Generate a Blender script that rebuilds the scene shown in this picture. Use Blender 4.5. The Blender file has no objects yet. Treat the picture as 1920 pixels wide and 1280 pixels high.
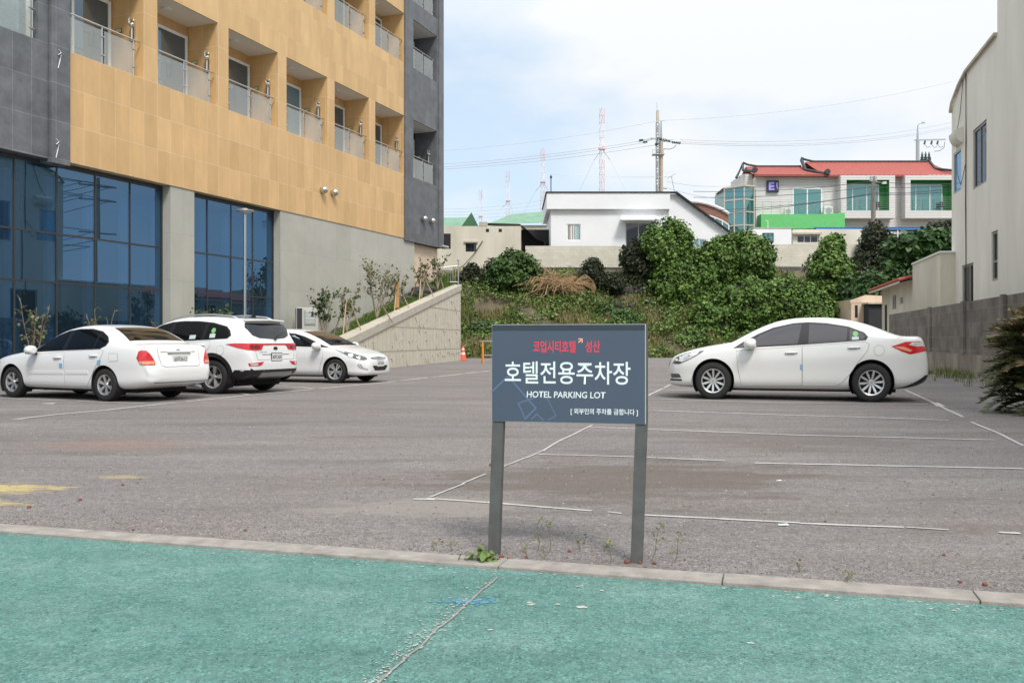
import bpy, bmesh, math, random
import numpy as np
from math import radians, sin, cos, pi, atan2, sqrt
from mathutils import Vector, Matrix, noise as mnoise
from mathutils.bvhtree import BVHTree

random.seed(7)
RNG = np.random.default_rng(7)
scene = bpy.context.scene
COL = scene.collection

# ------------------------------------------------------------------ camera
F, HX, HY, EYE = 1700.0, 960.0, 637.0, 1.05        # photo pixels (1920 x 1280), eye height in metres
cam_data = bpy.data.cameras.new('camera')
cam_data.sensor_width = 36.0
cam_data.lens = 36.0 * F / 1920.0
cam_data.shift_y = -(640.0 - HY) / 1920.0
cam_data.clip_start, cam_data.clip_end = 0.05, 3000.0
cam = bpy.data.objects.new('camera', cam_data)
COL.objects.link(cam)
cam.location = (0, 0, EYE)
cam.rotation_euler = (radians(90), 0, 0)
scene.camera = cam

# ------------------------------------------------------------------ sky, sun, exposure
SUN_EL, SUN_AZ = radians(52), radians(158)          # azimuth clockwise from +Y: behind the camera, to its right
world = bpy.data.worlds.new('World')
scene.world = world
world.use_nodes = True
wt = world.node_tree
wn, wl = wt.nodes, wt.links
wn.clear()
w_out = wn.new('ShaderNodeOutputWorld'); w_bg = wn.new('ShaderNodeBackground')
sky = wn.new('ShaderNodeTexSky'); sky.sky_type = 'NISHITA'; sky.sun_disc = False
sky.sun_elevation = SUN_EL; sky.sun_rotation = SUN_AZ; sky.air_density = 1.0; sky.dust_density = 0.6; sky.ozone_density = 1.2
w_tc = wn.new('ShaderNodeTexCoord'); w_map = wn.new('ShaderNodeMapping')
w_map.inputs['Scale'].default_value = (1.6, 1.6, 4.2); w_map.inputs['Location'].default_value = (0.35, 0.1, 0.55)
w_no = wn.new('ShaderNodeTexNoise'); w_no.inputs['Scale'].default_value = 1.7; w_no.inputs['Detail'].default_value = 6; w_no.inputs['Roughness'].default_value = 0.5
w_rp = wn.new('ShaderNodeValToRGB'); w_rp.color_ramp.elements[0].position = 0.36; w_rp.color_ramp.elements[1].position = 0.55
w_rp.color_ramp.elements[0].color = (0.0, 0.0, 0.0, 1); w_rp.color_ramp.elements[1].color = (1, 1, 1, 1)
w_mx = wn.new('ShaderNodeMixRGB'); w_mx.inputs['Color2'].default_value = (6.7, 6.9, 7.1, 1)
wl.new(w_tc.outputs['Generated'], w_map.inputs['Vector']); wl.new(w_map.outputs['Vector'], w_no.inputs['Vector'])
wl.new(w_no.outputs['Fac'], w_rp.inputs['Fac']); wl.new(w_rp.outputs['Color'], w_mx.inputs['Fac'])
# gaps between the clouds: pale hazy blue over the Nishita sky; like any overcast, brighter towards the zenith
w_bl = wn.new('ShaderNodeMixRGB'); w_bl.inputs['Fac'].default_value = 0.72; w_bl.inputs['Color2'].default_value = (5.4, 6.5, 7.6, 1)
w_sp = wn.new('ShaderNodeSeparateXYZ'); w_el = wn.new('ShaderNodeMapRange'); w_el.inputs['From Min'].default_value = 0.25; w_el.inputs['From Max'].default_value = 0.95
w_el.inputs['To Min'].default_value = 1.0; w_el.inputs['To Max'].default_value = 1.8; w_el.interpolation_type = 'SMOOTHSTEP'
w_ml = wn.new('ShaderNodeMixRGB'); w_ml.blend_type = 'MULTIPLY'; w_ml.inputs['Fac'].default_value = 1
wl.new(w_tc.outputs['Generated'], w_sp.inputs['Vector']); wl.new(w_sp.outputs['Z'], w_el.inputs['Value'])
wl.new(sky.outputs['Color'], w_bl.inputs['Color1']); wl.new(w_bl.outputs['Color'], w_mx.inputs['Color1'])
wl.new(w_mx.outputs['Color'], w_ml.inputs['Color1']); wl.new(w_el.outputs['Result'], w_ml.inputs['Color2']); wl.new(w_ml.outputs['Color'], w_bg.inputs['Color'])
w_bg.inputs['Strength'].default_value = 0.1
wl.new(w_bg.outputs['Background'], w_out.inputs['Surface'])

sun_d = bpy.data.lights.new('sun', 'SUN'); sun_d.energy = 2.0; sun_d.angle = radians(14); sun_d.color = (1.0, 0.955, 0.88)
sun_o = bpy.data.objects.new('sun', sun_d); COL.objects.link(sun_o)
_sd = Vector((sin(SUN_AZ) * cos(SUN_EL), cos(SUN_AZ) * cos(SUN_EL), sin(SUN_EL)))
sun_o.rotation_euler = _sd.to_track_quat('Z', 'Y').to_euler(); sun_o.location = _sd * 60

scene.view_settings.view_transform = 'Standard'
scene.view_settings.look = 'None'
scene.view_settings.exposure = 0.5
scene.view_settings.gamma = 1.0
scene.render.engine = 'CYCLES'
scene.cycles.use_denoising = True
scene.cycles.max_bounces = 8

# ------------------------------------------------------------------ helpers
def at(px, py, Y):
    """the world point seen at photo pixel (px, py) at distance Y"""
    return Vector(((px - HX) / F * Y, Y, EYE - (py - HY) / F * Y))

def gp(px, py):
    """the ground point seen at photo pixel (px, py)"""
    Y = EYE * F / (py - HY)
    return Vector(((px - HX) / F * Y, Y, 0.0))

def tag(o, label=None, cat=None, group=None, kind=None):
    if label: o['label'] = label
    if cat: o['category'] = cat
    if group: o['group'] = group
    if kind: o['kind'] = kind
    return o

def thing(name, loc, rz, label, cat, group=None):
    o = bpy.data.objects.new(name, None); COL.objects.link(o)
    o.empty_display_size = 0.2
    o.location = loc; o.rotation_euler = (0, 0, rz)
    return tag(o, label, cat, group)

def link_mesh(name, me, mats, parent=None, smooth=False):
    for m in (mats if isinstance(mats, (list, tuple)) else [mats]): me.materials.append(m)
    o = bpy.data.objects.new(name, me); COL.objects.link(o)
    if parent is not None: o.parent = parent
    if smooth: me.polygons.foreach_set('use_smooth', [True] * len(me.polygons))
    return o

class MB:
    """collects shapes, links them as one mesh object"""
    def __init__(s): s.v, s.f, s.m = [], [], []
    def add(s, vs, fs, mi=0, M=None):
        k = len(s.v)
        for p in vs:
            p = Vector(p)
            s.v.append(tuple(M @ p) if M is not None else tuple(p))
        for f in fs: s.f.append([k + i for i in f]); s.m.append(mi)
        return s
    def box(s, x0, x1, y0, y1, z0, z1, mi=0, M=None):
        vs = [(x0,y0,z0),(x1,y0,z0),(x1,y1,z0),(x0,y1,z0),(x0,y0,z1),(x1,y0,z1),(x1,y1,z1),(x0,y1,z1)]
        return s.add(vs, [(0,3,2,1),(4,5,6,7),(0,1,5,4),(1,2,6,5),(2,3,7,6),(3,0,4,7)], mi, M)
    def quad(s, a, b, c, d, mi=0): return s.add([a, b, c, d], [(0,1,2,3)], mi)
    def cyl(s, p0, p1, r0, r1=None, n=10, mi=0, M=None):
        r1 = r0 if r1 is None else r1
        p0, p1 = Vector(p0), Vector(p1); d = (p1 - p0)
        q = d.to_track_quat('Z', 'Y') if d.length > 1e-9 else Vector((0,0,1)).to_track_quat('Z','Y')
        vs = []
        for k in range(n):
            a = 2 * pi * k / n; w = q @ Vector((cos(a), sin(a), 0))
            vs.append(p0 + w * r0); vs.append(p1 + w * r1)
        fs = [(2*k, 2*((k+1) % n), 2*((k+1) % n)+1, 2*k+1) for k in range(n)]
        fs.append([2*k for k in range(n)][::-1]); fs.append([2*k+1 for k in range(n)])
        return s.add(vs, fs, mi, M)
    def tube(s, pts, r, n=6, mi=0, r1=None):
        pts = [Vector(p) for p in pts]; L = len(pts); vs = []
        for i, p in enumerate(pts):
            d = (pts[min(i+1, L-1)] - pts[max(i-1, 0)])
            q = d.to_track_quat('Z', 'Y')
            rr = r if r1 is None else r + (r1 - r) * i / max(1, L-1)
            for k in range(n):
                a = 2 * pi * k / n; vs.append(p + q @ Vector((cos(a)*rr, sin(a)*rr, 0)))
        fs = []
        for i in range(L-1):
            for k in range(n):
                a = i*n+k; b = i*n+(k+1) % n; fs.append((a, b, b+n, a+n))
        fs.append(list(range(n))[::-1]); fs.append(list(range((L-1)*n, L*n)))
        return s.add(vs, fs, mi)
    def bar(s, p0, p1, w, h=None, mi=0):
        h = h or w; p0, p1 = Vector(p0), Vector(p1); d = (p1-p0).normalized()
        up = Vector((0,0,1)) if abs(d.z) < 0.95 else Vector((0,1,0))
        r = d.cross(up).normalized()*w/2; u = r.cross(d).normalized()*h/2
        vs = [p0-r-u, p0+r-u, p0+r+u, p0-r+u, p1-r-u, p1+r-u, p1+r+u, p1-r+u]
        return s.add(vs, [(0,3,2,1),(4,5,6,7),(0,1,5,4),(1,2,6,5),(2,3,7,6),(3,0,4,7)], mi)
    def prism(s, poly, y0, y1, mi=0, M=None):
        """polygon in the xz plane, extruded from y0 to y1"""
        n = len(poly); vs = [(x, y0, z) for x, z in poly] + [(x, y1, z) for x, z in poly]
        fs = [list(range(n)), list(range(n, 2*n))[::-1]] + [((i+1) % n, i, n+i, n+(i+1) % n) for i in range(n)]
        return s.add(vs, fs, mi, M)
    def lathe(s, prof, n=24, M=None, mi=0):
        vs, fs = [], []; L = len(prof)
        for k in range(n):
            a = 2*pi*k/n
            for r, z in prof: vs.append((r*cos(a), r*sin(a), z))
        for k in range(n):
            for i in range(L-1):
                a = k*L+i; b = ((k+1) % n)*L+i; fs.append((a, b, b+1, a+1))
        return s.add(vs, fs, mi, M)
    def ball(s, c, r, n=10, mi=0, sz=1.0):
        prof = [(max(1e-4, r*sin(pi*i/n)), -r*cos(pi*i/n)*sz) for i in range(n+1)]
        return s.lathe(prof, n+4, Matrix.Translation(Vector(c)), mi)
    def build(s, name, mats, parent=None, smooth=False, bevel=0, recalc=True):
        me = bpy.data.meshes.new(name); me.from_pydata(s.v, [], s.f)
        me.polygons.foreach_set('material_index', s.m)
        if recalc:
            bm = bmesh.new(); bm.from_mesh(me); bmesh.ops.recalc_face_normals(bm, faces=bm.faces); bm.to_mesh(me); bm.free()
        o = link_mesh(name, me, mats, parent, smooth)
        if bevel:
            b = o.modifiers.new('bevel', 'BEVEL'); b.width = bevel; b.segments = 2; b.limit_method = 'ANGLE'
        return o

def wall_mesh(mb, x0, x1, z0, z1, holes, y=0.0, depth=0.3, mi=0, rmi=None):
    """front face at y with rectangular holes and their reveals going to y + depth; outward is -y"""
    rmi = mi if rmi is None else rmi
    xs = sorted({x0, x1} | {h[i] for h in holes for i in (0, 1) if x0 < h[i] < x1})
    zs = sorted({z0, z1} | {h[i] for h in holes for i in (2, 3) if z0 < h[i] < z1})
    for a, b in zip(xs, xs[1:]):
        for c, d in zip(zs, zs[1:]):
            mx, mz = (a+b)/2, (c+d)/2
            if any(h[0] < mx < h[1] and h[2] < mz < h[3] for h in holes): continue
            mb.quad((a,y,c), (b,y,c), (b,y,d), (a,y,d), mi)
    for h in holes:
        a, b, c, d = max(h[0], x0), min(h[1], x1), max(h[2], z0), min(h[3], z1)
        e = y + (h[4] if len(h) > 4 else depth)
        mb.quad((a,y,c), (a,y,d), (a,e,d), (a,e,c), rmi); mb.quad((b,y,c), (b,e,c), (b,e,d), (b,y,d), rmi)
        mb.quad((a,y,d), (b,y,d), (b,e,d), (a,e,d), rmi); mb.quad((a,y,c), (a,e,c), (b,e,c), (b,y,c), rmi)

# ------------------------------------------------------------------ materials
def mat(name, col, rough=0.6, metal=0.0, spec=0.5, var=0.0, vscale=3.0, bump=0.0, bscale=40.0, coat=0.0, island=None, col2=None, trans=0.0, streak=0.0):
    m = bpy.data.materials.new(name); m.use_nodes = True
    nt = m.node_tree; n, l = nt.nodes, nt.links; b = n['Principled BSDF']
    b.inputs['Base Color'].default_value = (*col, 1); b.inputs['Roughness'].default_value = rough
    b.inputs['Metallic'].default_value = metal; b.inputs['Specular IOR Level'].default_value = spec
    if coat: b.inputs['Coat Weight'].default_value = coat; b.inputs['Coat Roughness'].default_value = 0.03
    tc = n.new('ShaderNodeTexCoord')
    src = None
    if island:
        geo = n.new('ShaderNodeNewGeometry'); rp = n.new('ShaderNodeValToRGB')
        el = rp.color_ramp.elements
        while len(el) < len(island): el.new(0.5)
        for i, c in enumerate(island): el[i].position = i / (len(island)-1); el[i].color = (*c, 1)
        l.new(geo.outputs['Random Per Island'], rp.inputs['Fac']); src = rp.outputs['Color']
    if var:
        no = n.new('ShaderNodeTexNoise'); no.inputs['Scale'].default_value = vscale; no.inputs['Detail'].default_value = 7; no.inputs['Roughness'].default_value = 0.62
        vec = tc.outputs['Object']
        if streak:
            mp = n.new('ShaderNodeMapping'); mp.inputs['Scale'].default_value = (1, 1, streak); l.new(vec, mp.inputs['Vector']); vec = mp.outputs['Vector']
        l.new(vec, no.inputs['Vector'])
        rr = n.new('ShaderNodeValToRGB'); rr.color_ramp.elements[0].position = 0.3; rr.color_ramp.elements[1].position = 0.7
        lo = col2 or tuple(c*(1-var) for c in col); hi = tuple(min(1, c*(1+var*0.6)) for c in col)
        rr.color_ramp.elements[0].color = (*lo, 1); rr.color_ramp.elements[1].color = (*(col if col2 else hi), 1)
        l.new(no.outputs['Fac'], rr.inputs['Fac'])
        if src is None: src = rr.outputs['Color']
        else:
            mx = n.new('ShaderNodeMixRGB'); mx.blend_type = 'MULTIPLY'; mx.inputs['Fac'].default_value = 1
            for e, c in zip(rr.color_ramp.elements, (1-var, 1.0)): e.color = (c, c, c, 1)
            l.new(src, mx.inputs['Color1']); l.new(rr.outputs['Color'], mx.inputs['Color2']); src = mx.outputs['Color']
    if src is not None: l.new(src, b.inputs['Base Color'])
    if bump:
        nb = n.new('ShaderNodeTexNoise'); nb.inputs['Scale'].default_value = bscale; nb.inputs['Detail'].default_value = 4
        bp = n.new('ShaderNodeBump'); bp.inputs['Strength'].default_value = bump; bp.inputs['Distance'].default_value = 0.02
        l.new(tc.outputs['Object'], nb.inputs['Vector']); l.new(nb.outputs['Fac'], bp.inputs['Height']); l.new(bp.outputs['Normal'], b.inputs['Normal'])
    if trans:
        tr = n.new('ShaderNodeBsdfTranslucent'); mxs = n.new('ShaderNodeMixShader'); mxs.inputs['Fac'].default_value = trans
        if src is not None: l.new(src, tr.inputs['Color'])
        else: tr.inputs['Color'].default_value = (*col, 1)
        out = n['Material Output']; l.new(b.outputs['BSDF'], mxs.inputs[1]); l.new(tr.outputs['BSDF'], mxs.inputs[2]); l.new(mxs.outputs['Shader'], out.inputs['Surface'])
    return m

def tile_mat(name, c1, c2, mortar, tw, th, msize=0.007, rough=0.55, bias=0.0, cloud=0.12, cloud_scale=1.6, offset=0.0, off_freq=2, zoff=0.0, grain=None, bump=0.25):
    """stone panels: a grid of tiles in the wall's own plane (local x + y along, z up)"""
    m = bpy.data.materials.new(name); m.use_nodes = True
    nt = m.node_tree; n, l = nt.nodes, nt.links; b = n['Principled BSDF']; b.inputs['Roughness'].default_value = rough
    tc = n.new('ShaderNodeTexCoord'); sp = n.new('ShaderNodeSeparateXYZ'); ad = n.new('ShaderNodeMath'); ad.operation = 'ADD'
    az = n.new('ShaderNodeMath'); az.operation = 'ADD'; az.inputs[1].default_value = zoff
    cb = n.new('ShaderNodeCombineXYZ'); br = n.new('ShaderNodeTexBrick')
    l.new(tc.outputs['Object'], sp.inputs['Vector']); l.new(sp.outputs['X'], ad.inputs[0]); l.new(sp.outputs['Y'], ad.inputs[1])
    l.new(sp.outputs['Z'], az.inputs[0]); l.new(ad.outputs[0], cb.inputs['X']); l.new(az.outputs[0], cb.inputs['Y']); l.new(cb.outputs['Vector'], br.inputs['Vector'])
    br.offset = offset; br.offset_frequency = off_freq; br.squash = 1.0
    br.inputs['Scale'].default_value = 1.0; br.inputs['Brick Width'].default_value = tw; br.inputs['Row Height'].default_value = th
    br.inputs['Mortar Size'].default_value = msize; br.inputs['Mortar Smooth'].default_value = 0.1; br.inputs['Bias'].default_value = bias
    br.inputs['Color1'].default_value = (*c1, 1); br.inputs['Color2'].default_value = (*c2, 1); br.inputs['Mortar'].default_value = (*mortar, 1)
    no = n.new('ShaderNodeTexNoise'); no.inputs['Scale'].default_value = cloud_scale; no.inputs['Detail'].default_value = 8; no.inputs['Roughness'].default_value = 0.65
    mp = n.new('ShaderNodeMapping'); mp.inputs['Scale'].default_value = grain or (1, 1, 1)
    l.new(tc.outputs['Object'], mp.inputs['Vector']); l.new(mp.outputs['Vector'], no.inputs['Vector'])
    rr = n.new('ShaderNodeMapRange'); rr.inputs['From Min'].default_value = 0.3; rr.inputs['From Max'].default_value = 0.7
    rr.inputs['To Min'].default_value = 1-cloud; rr.inputs['To Max'].default_value = 1+cloud
    l.new(no.outputs['Fac'], rr.inputs['Value'])
    mx = n.new('ShaderNodeMixRGB'); mx.blend_type = 'MULTIPLY'; mx.inputs['Fac'].default_value = 1
    l.new(br.outputs['Color'], mx.inputs['Color1']); l.new(rr.outputs['Result'], mx.inputs['Color2']); l.new(mx.outputs['Color'], b.inputs['Base Color'])
    bp = n.new('ShaderNodeBump'); bp.inputs['Strength'].default_value = bump; bp.inputs['Distance'].default_value = 0.01; bp.invert = True
    l.new(br.outputs['Fac'], bp.inputs['Height']); l.new(bp.outputs['Normal'], b.inputs['Normal'])
    return m

def glass_mat(name, refl, fac, see, through, rough=0.0, top=1.0):
    """window glass: tinted mirror over a tinted see-through body"""
    m = bpy.data.materials.new(name); m.use_nodes = True
    nt = m.node_tree; n, l = nt.nodes, nt.links; n.remove(n['Principled BSDF'])
    g = n.new('ShaderNodeBsdfGlossy'); g.inputs['Color'].default_value = (*refl, 1); g.inputs['Roughness'].default_value = rough
    t = n.new('ShaderNodeBsdfTransparent'); t.inputs['Color'].default_value = (*see, 1)
    d = n.new('ShaderNodeBsdfDiffuse'); d.inputs['Color'].default_value = (*see, 1)
    m1 = n.new('ShaderNodeMixShader'); m1.inputs['Fac'].default_value = through
    m2 = n.new('ShaderNodeMixShader')
    lw = n.new('ShaderNodeLayerWeight'); lw.inputs['Blend'].default_value = 0.3
    mr = n.new('ShaderNodeMapRange'); mr.inputs['To Min'].default_value = fac; mr.inputs['To Max'].default_value = top
    l.new(lw.outputs['Fresnel'], mr.inputs['Value']); l.new(mr.outputs['Result'], m2.inputs['Fac'])
    l.new(d.outputs[0], m1.inputs[1]); l.new(t.outputs[0], m1.inputs[2]); l.new(m1.outputs[0], m2.inputs[1]); l.new(g.outputs[0], m2.inputs[2])
    l.new(m2.outputs[0], n['Material Output'].inputs['Surface'])
    return m

M = {}
M['yellow'] = tile_mat('yellow_sandstone', (0.585,0.368,0.163), (0.685,0.435,0.203), (0.72,0.56,0.36), 0.545, 0.963, 0.006, cloud=0.10, cloud_scale=2.2, zoff=0.098, grain=(1,1,0.35))
M['yellow_upper'] = tile_mat('yellow_sandstone_tall_panels', (0.59,0.372,0.166), (0.69,0.455,0.212), (0.65,0.45,0.23), 0.545, 1.2, 0.004, cloud=0.10, cloud_scale=2.2, offset=0.4, off_freq=2, grain=(1,1,0.3))
M['basalt'] = tile_mat('dark_basalt_panels', (0.115,0.118,0.126), (0.145,0.148,0.156), (0.26,0.27,0.28), 0.55, 0.963, 0.005, cloud=0.30, cloud_scale=2.4, zoff=0.098)
M['basalt_plain'] = tile_mat('dark_basalt_side', (0.115,0.118,0.124), (0.14,0.142,0.15), (0.10,0.10,0.11), 0.55, 1.2, 0.003, cloud=0.25, cloud_scale=2.0)
M['base_stone'] = tile_mat('grey_beige_base_panels', (0.42,0.405,0.35), (0.46,0.44,0.385), (0.33,0.32,0.28), 1.1, 1.42, 0.005, cloud=0.09, cloud_scale=0.8, offset=0.37, off_freq=2)
M['peach_stone'] = tile_mat('peach_base_panels', (0.66,0.50,0.37), (0.72,0.56,0.42), (0.5,0.4,0.3), 0.9, 0.95, 0.006, cloud=0.06)
M['white_paint'] = mat('white_painted_metal', (0.80,0.80,0.79), 0.4)
M['white_wall'] = mat('white_rendered_wall', (0.80,0.80,0.81), 0.75, var=0.05, vscale=0.6, bump=0.1)
M['soffit'] = mat('white_balcony_ceiling', (0.74,0.72,0.69), 0.7)
M['steel'] = mat('brushed_stainless_steel', (0.62,0.61,0.58), 0.28, 1.0)
M['grey_metal'] = mat('galvanised_grey_metal', (0.42,0.43,0.43), 0.45, 0.6)
M['dark_metal'] = mat('dark_grey_frame_metal', (0.035,0.037,0.040), 0.45)
M['black'] = mat('matt_black', (0.012,0.012,0.013), 0.6)
M['interior'] = mat('dark_room_inside', (0.03,0.032,0.036), 0.8)
M['fin'] = mat('white_interior_fin', (0.75,0.78,0.8), 0.6)
M['blue_glass'] = glass_mat('blue_curtain_wall_glass', (0.155,0.285,0.45), 0.48, (0.18,0.37,0.58), 0.92, top=.80)
M['door_glass'] = glass_mat('balcony_door_glass', (0.55,0.63,0.70), 0.22, (0.10,0.13,0.16), 0.35)
M['curtain_glass'] = glass_mat('blue_white_window_glass', (0.45,0.62,0.78), 0.30, (0.20,0.34,0.44), 0.30)
M['rail_glass'] = glass_mat('frosted_railing_glass', (0.62,0.70,0.75), 0.04, (0.92,0.91,0.86), 0.86, top=.20)
M['teal_glass'] = glass_mat('teal_window_glass', (0.40,0.70,0.72), 0.30, (0.06,0.20,0.20), 0.3)
M['dark_glass'] = glass_mat('dark_house_window_glass', (0.55,0.58,0.62), 0.10, (0.03,0.032,0.04), 0.2)
M['concrete'] = mat('pale_concrete', (0.50,0.455,0.375), 0.8, var=0.16, vscale=2.5, bump=0.15)
M['grass_leaf'] = mat('grass_blades', (0.1,0.17,0.03), 0.6, spec=0.2, island=[(0.055,0.105,0.02),(0.09,0.16,0.03),(0.14,0.21,0.045),(0.20,0.24,0.07)], trans=0.25)
# ------------------------------------------------------------------ ground, road, kerb, lines
def ground_material():
    m = bpy.data.materials.new('gravelly_asphalt'); m.use_nodes = True
    nt = m.node_tree; n, l = nt.nodes, nt.links; b = n['Principled BSDF']; b.inputs['Roughness'].default_value = 0.9; b.inputs['Specular IOR Level'].default_value = 0.25
    tc = n.new('ShaderNodeTexCoord'); P = tc.outputs['Object']
    def noise(scale, detail=6, rough=0.6, vec=None):
        k = n.new('ShaderNodeTexNoise'); k.inputs['Scale'].default_value = scale; k.inputs['Detail'].default_value = detail; k.inputs['Roughness'].default_value = rough
        l.new(vec or P, k.inputs['Vector']); return k.outputs['Fac']
    def ramp(src, stops):
        r = n.new('ShaderNodeValToRGB'); e = r.color_ramp.elements
        while len(e) < len(stops): e.new(0.5)
        for i, (p, c) in enumerate(stops): e[i].position = p; e[i].color = (*c, 1) if isinstance(c, tuple) else (c, c, c, 1)
        l.new(src, r.inputs['Fac']); return r.outputs['Color']
    def mix(a, bcol, fac, mode='MIX'):
        k = n.new('ShaderNodeMixRGB'); k.blend_type = mode
        for s, v in (('Color1', a), ('Color2', bcol), ('Fac', fac)):
            if isinstance(v, tuple): k.inputs[s].default_value = (*v, 1)
            elif isinstance(v, (int, float)): k.inputs[s].default_value = v
            else: l.new(v, k.inputs[s])
        return k.outputs['Color']
    # tyre-swept streaks run across the lot
    mp = n.new('ShaderNodeMapping'); mp.inputs['Rotation'].default_value = (0, 0, radians(19)); mp.inputs['Scale'].default_value = (0.22, 1.0, 1)
    l.new(P, mp.inputs['Vector'])
    streak = noise(0.85, 9, 0.72, mp.outputs['Vector'])
    patch = noise(0.33, 6, 0.62)
    base = ramp(streak, [(0.25, (0.165,0.145,0.136)), (0.52, (0.220,0.197,0.185)), (0.78, (0.315,0.288,0.270))])
    base = mix(base, (0.20,0.19,0.188), ramp(patch, [(0.42, 0.0), (0.66, 0.55)]))
    # loose stones
    vo = n.new('ShaderNodeTexVoronoi'); vo.inputs['Scale'].default_value = 105; l.new(P, vo.inputs['Vector'])
    stones = ramp(vo.outputs['Color'], [(0.0, 0.40), (0.4, 0.90), (0.75, 1.12), (1.0, 2.0)])
    fine = ramp(noise(160, 3, 0.7), [(0.30, 0.62), (0.5, 1.0), (0.70, 1.42)])
    base = mix(base, stones, 0.75, 'MULTIPLY'); base = mix(base, fine, 0.8, 'MULTIPLY')
    mid = ramp(noise(14, 5, 0.75), [(0.32, 0.76), (0.5, 1.0), (0.68, 1.18)])
    base = mix(base, mid, 0.8, 'MULTIPLY')
    # stains: damp brown soil behind the sign, red scoria on the left, two more
    def stain(base, cx, cy, rx, ry, col, amt, rot=0.0, nscale=2.2):
        mp = n.new('ShaderNodeMapping'); mp.vector_type = 'TEXTURE'
        mp.inputs['Location'].default_value = (cx, cy, 0); mp.inputs['Rotation'].default_value = (0, 0, rot); mp.inputs['Scale'].default_value = (rx, ry, 1)
        l.new(P, mp.inputs['Vector'])
        gr = n.new('ShaderNodeTexGradient'); gr.gradient_type = 'SPHERICAL'; l.new(mp.outputs['Vector'], gr.inputs['Vector'])
        k = n.new('ShaderNodeMath'); k.operation = 'MULTIPLY_ADD'; l.new(noise(nscale, 7, 0.7, mps.outputs['Vector']), k.inputs[0]); k.inputs[1].default_value = 2.6; k.inputs[2].default_value = -1.35
        s = n.new('ShaderNodeMath'); s.operation = 'ADD'; l.new(gr.outputs['Fac'], s.inputs[0]); l.new(k.outputs[0], s.inputs[1])
        inside = n.new('ShaderNodeMath'); inside.operation = 'MULTIPLY'; l.new(ramp(s.outputs[0], [(0.22, 0.0), (0.55, amt)]), inside.inputs[0]); l.new(ramp(gr.outputs['Fac'], [(0.0, 0.0), (0.18, 1.0)]), inside.inputs[1])
        return mix(base, col, inside.outputs[0])
    mps = n.new('ShaderNodeMapping'); mps.inputs['Rotation'].default_value = (0, 0, radians(10)); mps.inputs['Scale'].default_value = (0.5, 1.6, 1); l.new(P, mps.inputs['Vector'])
    mp2 = n.new('ShaderNodeMapping'); mp2.inputs['Rotation'].default_value = (0, 0, radians(17)); mp2.inputs['Scale'].default_value = (0.35, 1.5, 1); l.new(P, mp2.inputs['Vector'])
    base = mix(base, (0.115,0.092,0.078), ramp(noise(1.1, 9, 0.75, mp2.outputs['Vector']), [(0.52, 0.0), (0.66, 0.5)]))
    base = stain(base, 0.85, 6.9, 2.3, 1.6, (0.125,0.098,0.080), 0.62, radians(12))
    base = stain(base, -3.95, 9.1, 1.1, 0.85, (0.26,0.155,0.125), 0.45)
    base = stain(base, 3.2, 9.5, 2.2, 1.2, (0.15,0.125,0.11), 0.5, radians(14))
    base = stain(base, -0.6, 5.7, 1.0, 0.55, (0.30,0.265,0.235), 0.6, radians(14))
    base = stain(base, -3.62, 6.42, 0.62, 0.34, (0.50,0.39,0.17), 0.85, 0.0, 5.0); base = stain(base, -3.58, 5.78, 0.60, 0.36, (0.50,0.39,0.17), 0.9, 0.0, 5.0); base = stain(base, -3.0, 6.95, 0.30, 0.16, (0.44,0.35,0.18), 0.5, 0.0, 5.0)
    l.new(base, b.inputs['Base Color'])
    bp = n.new('ShaderNodeBump'); bp.inputs['Strength'].default_value = 0.7; bp.inputs['Distance'].default_value = 0.006
    l.new(vo.outputs['Distance'], bp.inputs['Height']); l.new(bp.outputs['Normal'], b.inputs['Normal'])
    return m

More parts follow.
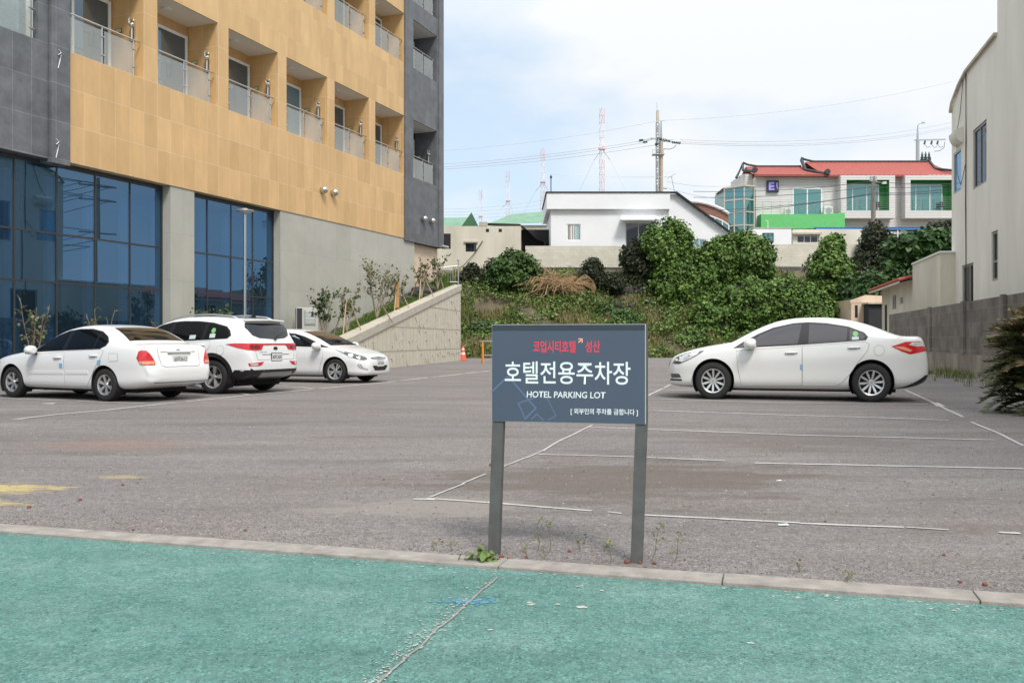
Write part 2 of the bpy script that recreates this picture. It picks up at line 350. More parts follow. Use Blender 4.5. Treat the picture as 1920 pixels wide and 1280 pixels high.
def road_material():
    m = bpy.data.materials.new('worn_green_road_coating'); m.use_nodes = True
    nt = m.node_tree; n, l = nt.nodes, nt.links; b = n['Principled BSDF']; b.inputs['Roughness'].default_value = 0.8; b.inputs['Specular IOR Level'].default_value = 0.3
    tc = n.new('ShaderNodeTexCoord'); P = tc.outputs['Object']
    def noise(scale, detail=6, rough=0.6):
        k = n.new('ShaderNodeTexNoise'); k.inputs['Scale'].default_value = scale; k.inputs['Detail'].default_value = detail; k.inputs['Roughness'].default_value = rough
        l.new(P, k.inputs['Vector']); return k.outputs['Fac']
    def ramp(src, stops):
        r = n.new('ShaderNodeValToRGB'); e = r.color_ramp.elements
        while len(e) < len(stops): e.new(0.5)
        for i, (p, c) in enumerate(stops): e[i].position = p; e[i].color = (*c, 1) if isinstance(c, tuple) else (c, c, c, 1)
        l.new(src, r.inputs['Fac']); return r.outputs['Color']
    def mix(a, bcol, fac, mode='MIX'):
        k = n.new('ShaderNodeMixRGB'); k.blend_type = mode
        for s, v in (('Color1', a), ('Color2', bcol), ('Fac', fac)):
            if isinstance(v, tuple): k.inputs[s].default_value = (*v, 1)
            elif isinstance(v, (int, float)): k.inputs[s].default_value = v
            else: l.new(v, k.inputs[s])
        return k.outputs['Color']
    base = ramp(noise(1.5, 8, 0.68), [(0.28, (0.082,0.192,0.166)), (0.5, (0.110,0.232,0.202)), (0.72, (0.175,0.29,0.258))])
    base = mix(base, ramp(noise(28, 5, 0.75), [(0.3, 0.72), (0.5, 1.0), (0.7, 1.28)]), 0.85, 'MULTIPLY')
    vo = n.new('ShaderNodeTexVoronoi'); vo.inputs['Scale'].default_value = 135; l.new(P, vo.inputs['Vector'])
    base = mix(base, ramp(vo.outputs['Color'], [(0.0, 0.30), (0.25, 0.85), (0.7, 1.08), (1.0, 1.75)]), 1.0, 'MULTIPLY')
    base = mix(base, (0.21,0.34,0.305), ramp(noise(6.5, 7, 0.78), [(0.50, 0.0), (0.70, 0.5)]))
    base = mix(base, (0.055,0.16,0.135), ramp(noise(4.1, 7, 0.8), [(0.30, 0.5), (0.46, 0.0)]))
    # pale worn patches where the coating has gone, and grey-pink stone showing through
    k = n.new('ShaderNodeMath'); k.operation = 'MULTIPLY_ADD'; l.new(noise(1.7, 3, 0.5), k.inputs[0]); k.inputs[1].default_value = 0.75; l.new(noise(17, 7, 0.8), k.inputs[2])
    base = mix(base, (0.42,0.46,0.41), ramp(k.outputs[0], [(1.03, 0.0), (1.14, 0.5)]))
    k2 = n.new('ShaderNodeMath'); k2.operation = 'MULTIPLY_ADD'; l.new(noise(0.9, 3, 0.5), k2.inputs[0]); k2.inputs[1].default_value = -0.7; l.new(noise(23, 7, 0.8), k2.inputs[2])
    base = mix(base, (0.27,0.235,0.23), ramp(k2.outputs[0], [(0.285, 0.0), (0.39, 0.65)]))
    # tyre-polished bands along the driving direction
    mpt = n.new('ShaderNodeMapping'); mpt.inputs['Rotation'].default_value = (0, 0, radians(16)); mpt.inputs['Scale'].default_value = (0.18, 2.2, 1); l.new(P, mpt.inputs['Vector'])
    kt = n.new('ShaderNodeTexNoise'); kt.inputs['Scale'].default_value = 1.3; kt.inputs['Detail'].default_value = 6; l.new(mpt.outputs['Vector'], kt.inputs['Vector'])
    base = mix(base, ramp(kt.outputs['Fac'], [(0.32, 0.80), (0.5, 1.0), (0.68, 1.16)]), 0.55, 'MULTIPLY')
    l.new(base, b.inputs['Base Color'])
    bp = n.new('ShaderNodeBump'); bp.inputs['Strength'].default_value = 0.85; bp.inputs['Distance'].default_value = 0.005
    l.new(vo.outputs['Distance'], bp.inputs['Height']); l.new(bp.outputs['Normal'], b.inputs['Normal'])
    return m

M['ground'] = ground_material()
M['road'] = road_material()
M['kerb'] = mat('weathered_kerb_concrete', (0.33,0.30,0.268), 0.9, var=0.3, vscale=9, bump=0.35, bscale=90)
M['line'] = mat('dusty_white_line_paint', (0.52,0.50,0.48), 0.85, var=0.25, vscale=9)
M['line_faint'] = mat('worn_white_line_paint', (0.47,0.44,0.42), 0.9, var=0.4, vscale=14)

g = MB(); g.quad((-900,-500,0), (900,-500,0), (900,1500,0), (-900,1500,0))
tag(g.build('ground', M['ground']), kind='structure')

# kerb frame: along KU, KV points away from the camera
KP = Vector((-2.9, 5.13, 0)); KU = Vector((0.961, -0.276, 0)).normalized(); KV = Vector((-KU.y, KU.x, 0))
def kp(u, v, z=0.0): p = KP + KU*u + KV*v; return (p.x, p.y, z)
r = MB(); r.quad(kp(-300,-0.17,0.004), kp(-300,-260,0.004), kp(300,-260,0.004), kp(300,-0.17,0.004))
tag(r.build('road', M['road']), kind='structure')
kb = MB(); u = -80.0
while u < 80:
    L = 0.997 + random.uniform(-0.004, 0.0)
    dz = random.uniform(-0.002, 0.003); dv = random.uniform(-0.006, 0.006); tz = random.uniform(-0.002, 0.002)
    a, b_ = u, u + L
    vs = [kp(a,-0.165+dv,-0.1), kp(b_,-0.165+dv,-0.1), kp(b_,dv,-0.1), kp(a,dv,-0.1), kp(a,-0.160+dv,0.014+dz), kp(b_,-0.160+dv,0.014+dz+tz), kp(b_,dv,0.014+dz+tz), kp(a,dv,0.014+dz)]
    kb.add(vs, [(0,3,2,1),(4,5,6,7),(0,1,5,4),(1,2,6,5),(2,3,7,6),(3,0,4,7)])
    u += 1.0
ko = kb.build('kerb', M['kerb'], bevel=0.0025); tag(ko, kind='structure')

_SZ = [0.004]
def strip(mb, pts, w, z=None, jitter=0.10, gaps=0.0):
    _SZ[0] += 0.0001; z = _SZ[0]
    """a painted line on the ground along pixel points"""
    P = [gp(*p) for p in pts]
    for a, b in zip(P, P[1:]):
        d = b - a; L = d.length; nrm = Vector((-d.y, d.x, 0)).normalized()
        n = max(2, int(L / 0.22)); row = []
        for i in range(n+1):
            t = i/n; q = a + d*t + nrm * (mnoise.noise(Vector((a.x*3+t*L*1.3, a.y, 1.7)))*0.02)
            ww = w/2 * (1 + jitter*random.uniform(-1, 1)); row.append((q + nrm*ww, q - nrm*ww))
        for i in range(n):
            if random.random() < gaps: continue
            (a1, a2), (b1, b2) = row[i], row[i+1]
            mb.quad((a2.x,a2.y,z), (b2.x,b2.y,z), (b1.x,b1.y,z), (a1.x,a1.y,z))

lm = MB()
strip(lm, [(775,936),(815,937)], 0.039)
strip(lm, [(800,935),(940,944),(1110,958)], 0.035); strip(lm, [(1140,960),(1165,963)], 0.023, gaps=0.2); strip(lm, [(1205,966),(1350,973),(1500,981),(1695,989)], 0.035, gaps=0.01); strip(lm, [(1700,989),(1780,994)], 0.023); strip(lm, [(1873,999),(1914,1001)], 0.035)
strip(lm, [(1010,852),(1100,854),(1200,857),(1360,864)], 0.043, gaps=0.02); strip(lm, [(1415,868),(1600,872),(1920,879)], 0.055, gaps=0.01)
strip(lm, [(1105,801),(1290,808),(1400,812),(1500,816),(1865,825)], 0.062, gaps=0.02)
strip(lm, [(1225,770),(1350,774),(1500,779),(1640,783),(1780,788)], 0.078, gaps=0.01)
strip(lm, [(1240,748),(1450,755),(1740,758)], 0.078)
strip(lm, [(1697,731),(1720,741),(1755,758),(1806,782)], 0.047); strip(lm, [(1822,791),(1870,812),(1919,836)], 0.035)
strip(lm, [(1752,755),(1766,762)], 0.125)
strip(lm, [(808,933),(870,907),(912,889)], 0.017); strip(lm, [(940,876),(985,859),(1018,845)], 0.018, gaps=0.03); strip(lm, [(1015,846),(1060,822),(1110,797)], 0.026)
strip(lm, [(1120,792),(1170,765),(1215,742),(1257,721)], 0.047, gaps=0.03)
tag(lm.build('parking_line', M['line'], recalc=False), kind='structure')
lf = MB()
strip(lf, [(0,791),(50,784),(100,778),(200,769),(290,759)], 0.10, gaps=0.03); strip(lf, [(290,759),(400,748),(466,741)], 0.10, gaps=0.02)
strip(lf, [(466,741),(530,735),(588,730)], 0.12, gaps=0.02); strip(lf, [(598,729),(660,723),(725,717),(800,708)], 0.12, gaps=0.12)
strip(lf, [(0,747),(145,752),(271,757)], 0.09, gaps=0.03); strip(lf, [(0,740),(60,733),(100,729)], 0.09)
strip(lf, [(466,740),(440,735),(330,733)], 0.10); strip(lf, [(588,729),(560,726),(520,724)], 0.10)
strip(lf, [(720,716),(690,712)], 0.10); strip(lf, [(770,712),(850,703),(930,694)], 0.16, gaps=0.35); strip(lf, [(1249,731),(1310,733)], 0.10)
tag(lf.build('worn_parking_line', M['line_faint'], recalc=False), kind='structure')

# rough-edged blots of chalk or paint
yp = MB()
def blot(cx, cy, rx, ry, z, seed, n=40):
    pts = []
    for k in range(n):
        a = 2*pi*k/n; q = 1 + 0.45*mnoise.noise(Vector((cos(a)*2.2, sin(a)*2.2, seed))) + random.uniform(-.07, .07)
        pts.append((cx + rx*q*cos(a), cy + ry*q*sin(a), z))
    yp.add(pts, [list(range(n))])
# joint in the green coating with crumbling white edges
M['joint'] = mat('grey_road_joint', (0.30,0.275,0.26), 0.95, var=0.3, vscale=30)
M['chip'] = mat('white_worn_chips', (0.50,0.50,0.46), 0.9, var=0.2, vscale=40)
jm = MB(); A, B = gp(932, 1084), gp(640, 1345); D = B - A; N = Vector((-D.y, D.x, 0)).normalized(); rows = []
for i in range(61):
    t = i/60; q = A + D*t + N*(0.012*mnoise.noise(Vector((t*9, 0, 3))) + 0.006*mnoise.noise(Vector((t*40, 0, 5))))
    w = 0.004 + 0.005*abs(mnoise.noise(Vector((t*22, 4, 0)))); rows.append((q+N*w, q-N*w))
for (a1, a2), (b1, b2) in zip(rows, rows[1:]): jm.quad((a2.x,a2.y,.008), (b2.x,b2.y,.008), (b1.x,b1.y,.008), (a1.x,a1.y,.008), 0)
def chip(c, r, z=0.0085):
    n = 7; ph = random.random()*6; jm.add([(c.x + r*random.uniform(.5,1.2)*cos(ph+2*pi*k/n)*1.3, c.y + r*random.uniform(.5,1.2)*sin(ph+2*pi*k/n), z) for k in range(n)], [list(range(n))], 1)
for i in range(420):
    t = random.random()**0.6; chip(A + D*t - N*abs(random.gauss(0, 0.03)) * (1 if random.random() < .8 else -1) - N*0.008, random.uniform(0.001, 0.0055))
for i in range(150):
    c = KP + KU*random.uniform(-.2, 5.3) - KV*(0.19 + abs(random.gauss(0, 0.05))); chip(c, random.uniform(0.002, 0.008), 0.0065)
for px, py, rr in ((1090,1141,.022),(1045,1135,.012),(1128,1110,.012),(995,1135,.02),(920,1183,.01),(1410,1208,.012),(1085,1101,.012)):
    for _ in range(5): chip(gp(px, py) + Vector((random.gauss(0, rr*.5), random.gauss(0, rr*.35), 0)), rr*random.uniform(.25, .7), 0.0065 + random.uniform(0, 0.0008))
tag(jm.build('road_joint', [M['joint'], M['chip']], recalc=False), kind='structure')
M['blue_mark'] = mat('blue_chalk_mark', (0.12,0.33,0.46), 0.9, var=0.3, vscale=60)
yp = MB(); [blot(random.gauss(-.17,.06), random.gauss(3.615,.022), random.uniform(.004,.014), random.uniform(.002,.006), .0062+.00001*i, i*1.3, 9) for i in range(110)]
tag(yp.build('blue_road_mark', M['blue_mark'], recalc=False), kind='structure')

# loose gravel along the kerb and over the lot: nobody could count it
def pebbles(n, gen, mats, name, lo, hi):
    base = np.array([(1,0,0),(0,1,0),(-1,0,0),(0,-1,0),(0,0,0.8),(0,0,-0.3)], float)
    fs0 = np.array([(0,1,4),(1,2,4),(2,3,4),(3,0,4),(1,0,5),(2,1,5),(3,2,5),(0,3,5)])
    c = np.array([gen() for _ in range(n)]); s = RNG.uniform(lo, hi, (n,1,1)) * RNG.uniform(.6, 1.3, (n,1,3))
    a = RNG.uniform(0, 2*pi, n); R = np.zeros((n,3,3)); R[:,0,0] = np.cos(a); R[:,0,1] = -np.sin(a); R[:,1,0] = np.sin(a); R[:,1,1] = np.cos(a); R[:,2,2] = 1
    v = np.einsum('nij,nkj->nki', R, base[None]*s*RNG.uniform(.7, 1.3, (n,6,3))) + c[:,None,:]
    f = (fs0[None] + 6*np.arange(n)[:,None,None]).reshape(-1, 3)
    me = bpy.data.meshes.new(name); me.from_pydata(v.reshape(-1,3).tolist(), [], f.tolist())
    return tag(link_mesh(name, me, mats), kind='stuff')
M['gravel'] = mat('mixed_grey_gravel', (0.2,0.18,0.17), 0.9, island=[(0.10,0.085,0.08),(0.17,0.148,0.14),(0.235,0.205,0.197),(0.40,0.37,0.36)])
M['scoria'] = mat('red_scoria', (0.22,0.07,0.045), 0.95, var=0.3, vscale=60)
def gen_near():
    u = random.uniform(-1.5, 6.5); v = abs(random.gauss(0, 0.45)) + 0.004
    p = KP + KU*u + KV*v; return (p.x, p.y, 0.001)
tag(pebbles(9000, gen_near, M['gravel'], 'loose_gravel', 0.0022, 0.0058))
def gen_far():
    Y = random.uniform(5, 14); X = random.uniform(-.58, .58)*Y
    return (X, Y, 0.001)
pebbles(3500, gen_far, M['gravel'], 'scattered_gravel', 0.004, 0.010)
# ------------------------------------------------------------------ hotel
HD = Vector((0.3523, 0.9359, 0)); H_ROT = atan2(0.9359, 0.3523)
def hs(px): return (34776.0/(1600-px) - 23.6) / 0.9359           # photo x on the facade plane -> metres along it
_o = Vector((-20.456 + 0.37647*23.6, 23.6, 0))
hotel = thing('hotel_building', _o, H_ROT, 'multi-storey hotel with yellow sandstone upper storeys over a blue glass ground floor', 'hotel')
S_END, S_L = hs(828), -22.0
Z_Y, TOP = 5.68, 24.0
ROWS = [(8.57, 11.25), (13.65, 15.90), (16.75, 19.0), (19.85, 22.1)]
PER = 3.245
bays = [hs(295) + PER*i for i in range(-1, 5)]                    # left edges of the openings
OPW = 2.70
D_BAL = 1.2
holes = []
for i, x in enumerate(bays):
    w = OPW
    for z0, z1 in ROWS: holes.append((x, x+w, z0, z1, D_BAL))
SY0, SY1 = 0.0, hs(757.5)
b = MB(); wall_mesh(b, SY0, SY1, Z_Y, 11.25, [h for h in holes if h[3] < 12 and h[1] <= SY1+.3]);
wo = b.build('yellow_wall', M['yellow'], hotel, recalc=False)
b = MB(); wall_mesh(b, SY0, SY1, 11.25, TOP, [h for h in holes if h[3] > 12 and h[1] <= SY1+.3])
b.build('yellow_wall', M['yellow_upper'], hotel, recalc=False)
b = MB(); b.quad((SY0,0,Z_Y), (SY1,0,Z_Y), (SY1,0.3,Z_Y), (SY0,0.3,Z_Y)); b.build('yellow_soffit', M['yellow'], hotel, recalc=False)
# left basalt wing: wall, then a proud column against the yellow
lb = [(-3.3, -0.9, 8.57, 11.25, 0.35), (-3.3, -0.9, 13.65, 15.9, 0.35), (-7.2, -4.6, 8.57, 11.25, 0.35)]
b = MB(); wall_mesh(b, S_L, hs(90), Z_Y-0.03, TOP, lb, y=0.0)
b.quad((hs(90)-20,0,Z_Y-0.03),(hs(90),0,Z_Y-0.03),(hs(90),0.4,Z_Y-0.03),(hs(90)-20,0.4,Z_Y-0.03))
b.build('basalt_wall', M['basalt'], hotel, recalc=False)
b = MB(); b.box(hs(91), -0.004, -0.10, 0.3, Z_Y-0.12, TOP); b.build('basalt_column', M['basalt'], hotel)
# right basalt wing
SB0, SB1, ZB = SY1 + 0.01, S_END, 5.58
BH = []
bx0, bx1 = hs(773), hs(817)
for z0, z1 in ROWS: BH.append((bx0, bx1, z0, z1, D_BAL))
b = MB(); wall_mesh(b, SB0, hs(819.5), ZB, TOP, BH, y=-0.06, depth=D_BAL)
b.quad((SB0,-0.06,ZB),(SB0,-0.06,TOP),(SB0,0.0,TOP),(SB0,0.0,ZB))
b.build('basalt_wall', M['basalt_plain'], hotel, recalc=False)
b = MB(); b.box(hs(819.5)+0.004, S_END, -0.12, 14, ZB, TOP); b.build('basalt_column', M['basalt_plain'], hotel)
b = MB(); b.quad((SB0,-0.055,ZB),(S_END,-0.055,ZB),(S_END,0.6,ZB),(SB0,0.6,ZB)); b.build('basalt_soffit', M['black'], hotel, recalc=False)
# base: beige panels, glass openings
G0, G1, P0, P1, Q1 = -21.5, hs(320), hs(335), hs(366), hs(527)
b = MB()
b.box(hs(321), P1-0.004, 0.03, 0.75, 0, Z_Y-0.004)                 # pillar
b.box(Q1, hs(778), 0.03, 0.75, 0, Z_Y-0.004)                      # wall to the far corner
b.build('base_wall', M['base_stone'], hotel)
b = MB(); b.box(hs(778)+.004, S_END-.02, 0.22, 0.7, 0, ZB-.01); b.build('peach_base_wall', M['peach_stone'], hotel)
b = MB(); b.box(S_L, S_END-.1, 6.0, 14, 0, TOP-.1); b.box(S_L, S_L+.3, .9, 6.0, 0, TOP-.1); b.build('rear_block', M['interior'], hotel)
b = MB(); b.box(S_L, S_END-.3, 0.8, 5.98, 5.30, 5.55); b.box(S_L, Q1, 4.2, 4.5, 0.02, 5.3); b.box(S_L, Q1, 0.75, 4.2, 0.006, 0.012); b.build('room_interior', M['interior'], hotel)
b = MB(); b.box(S_L, S_END, 0, 14, TOP, TOP+.3); b.build('flat_roof', M['basalt_plain'], hotel)

def curtain(x0, x1, edges, name):
    """tall glazing set back 0.32 m, each pane tilted a hair"""
    zs = [0.25, 2.54, 3.81, Z_Y-0.09]
    gm = MB(); yy = 0.32
    for a, c in zip(edges, edges[1:]):
        for d, e in zip(zs, zs[1:]):
            t1, t2, t3 = (random.uniform(-.003, .003) for _ in range(3))
            gm.quad((a,yy+t1,d), (c,yy+t2,d), (c,yy+t2+t3,e), (a,yy+t1+t3,e))
    go = gm.build(name, M['blue_glass'], hotel, recalc=False)
    fm = MB()
    for x in edges: fm.box(x-.025, x+.025, yy-.015, yy+.05, 0.0, Z_Y-.005)
    for z in zs[:-1]:
        for a, c in zip(edges, edges[1:]): fm.box(a+.026, c-.026, yy-.012, yy+.045, z-.025, z+.025)
    for a, c in zip(edges, edges[1:]): fm.box(a+.026, c-.026, yy-.012, yy+.09, Z_Y-.13, Z_Y-.006)
    fm.build('mullion_grid', M['dark_metal'], go)
    im = MB()
    for x in edges: im.box(x-.24, x-.03, yy+.07, yy+.20, 0.02, 5.28)
    im.build('inner_fin', M['fin'], go)
e1 = [hs(319) - 1.28*i for i in range(0, 17)][::-1]
curtain(G0, G1, e1, 'curtain_wall')
curtain(P1, Q1, [hs(v) for v in (367, 403.5, 447.8, 488, 526)], 'curtain_wall')
for x in (-0.1, 4.6): b = MB(); b.cyl((x,2.2,0.02),(x,2.2,5.28),0.42,n=20); b.build('inner_column', M['fin'], hotel)

# balconies
def balcony(x0, x1, z0, z1, side_dark, proud=0.0, lit=True, hook=True, door_kind=0):
    y0 = -proud
    hgt = z1 - z0
    m = MB(); m.quad((x0-.0,D_BAL-.001,z0-.35), (x1,D_BAL-.001,z0-.35), (x1,D_BAL-.001,z1), (x0,D_BAL-.001,z1))
    back = m.build('balcony_back_wall', M['basalt_plain' if side_dark == 2 else 'yellow'], hotel, recalc=False)
    if side_dark == 1:
        m = MB(); m.quad((x1-.006,0.02,z0), (x1-.006,D_BAL-.002,z0), (x1-.006,D_BAL-.002,z1-.012), (x1-.006,0.02,z1-.012)); m.build('balcony_side_wall', M['basalt_plain'], hotel, recalc=False)
    m = MB(); m.quad((x0,y0+.03,z1-.01), (x1,y0+.03,z1-.01), (x1,D_BAL-.002,z1-.01), (x0,D_BAL-.002,z1-.01))
    ce = m.build('balcony_ceiling', M['soffit'], hotel, recalc=False)
    m = MB(); m.cyl((x0+OPW*.40,.62,z1-.075),(x0+OPW*.40,.62,z1-.012),.15,.17,n=18); m.build('ceiling_light', M['soffit'], ce)
    m = MB(); m.quad((x0,y0+.02,z0-.02), (x1,y0+.02,z0-.02), (x1,D_BAL,z0-.02), (x0,D_BAL,z0-.02)); m.build('balcony_floor', M['concrete'], hotel, recalc=False)
    # sliding door hard against the right-hand corner
    dx1 = x1 - 0.10; dx0 = x0 + 0.15; dz1 = z0 + min(2.32, hgt-.18)
    fr = MB(); y = D_BAL-.06
    mid = dx0 + (dx1-dx0)*.42
    for a in (dx0, mid, dx1-.09): fr.box(a, a+.09, y-.03, y+.055, z0-.1, dz1)
    fr.box(dx0+.091, mid-.001, y-.028, y+.05, dz1-.09, dz1-.001); fr.box(mid+.091, dx1-.091, y-.028, y+.05, dz1-.09, dz1-.001)
    do = fr.build('balcony_door', M['white_paint'], hotel)
    p = MB(); p.quad((dx0+.09,y,z0-.1),(mid,y,z0-.1),(mid,y,dz1-.09),(dx0+.09,y,dz1-.09)); p.build('door_pane', M['curtain_glass'], do, recalc=False)
    p = MB(); p.quad((mid+.09,y,z0-.1),(dx1-.09,y,z0-.1),(dx1-.09,y,dz1-.09),(mid+.09,y,dz1-.09)); p.build('door_pane', M['door_glass'] if door_kind != 1 else M['curtain_glass'], do, recalc=False)
    p = MB(); p.box(mid+.12, dx1-.12, y+.02, y+.05, z0-.1, dz1-.1); p.build('door_backing', M['interior'], do)
    # railing
    ry = y0 + 0.10; rt = z0 + 1.04
    r_ = MB(); r_.tube([(x0+.02,ry,rt),(x1-.06,ry,rt)], .024, 8)
    xp = [x0+.06, x0+(x1-x0)*.46, x1-.30]
    for a in xp: r_.box(a-.02, a+.02, ry-.008, ry+.008, z0+.0, rt-.02)
    for a in xp:
        for zz in (z0+.26, z0+.76): r_.cyl((a-.075,ry-.03,zz),(a+.075,ry-.03,zz),.018,n=6)
    ro = r_.build('balcony_railing', M['steel'], hotel)
    gl = MB()
    for a, c in zip(xp, xp[1:]): gl.box(a+.05, c-.05, ry-.036, ry-.026, z0+.03, z0+.93)
    gl.build('railing_glass', M['rail_glass'], ro)
    if hook:
        hx = x1-.008; h = MB(); h.box(hx-.05,hx-.002,.30,.42,z0+1.12,z0+1.72); h.tube([(hx-.03,.36,z0+1.70),(hx-.22,.33,z0+1.72),(hx-.26,.30,z0+1.55),(hx-.2,.30,z0+1.5)],.035,6); h.ball((hx-.13,.30,z0+1.55),.075,6); h.tube([(hx-.10,.33,z0+1.5),(hx-.10,.34,z0+1.1)],.028,5)
        h.build('escape_descender', M['steel'], hotel)
        s = MB(); s.box(hx-.012,hx-.001,.80,1.02,z0+1.42,z0+1.54); so = s.build('escape_sign', M['dark_metal'], hotel)
        s = MB(); s.box(hx-.016,hx-.012,.815,1.005,z0+1.435,z0+1.525); s.build('sign_face', M['sign_green'], so)
M['sign_green'] = mat('pale_green_sign_face', (0.55,0.60,0.30), 0.5)
for i, x in enumerate(bays):
    x0 = max(x, 0.0)
    for j in (0, 1):
        balcony(x0, x+OPW, *ROWS[j], 1 if i == 5 else 0, hook=(j == 0), door_kind=1 if i in (3,) else 0)
for j in (0, 1, 2): balcony(bx0, bx1, *ROWS[j], 2, proud=0.06, hook=(j == 0))
# window bay in the left basalt wing
for (a, c, z0, z1) in ((-3.3,-0.9,8.57,11.25), (-3.3,-0.9,13.65,15.9), (-7.2,-4.6,8.57,11.25)):
    fr = MB(); 
    for t in (a, a+(c-a)*.5-.05, c-.09): fr.box(t, t+.09, .27, .34, z0, z1)
    fr.box(a+.091, c-.091, .275, .335, z1-.1, z1-.001)
    fo = fr.build('window_frame', M['white_paint'], hotel)
    p = MB(); p.quad((a,.31,z0),(c,.31,z0),(c,.31,z1),(a,.31,z1)); p.build('window_pane', M['curtain_glass'], fo, recalc=False)
    p = MB(); p.quad((a,.34,z0),(c,.34,z0),(c,.34,z1),(a,.34,z1)); p.build('window_backing', M['curtain'] if 'curtain' in M else M['fin'], fo, recalc=False)
    r_ = MB(); r_.tube([(a,.10,z0+1.04),(c,.10,z0+1.04)], .024, 8); r_.box(c-.12,c-.08,.09,.11,z0,z0+1.03); r_.box(a+1.0,a+1.04,.09,.11,z0,z0+1.03)
    for zz in (z0+.26, z0+.76): r_.cyl((c-.22,.07,zz),(c-.03,.07,zz),.022,n=6)
    ro = r_.build('balcony_railing', M['steel'], hotel)
    gl = MB(); gl.box(a+.06,c-.16,.068,.078,z0+.03,z0+.95); gl.build('railing_glass', M['rail_glass'], ro)
# vent caps: hooded domes on the wall
def vent(px, py, proud):
    s = hs(px); Y = 34776.0/(1600-px); z = EYE - (py-HY)/F*Y
    v = MB(); v.cyl((s,-proud,z),(s,-proud-.10,z),.13,.13,16); v.ball((s,-proud-.12,z+.01),.145,10); v.build('vent_cap', M['steel'], hotel, smooth=True)
for p in ((603,357,0),(623,362,0),(790,411,.06),(805,415,.06)): vent(*p)
# small wall camera under the right corner
c_ = MB(); c_.cyl((S_END-.25,-.13,ZB+.10),(S_END+.15,-.28,ZB+.06),.06,.07,8); c_.box(S_END-.32,S_END-.2,-.14,-.05,ZB+.04,ZB+.14); c_.build('wall_camera', M['grey_metal'], hotel)
# loops of white rope tied to the basalt column
for px, z0 in ((105, 8.05), (101, 5.75)):
    s = hs(px); t = MB(); t.tube([(s-.02,-.115,z0+.42),(s+.05,-.12,z0+.36),(s-.04,-.12,z0+.28),(s+.05,-.118,z0+.30),(s+.02,-.115,z0+.16),(s-.04,-.115,z0-.06)],.012,5); t.build('rope_loop', M['white_paint'], hotel)
# ------------------------------------------------------------------ text
def text_mesh(txt, m, parent, centre, right, up, w, h, name, bold=0.0, shear=0.0):
    cu = bpy.data.curves.new('lettering', 'FONT'); cu.body = txt; cu.size = 1.0; cu.offset = bold; cu.shear = shear; cu.resolution_u = 4
    o = bpy.data.objects.new('lettering', cu); COL.objects.link(o)
    dg = bpy.context.evaluated_depsgraph_get()
    me = bpy.data.meshes.new_from_object(o.evaluated_get(dg)); bpy.data.objects.remove(o)
    n = len(me.vertices); a = np.empty(n*3); me.vertices.foreach_get('co', a); a = a.reshape(-1, 3)
    lo, hi = a.min(0), a.max(0); c = (lo+hi)/2; sx = w/(hi[0]-lo[0]); sy = h/(hi[1]-lo[1])
    R, U, C0 = np.array(right), np.array(up), np.array(centre)
    p = C0[None] + (a[:,0:1]-c[0])*sx*R[None] + (a[:,1:2]-c[1])*sy*U[None]
    me.vertices.foreach_set('co', p.ravel()); me.update()
    me.materials.clear()
    return link_mesh(name, me, m, parent)

# ------------------------------------------------------------------ cars
M['car_white'] = mat('white_car_paint', (0.80,0.80,0.795), 0.28, spec=0.5, coat=0.8)
M['car_pearl'] = mat('pearl_white_car_paint', (0.77,0.765,0.74), 0.28, spec=0.5, coat=0.8)
M['car_glass'] = mat('tinted_car_glass', (0.006,0.0065,0.007), 0.02, spec=0.5)
M['car_glass_grey'] = mat('grey_tinted_car_glass', (0.060,0.052,0.056), 0.03, spec=0.9)
M['car_black'] = mat('black_car_trim', (0.015,0.015,0.016), 0.35)
M['gap'] = mat('dark_shut_line', (0.16,0.16,0.16), 0.7)
M['rubber'] = mat('tyre_rubber', (0.018,0.018,0.018), 0.8, var=0.3, vscale=12)
M['alloy'] = mat('silver_alloy', (0.66,0.66,0.65), 0.30, 0.75)
M['chrome'] = mat('chrome', (0.80,0.80,0.80), 0.12, 1.0)
M['plate'] = mat('white_number_plate', (0.68,0.69,0.66), 0.5)
M['plate_ink'] = mat('number_plate_ink', (0.035,0.04,0.05), 0.6)
M['tail_red'] = mat('red_tail_lens', (0.62,0.022,0.030), 0.12, coat=0.6, island=None, var=0.25, vscale=16)
M['tail_dark'] = mat('dark_red_tail_lens', (0.16,0.012,0.018), 0.15, coat=0.6)
M['tail_amber'] = mat('amber_tail_lens', (0.80,0.36,0.20), 0.15, coat=0.6, var=0.3, vscale=20)
M['lens'] = mat('clear_lamp_lens', (0.62,0.63,0.63), 0.08, coat=1.0, var=0.45, vscale=9)
M['lamp_dark'] = mat('dark_lamp_housing', (0.08,0.08,0.085), 0.12, coat=1.0)
M['pad'] = mat('blue_door_guard', (0.20,0.42,0.62), 0.6)
M['sticker_w'] = mat('pale_window_sticker', (0.55,0.64,0.62), 0.4)
M['sticker_g'] = mat('green_window_sticker', (0.22,0.50,0.20), 0.4)
M['underbody'] = mat('underbody_black', (0.010,0.010,0.010), 0.9)
M['silver_trim'] = mat('silver_skid_plate', (0.36,0.36,0.36), 0.35, 0.5)

def pchip(pts):
    x = np.array([p[0] for p in pts], float); y = np.array([p[1] for p in pts], float)
    h = np.diff(x); d = np.diff(y)/h; m = np.zeros(len(x))
    m[0], m[-1] = d[0], d[-1]
    for i in range(1, len(x)-1):
        if d[i-1]*d[i] > 0:
            w1, w2 = 2*h[i]+h[i-1], h[i]+2*h[i-1]; m[i] = (w1+w2)/(w1/d[i-1]+w2/d[i])
    def f(q):
        i = int(np.clip(np.searchsorted(x, q)-1, 0, len(x)-2)); t = min(1, max(0, (q-x[i])/h[i]))
        return float((2*t**3-3*t*t+1)*y[i] + (t**3-2*t*t+t)*h[i]*m[i] + (-2*t**3+3*t*t)*y[i+1] + (t**3-t*t)*h[i]*m[i+1])
    return f

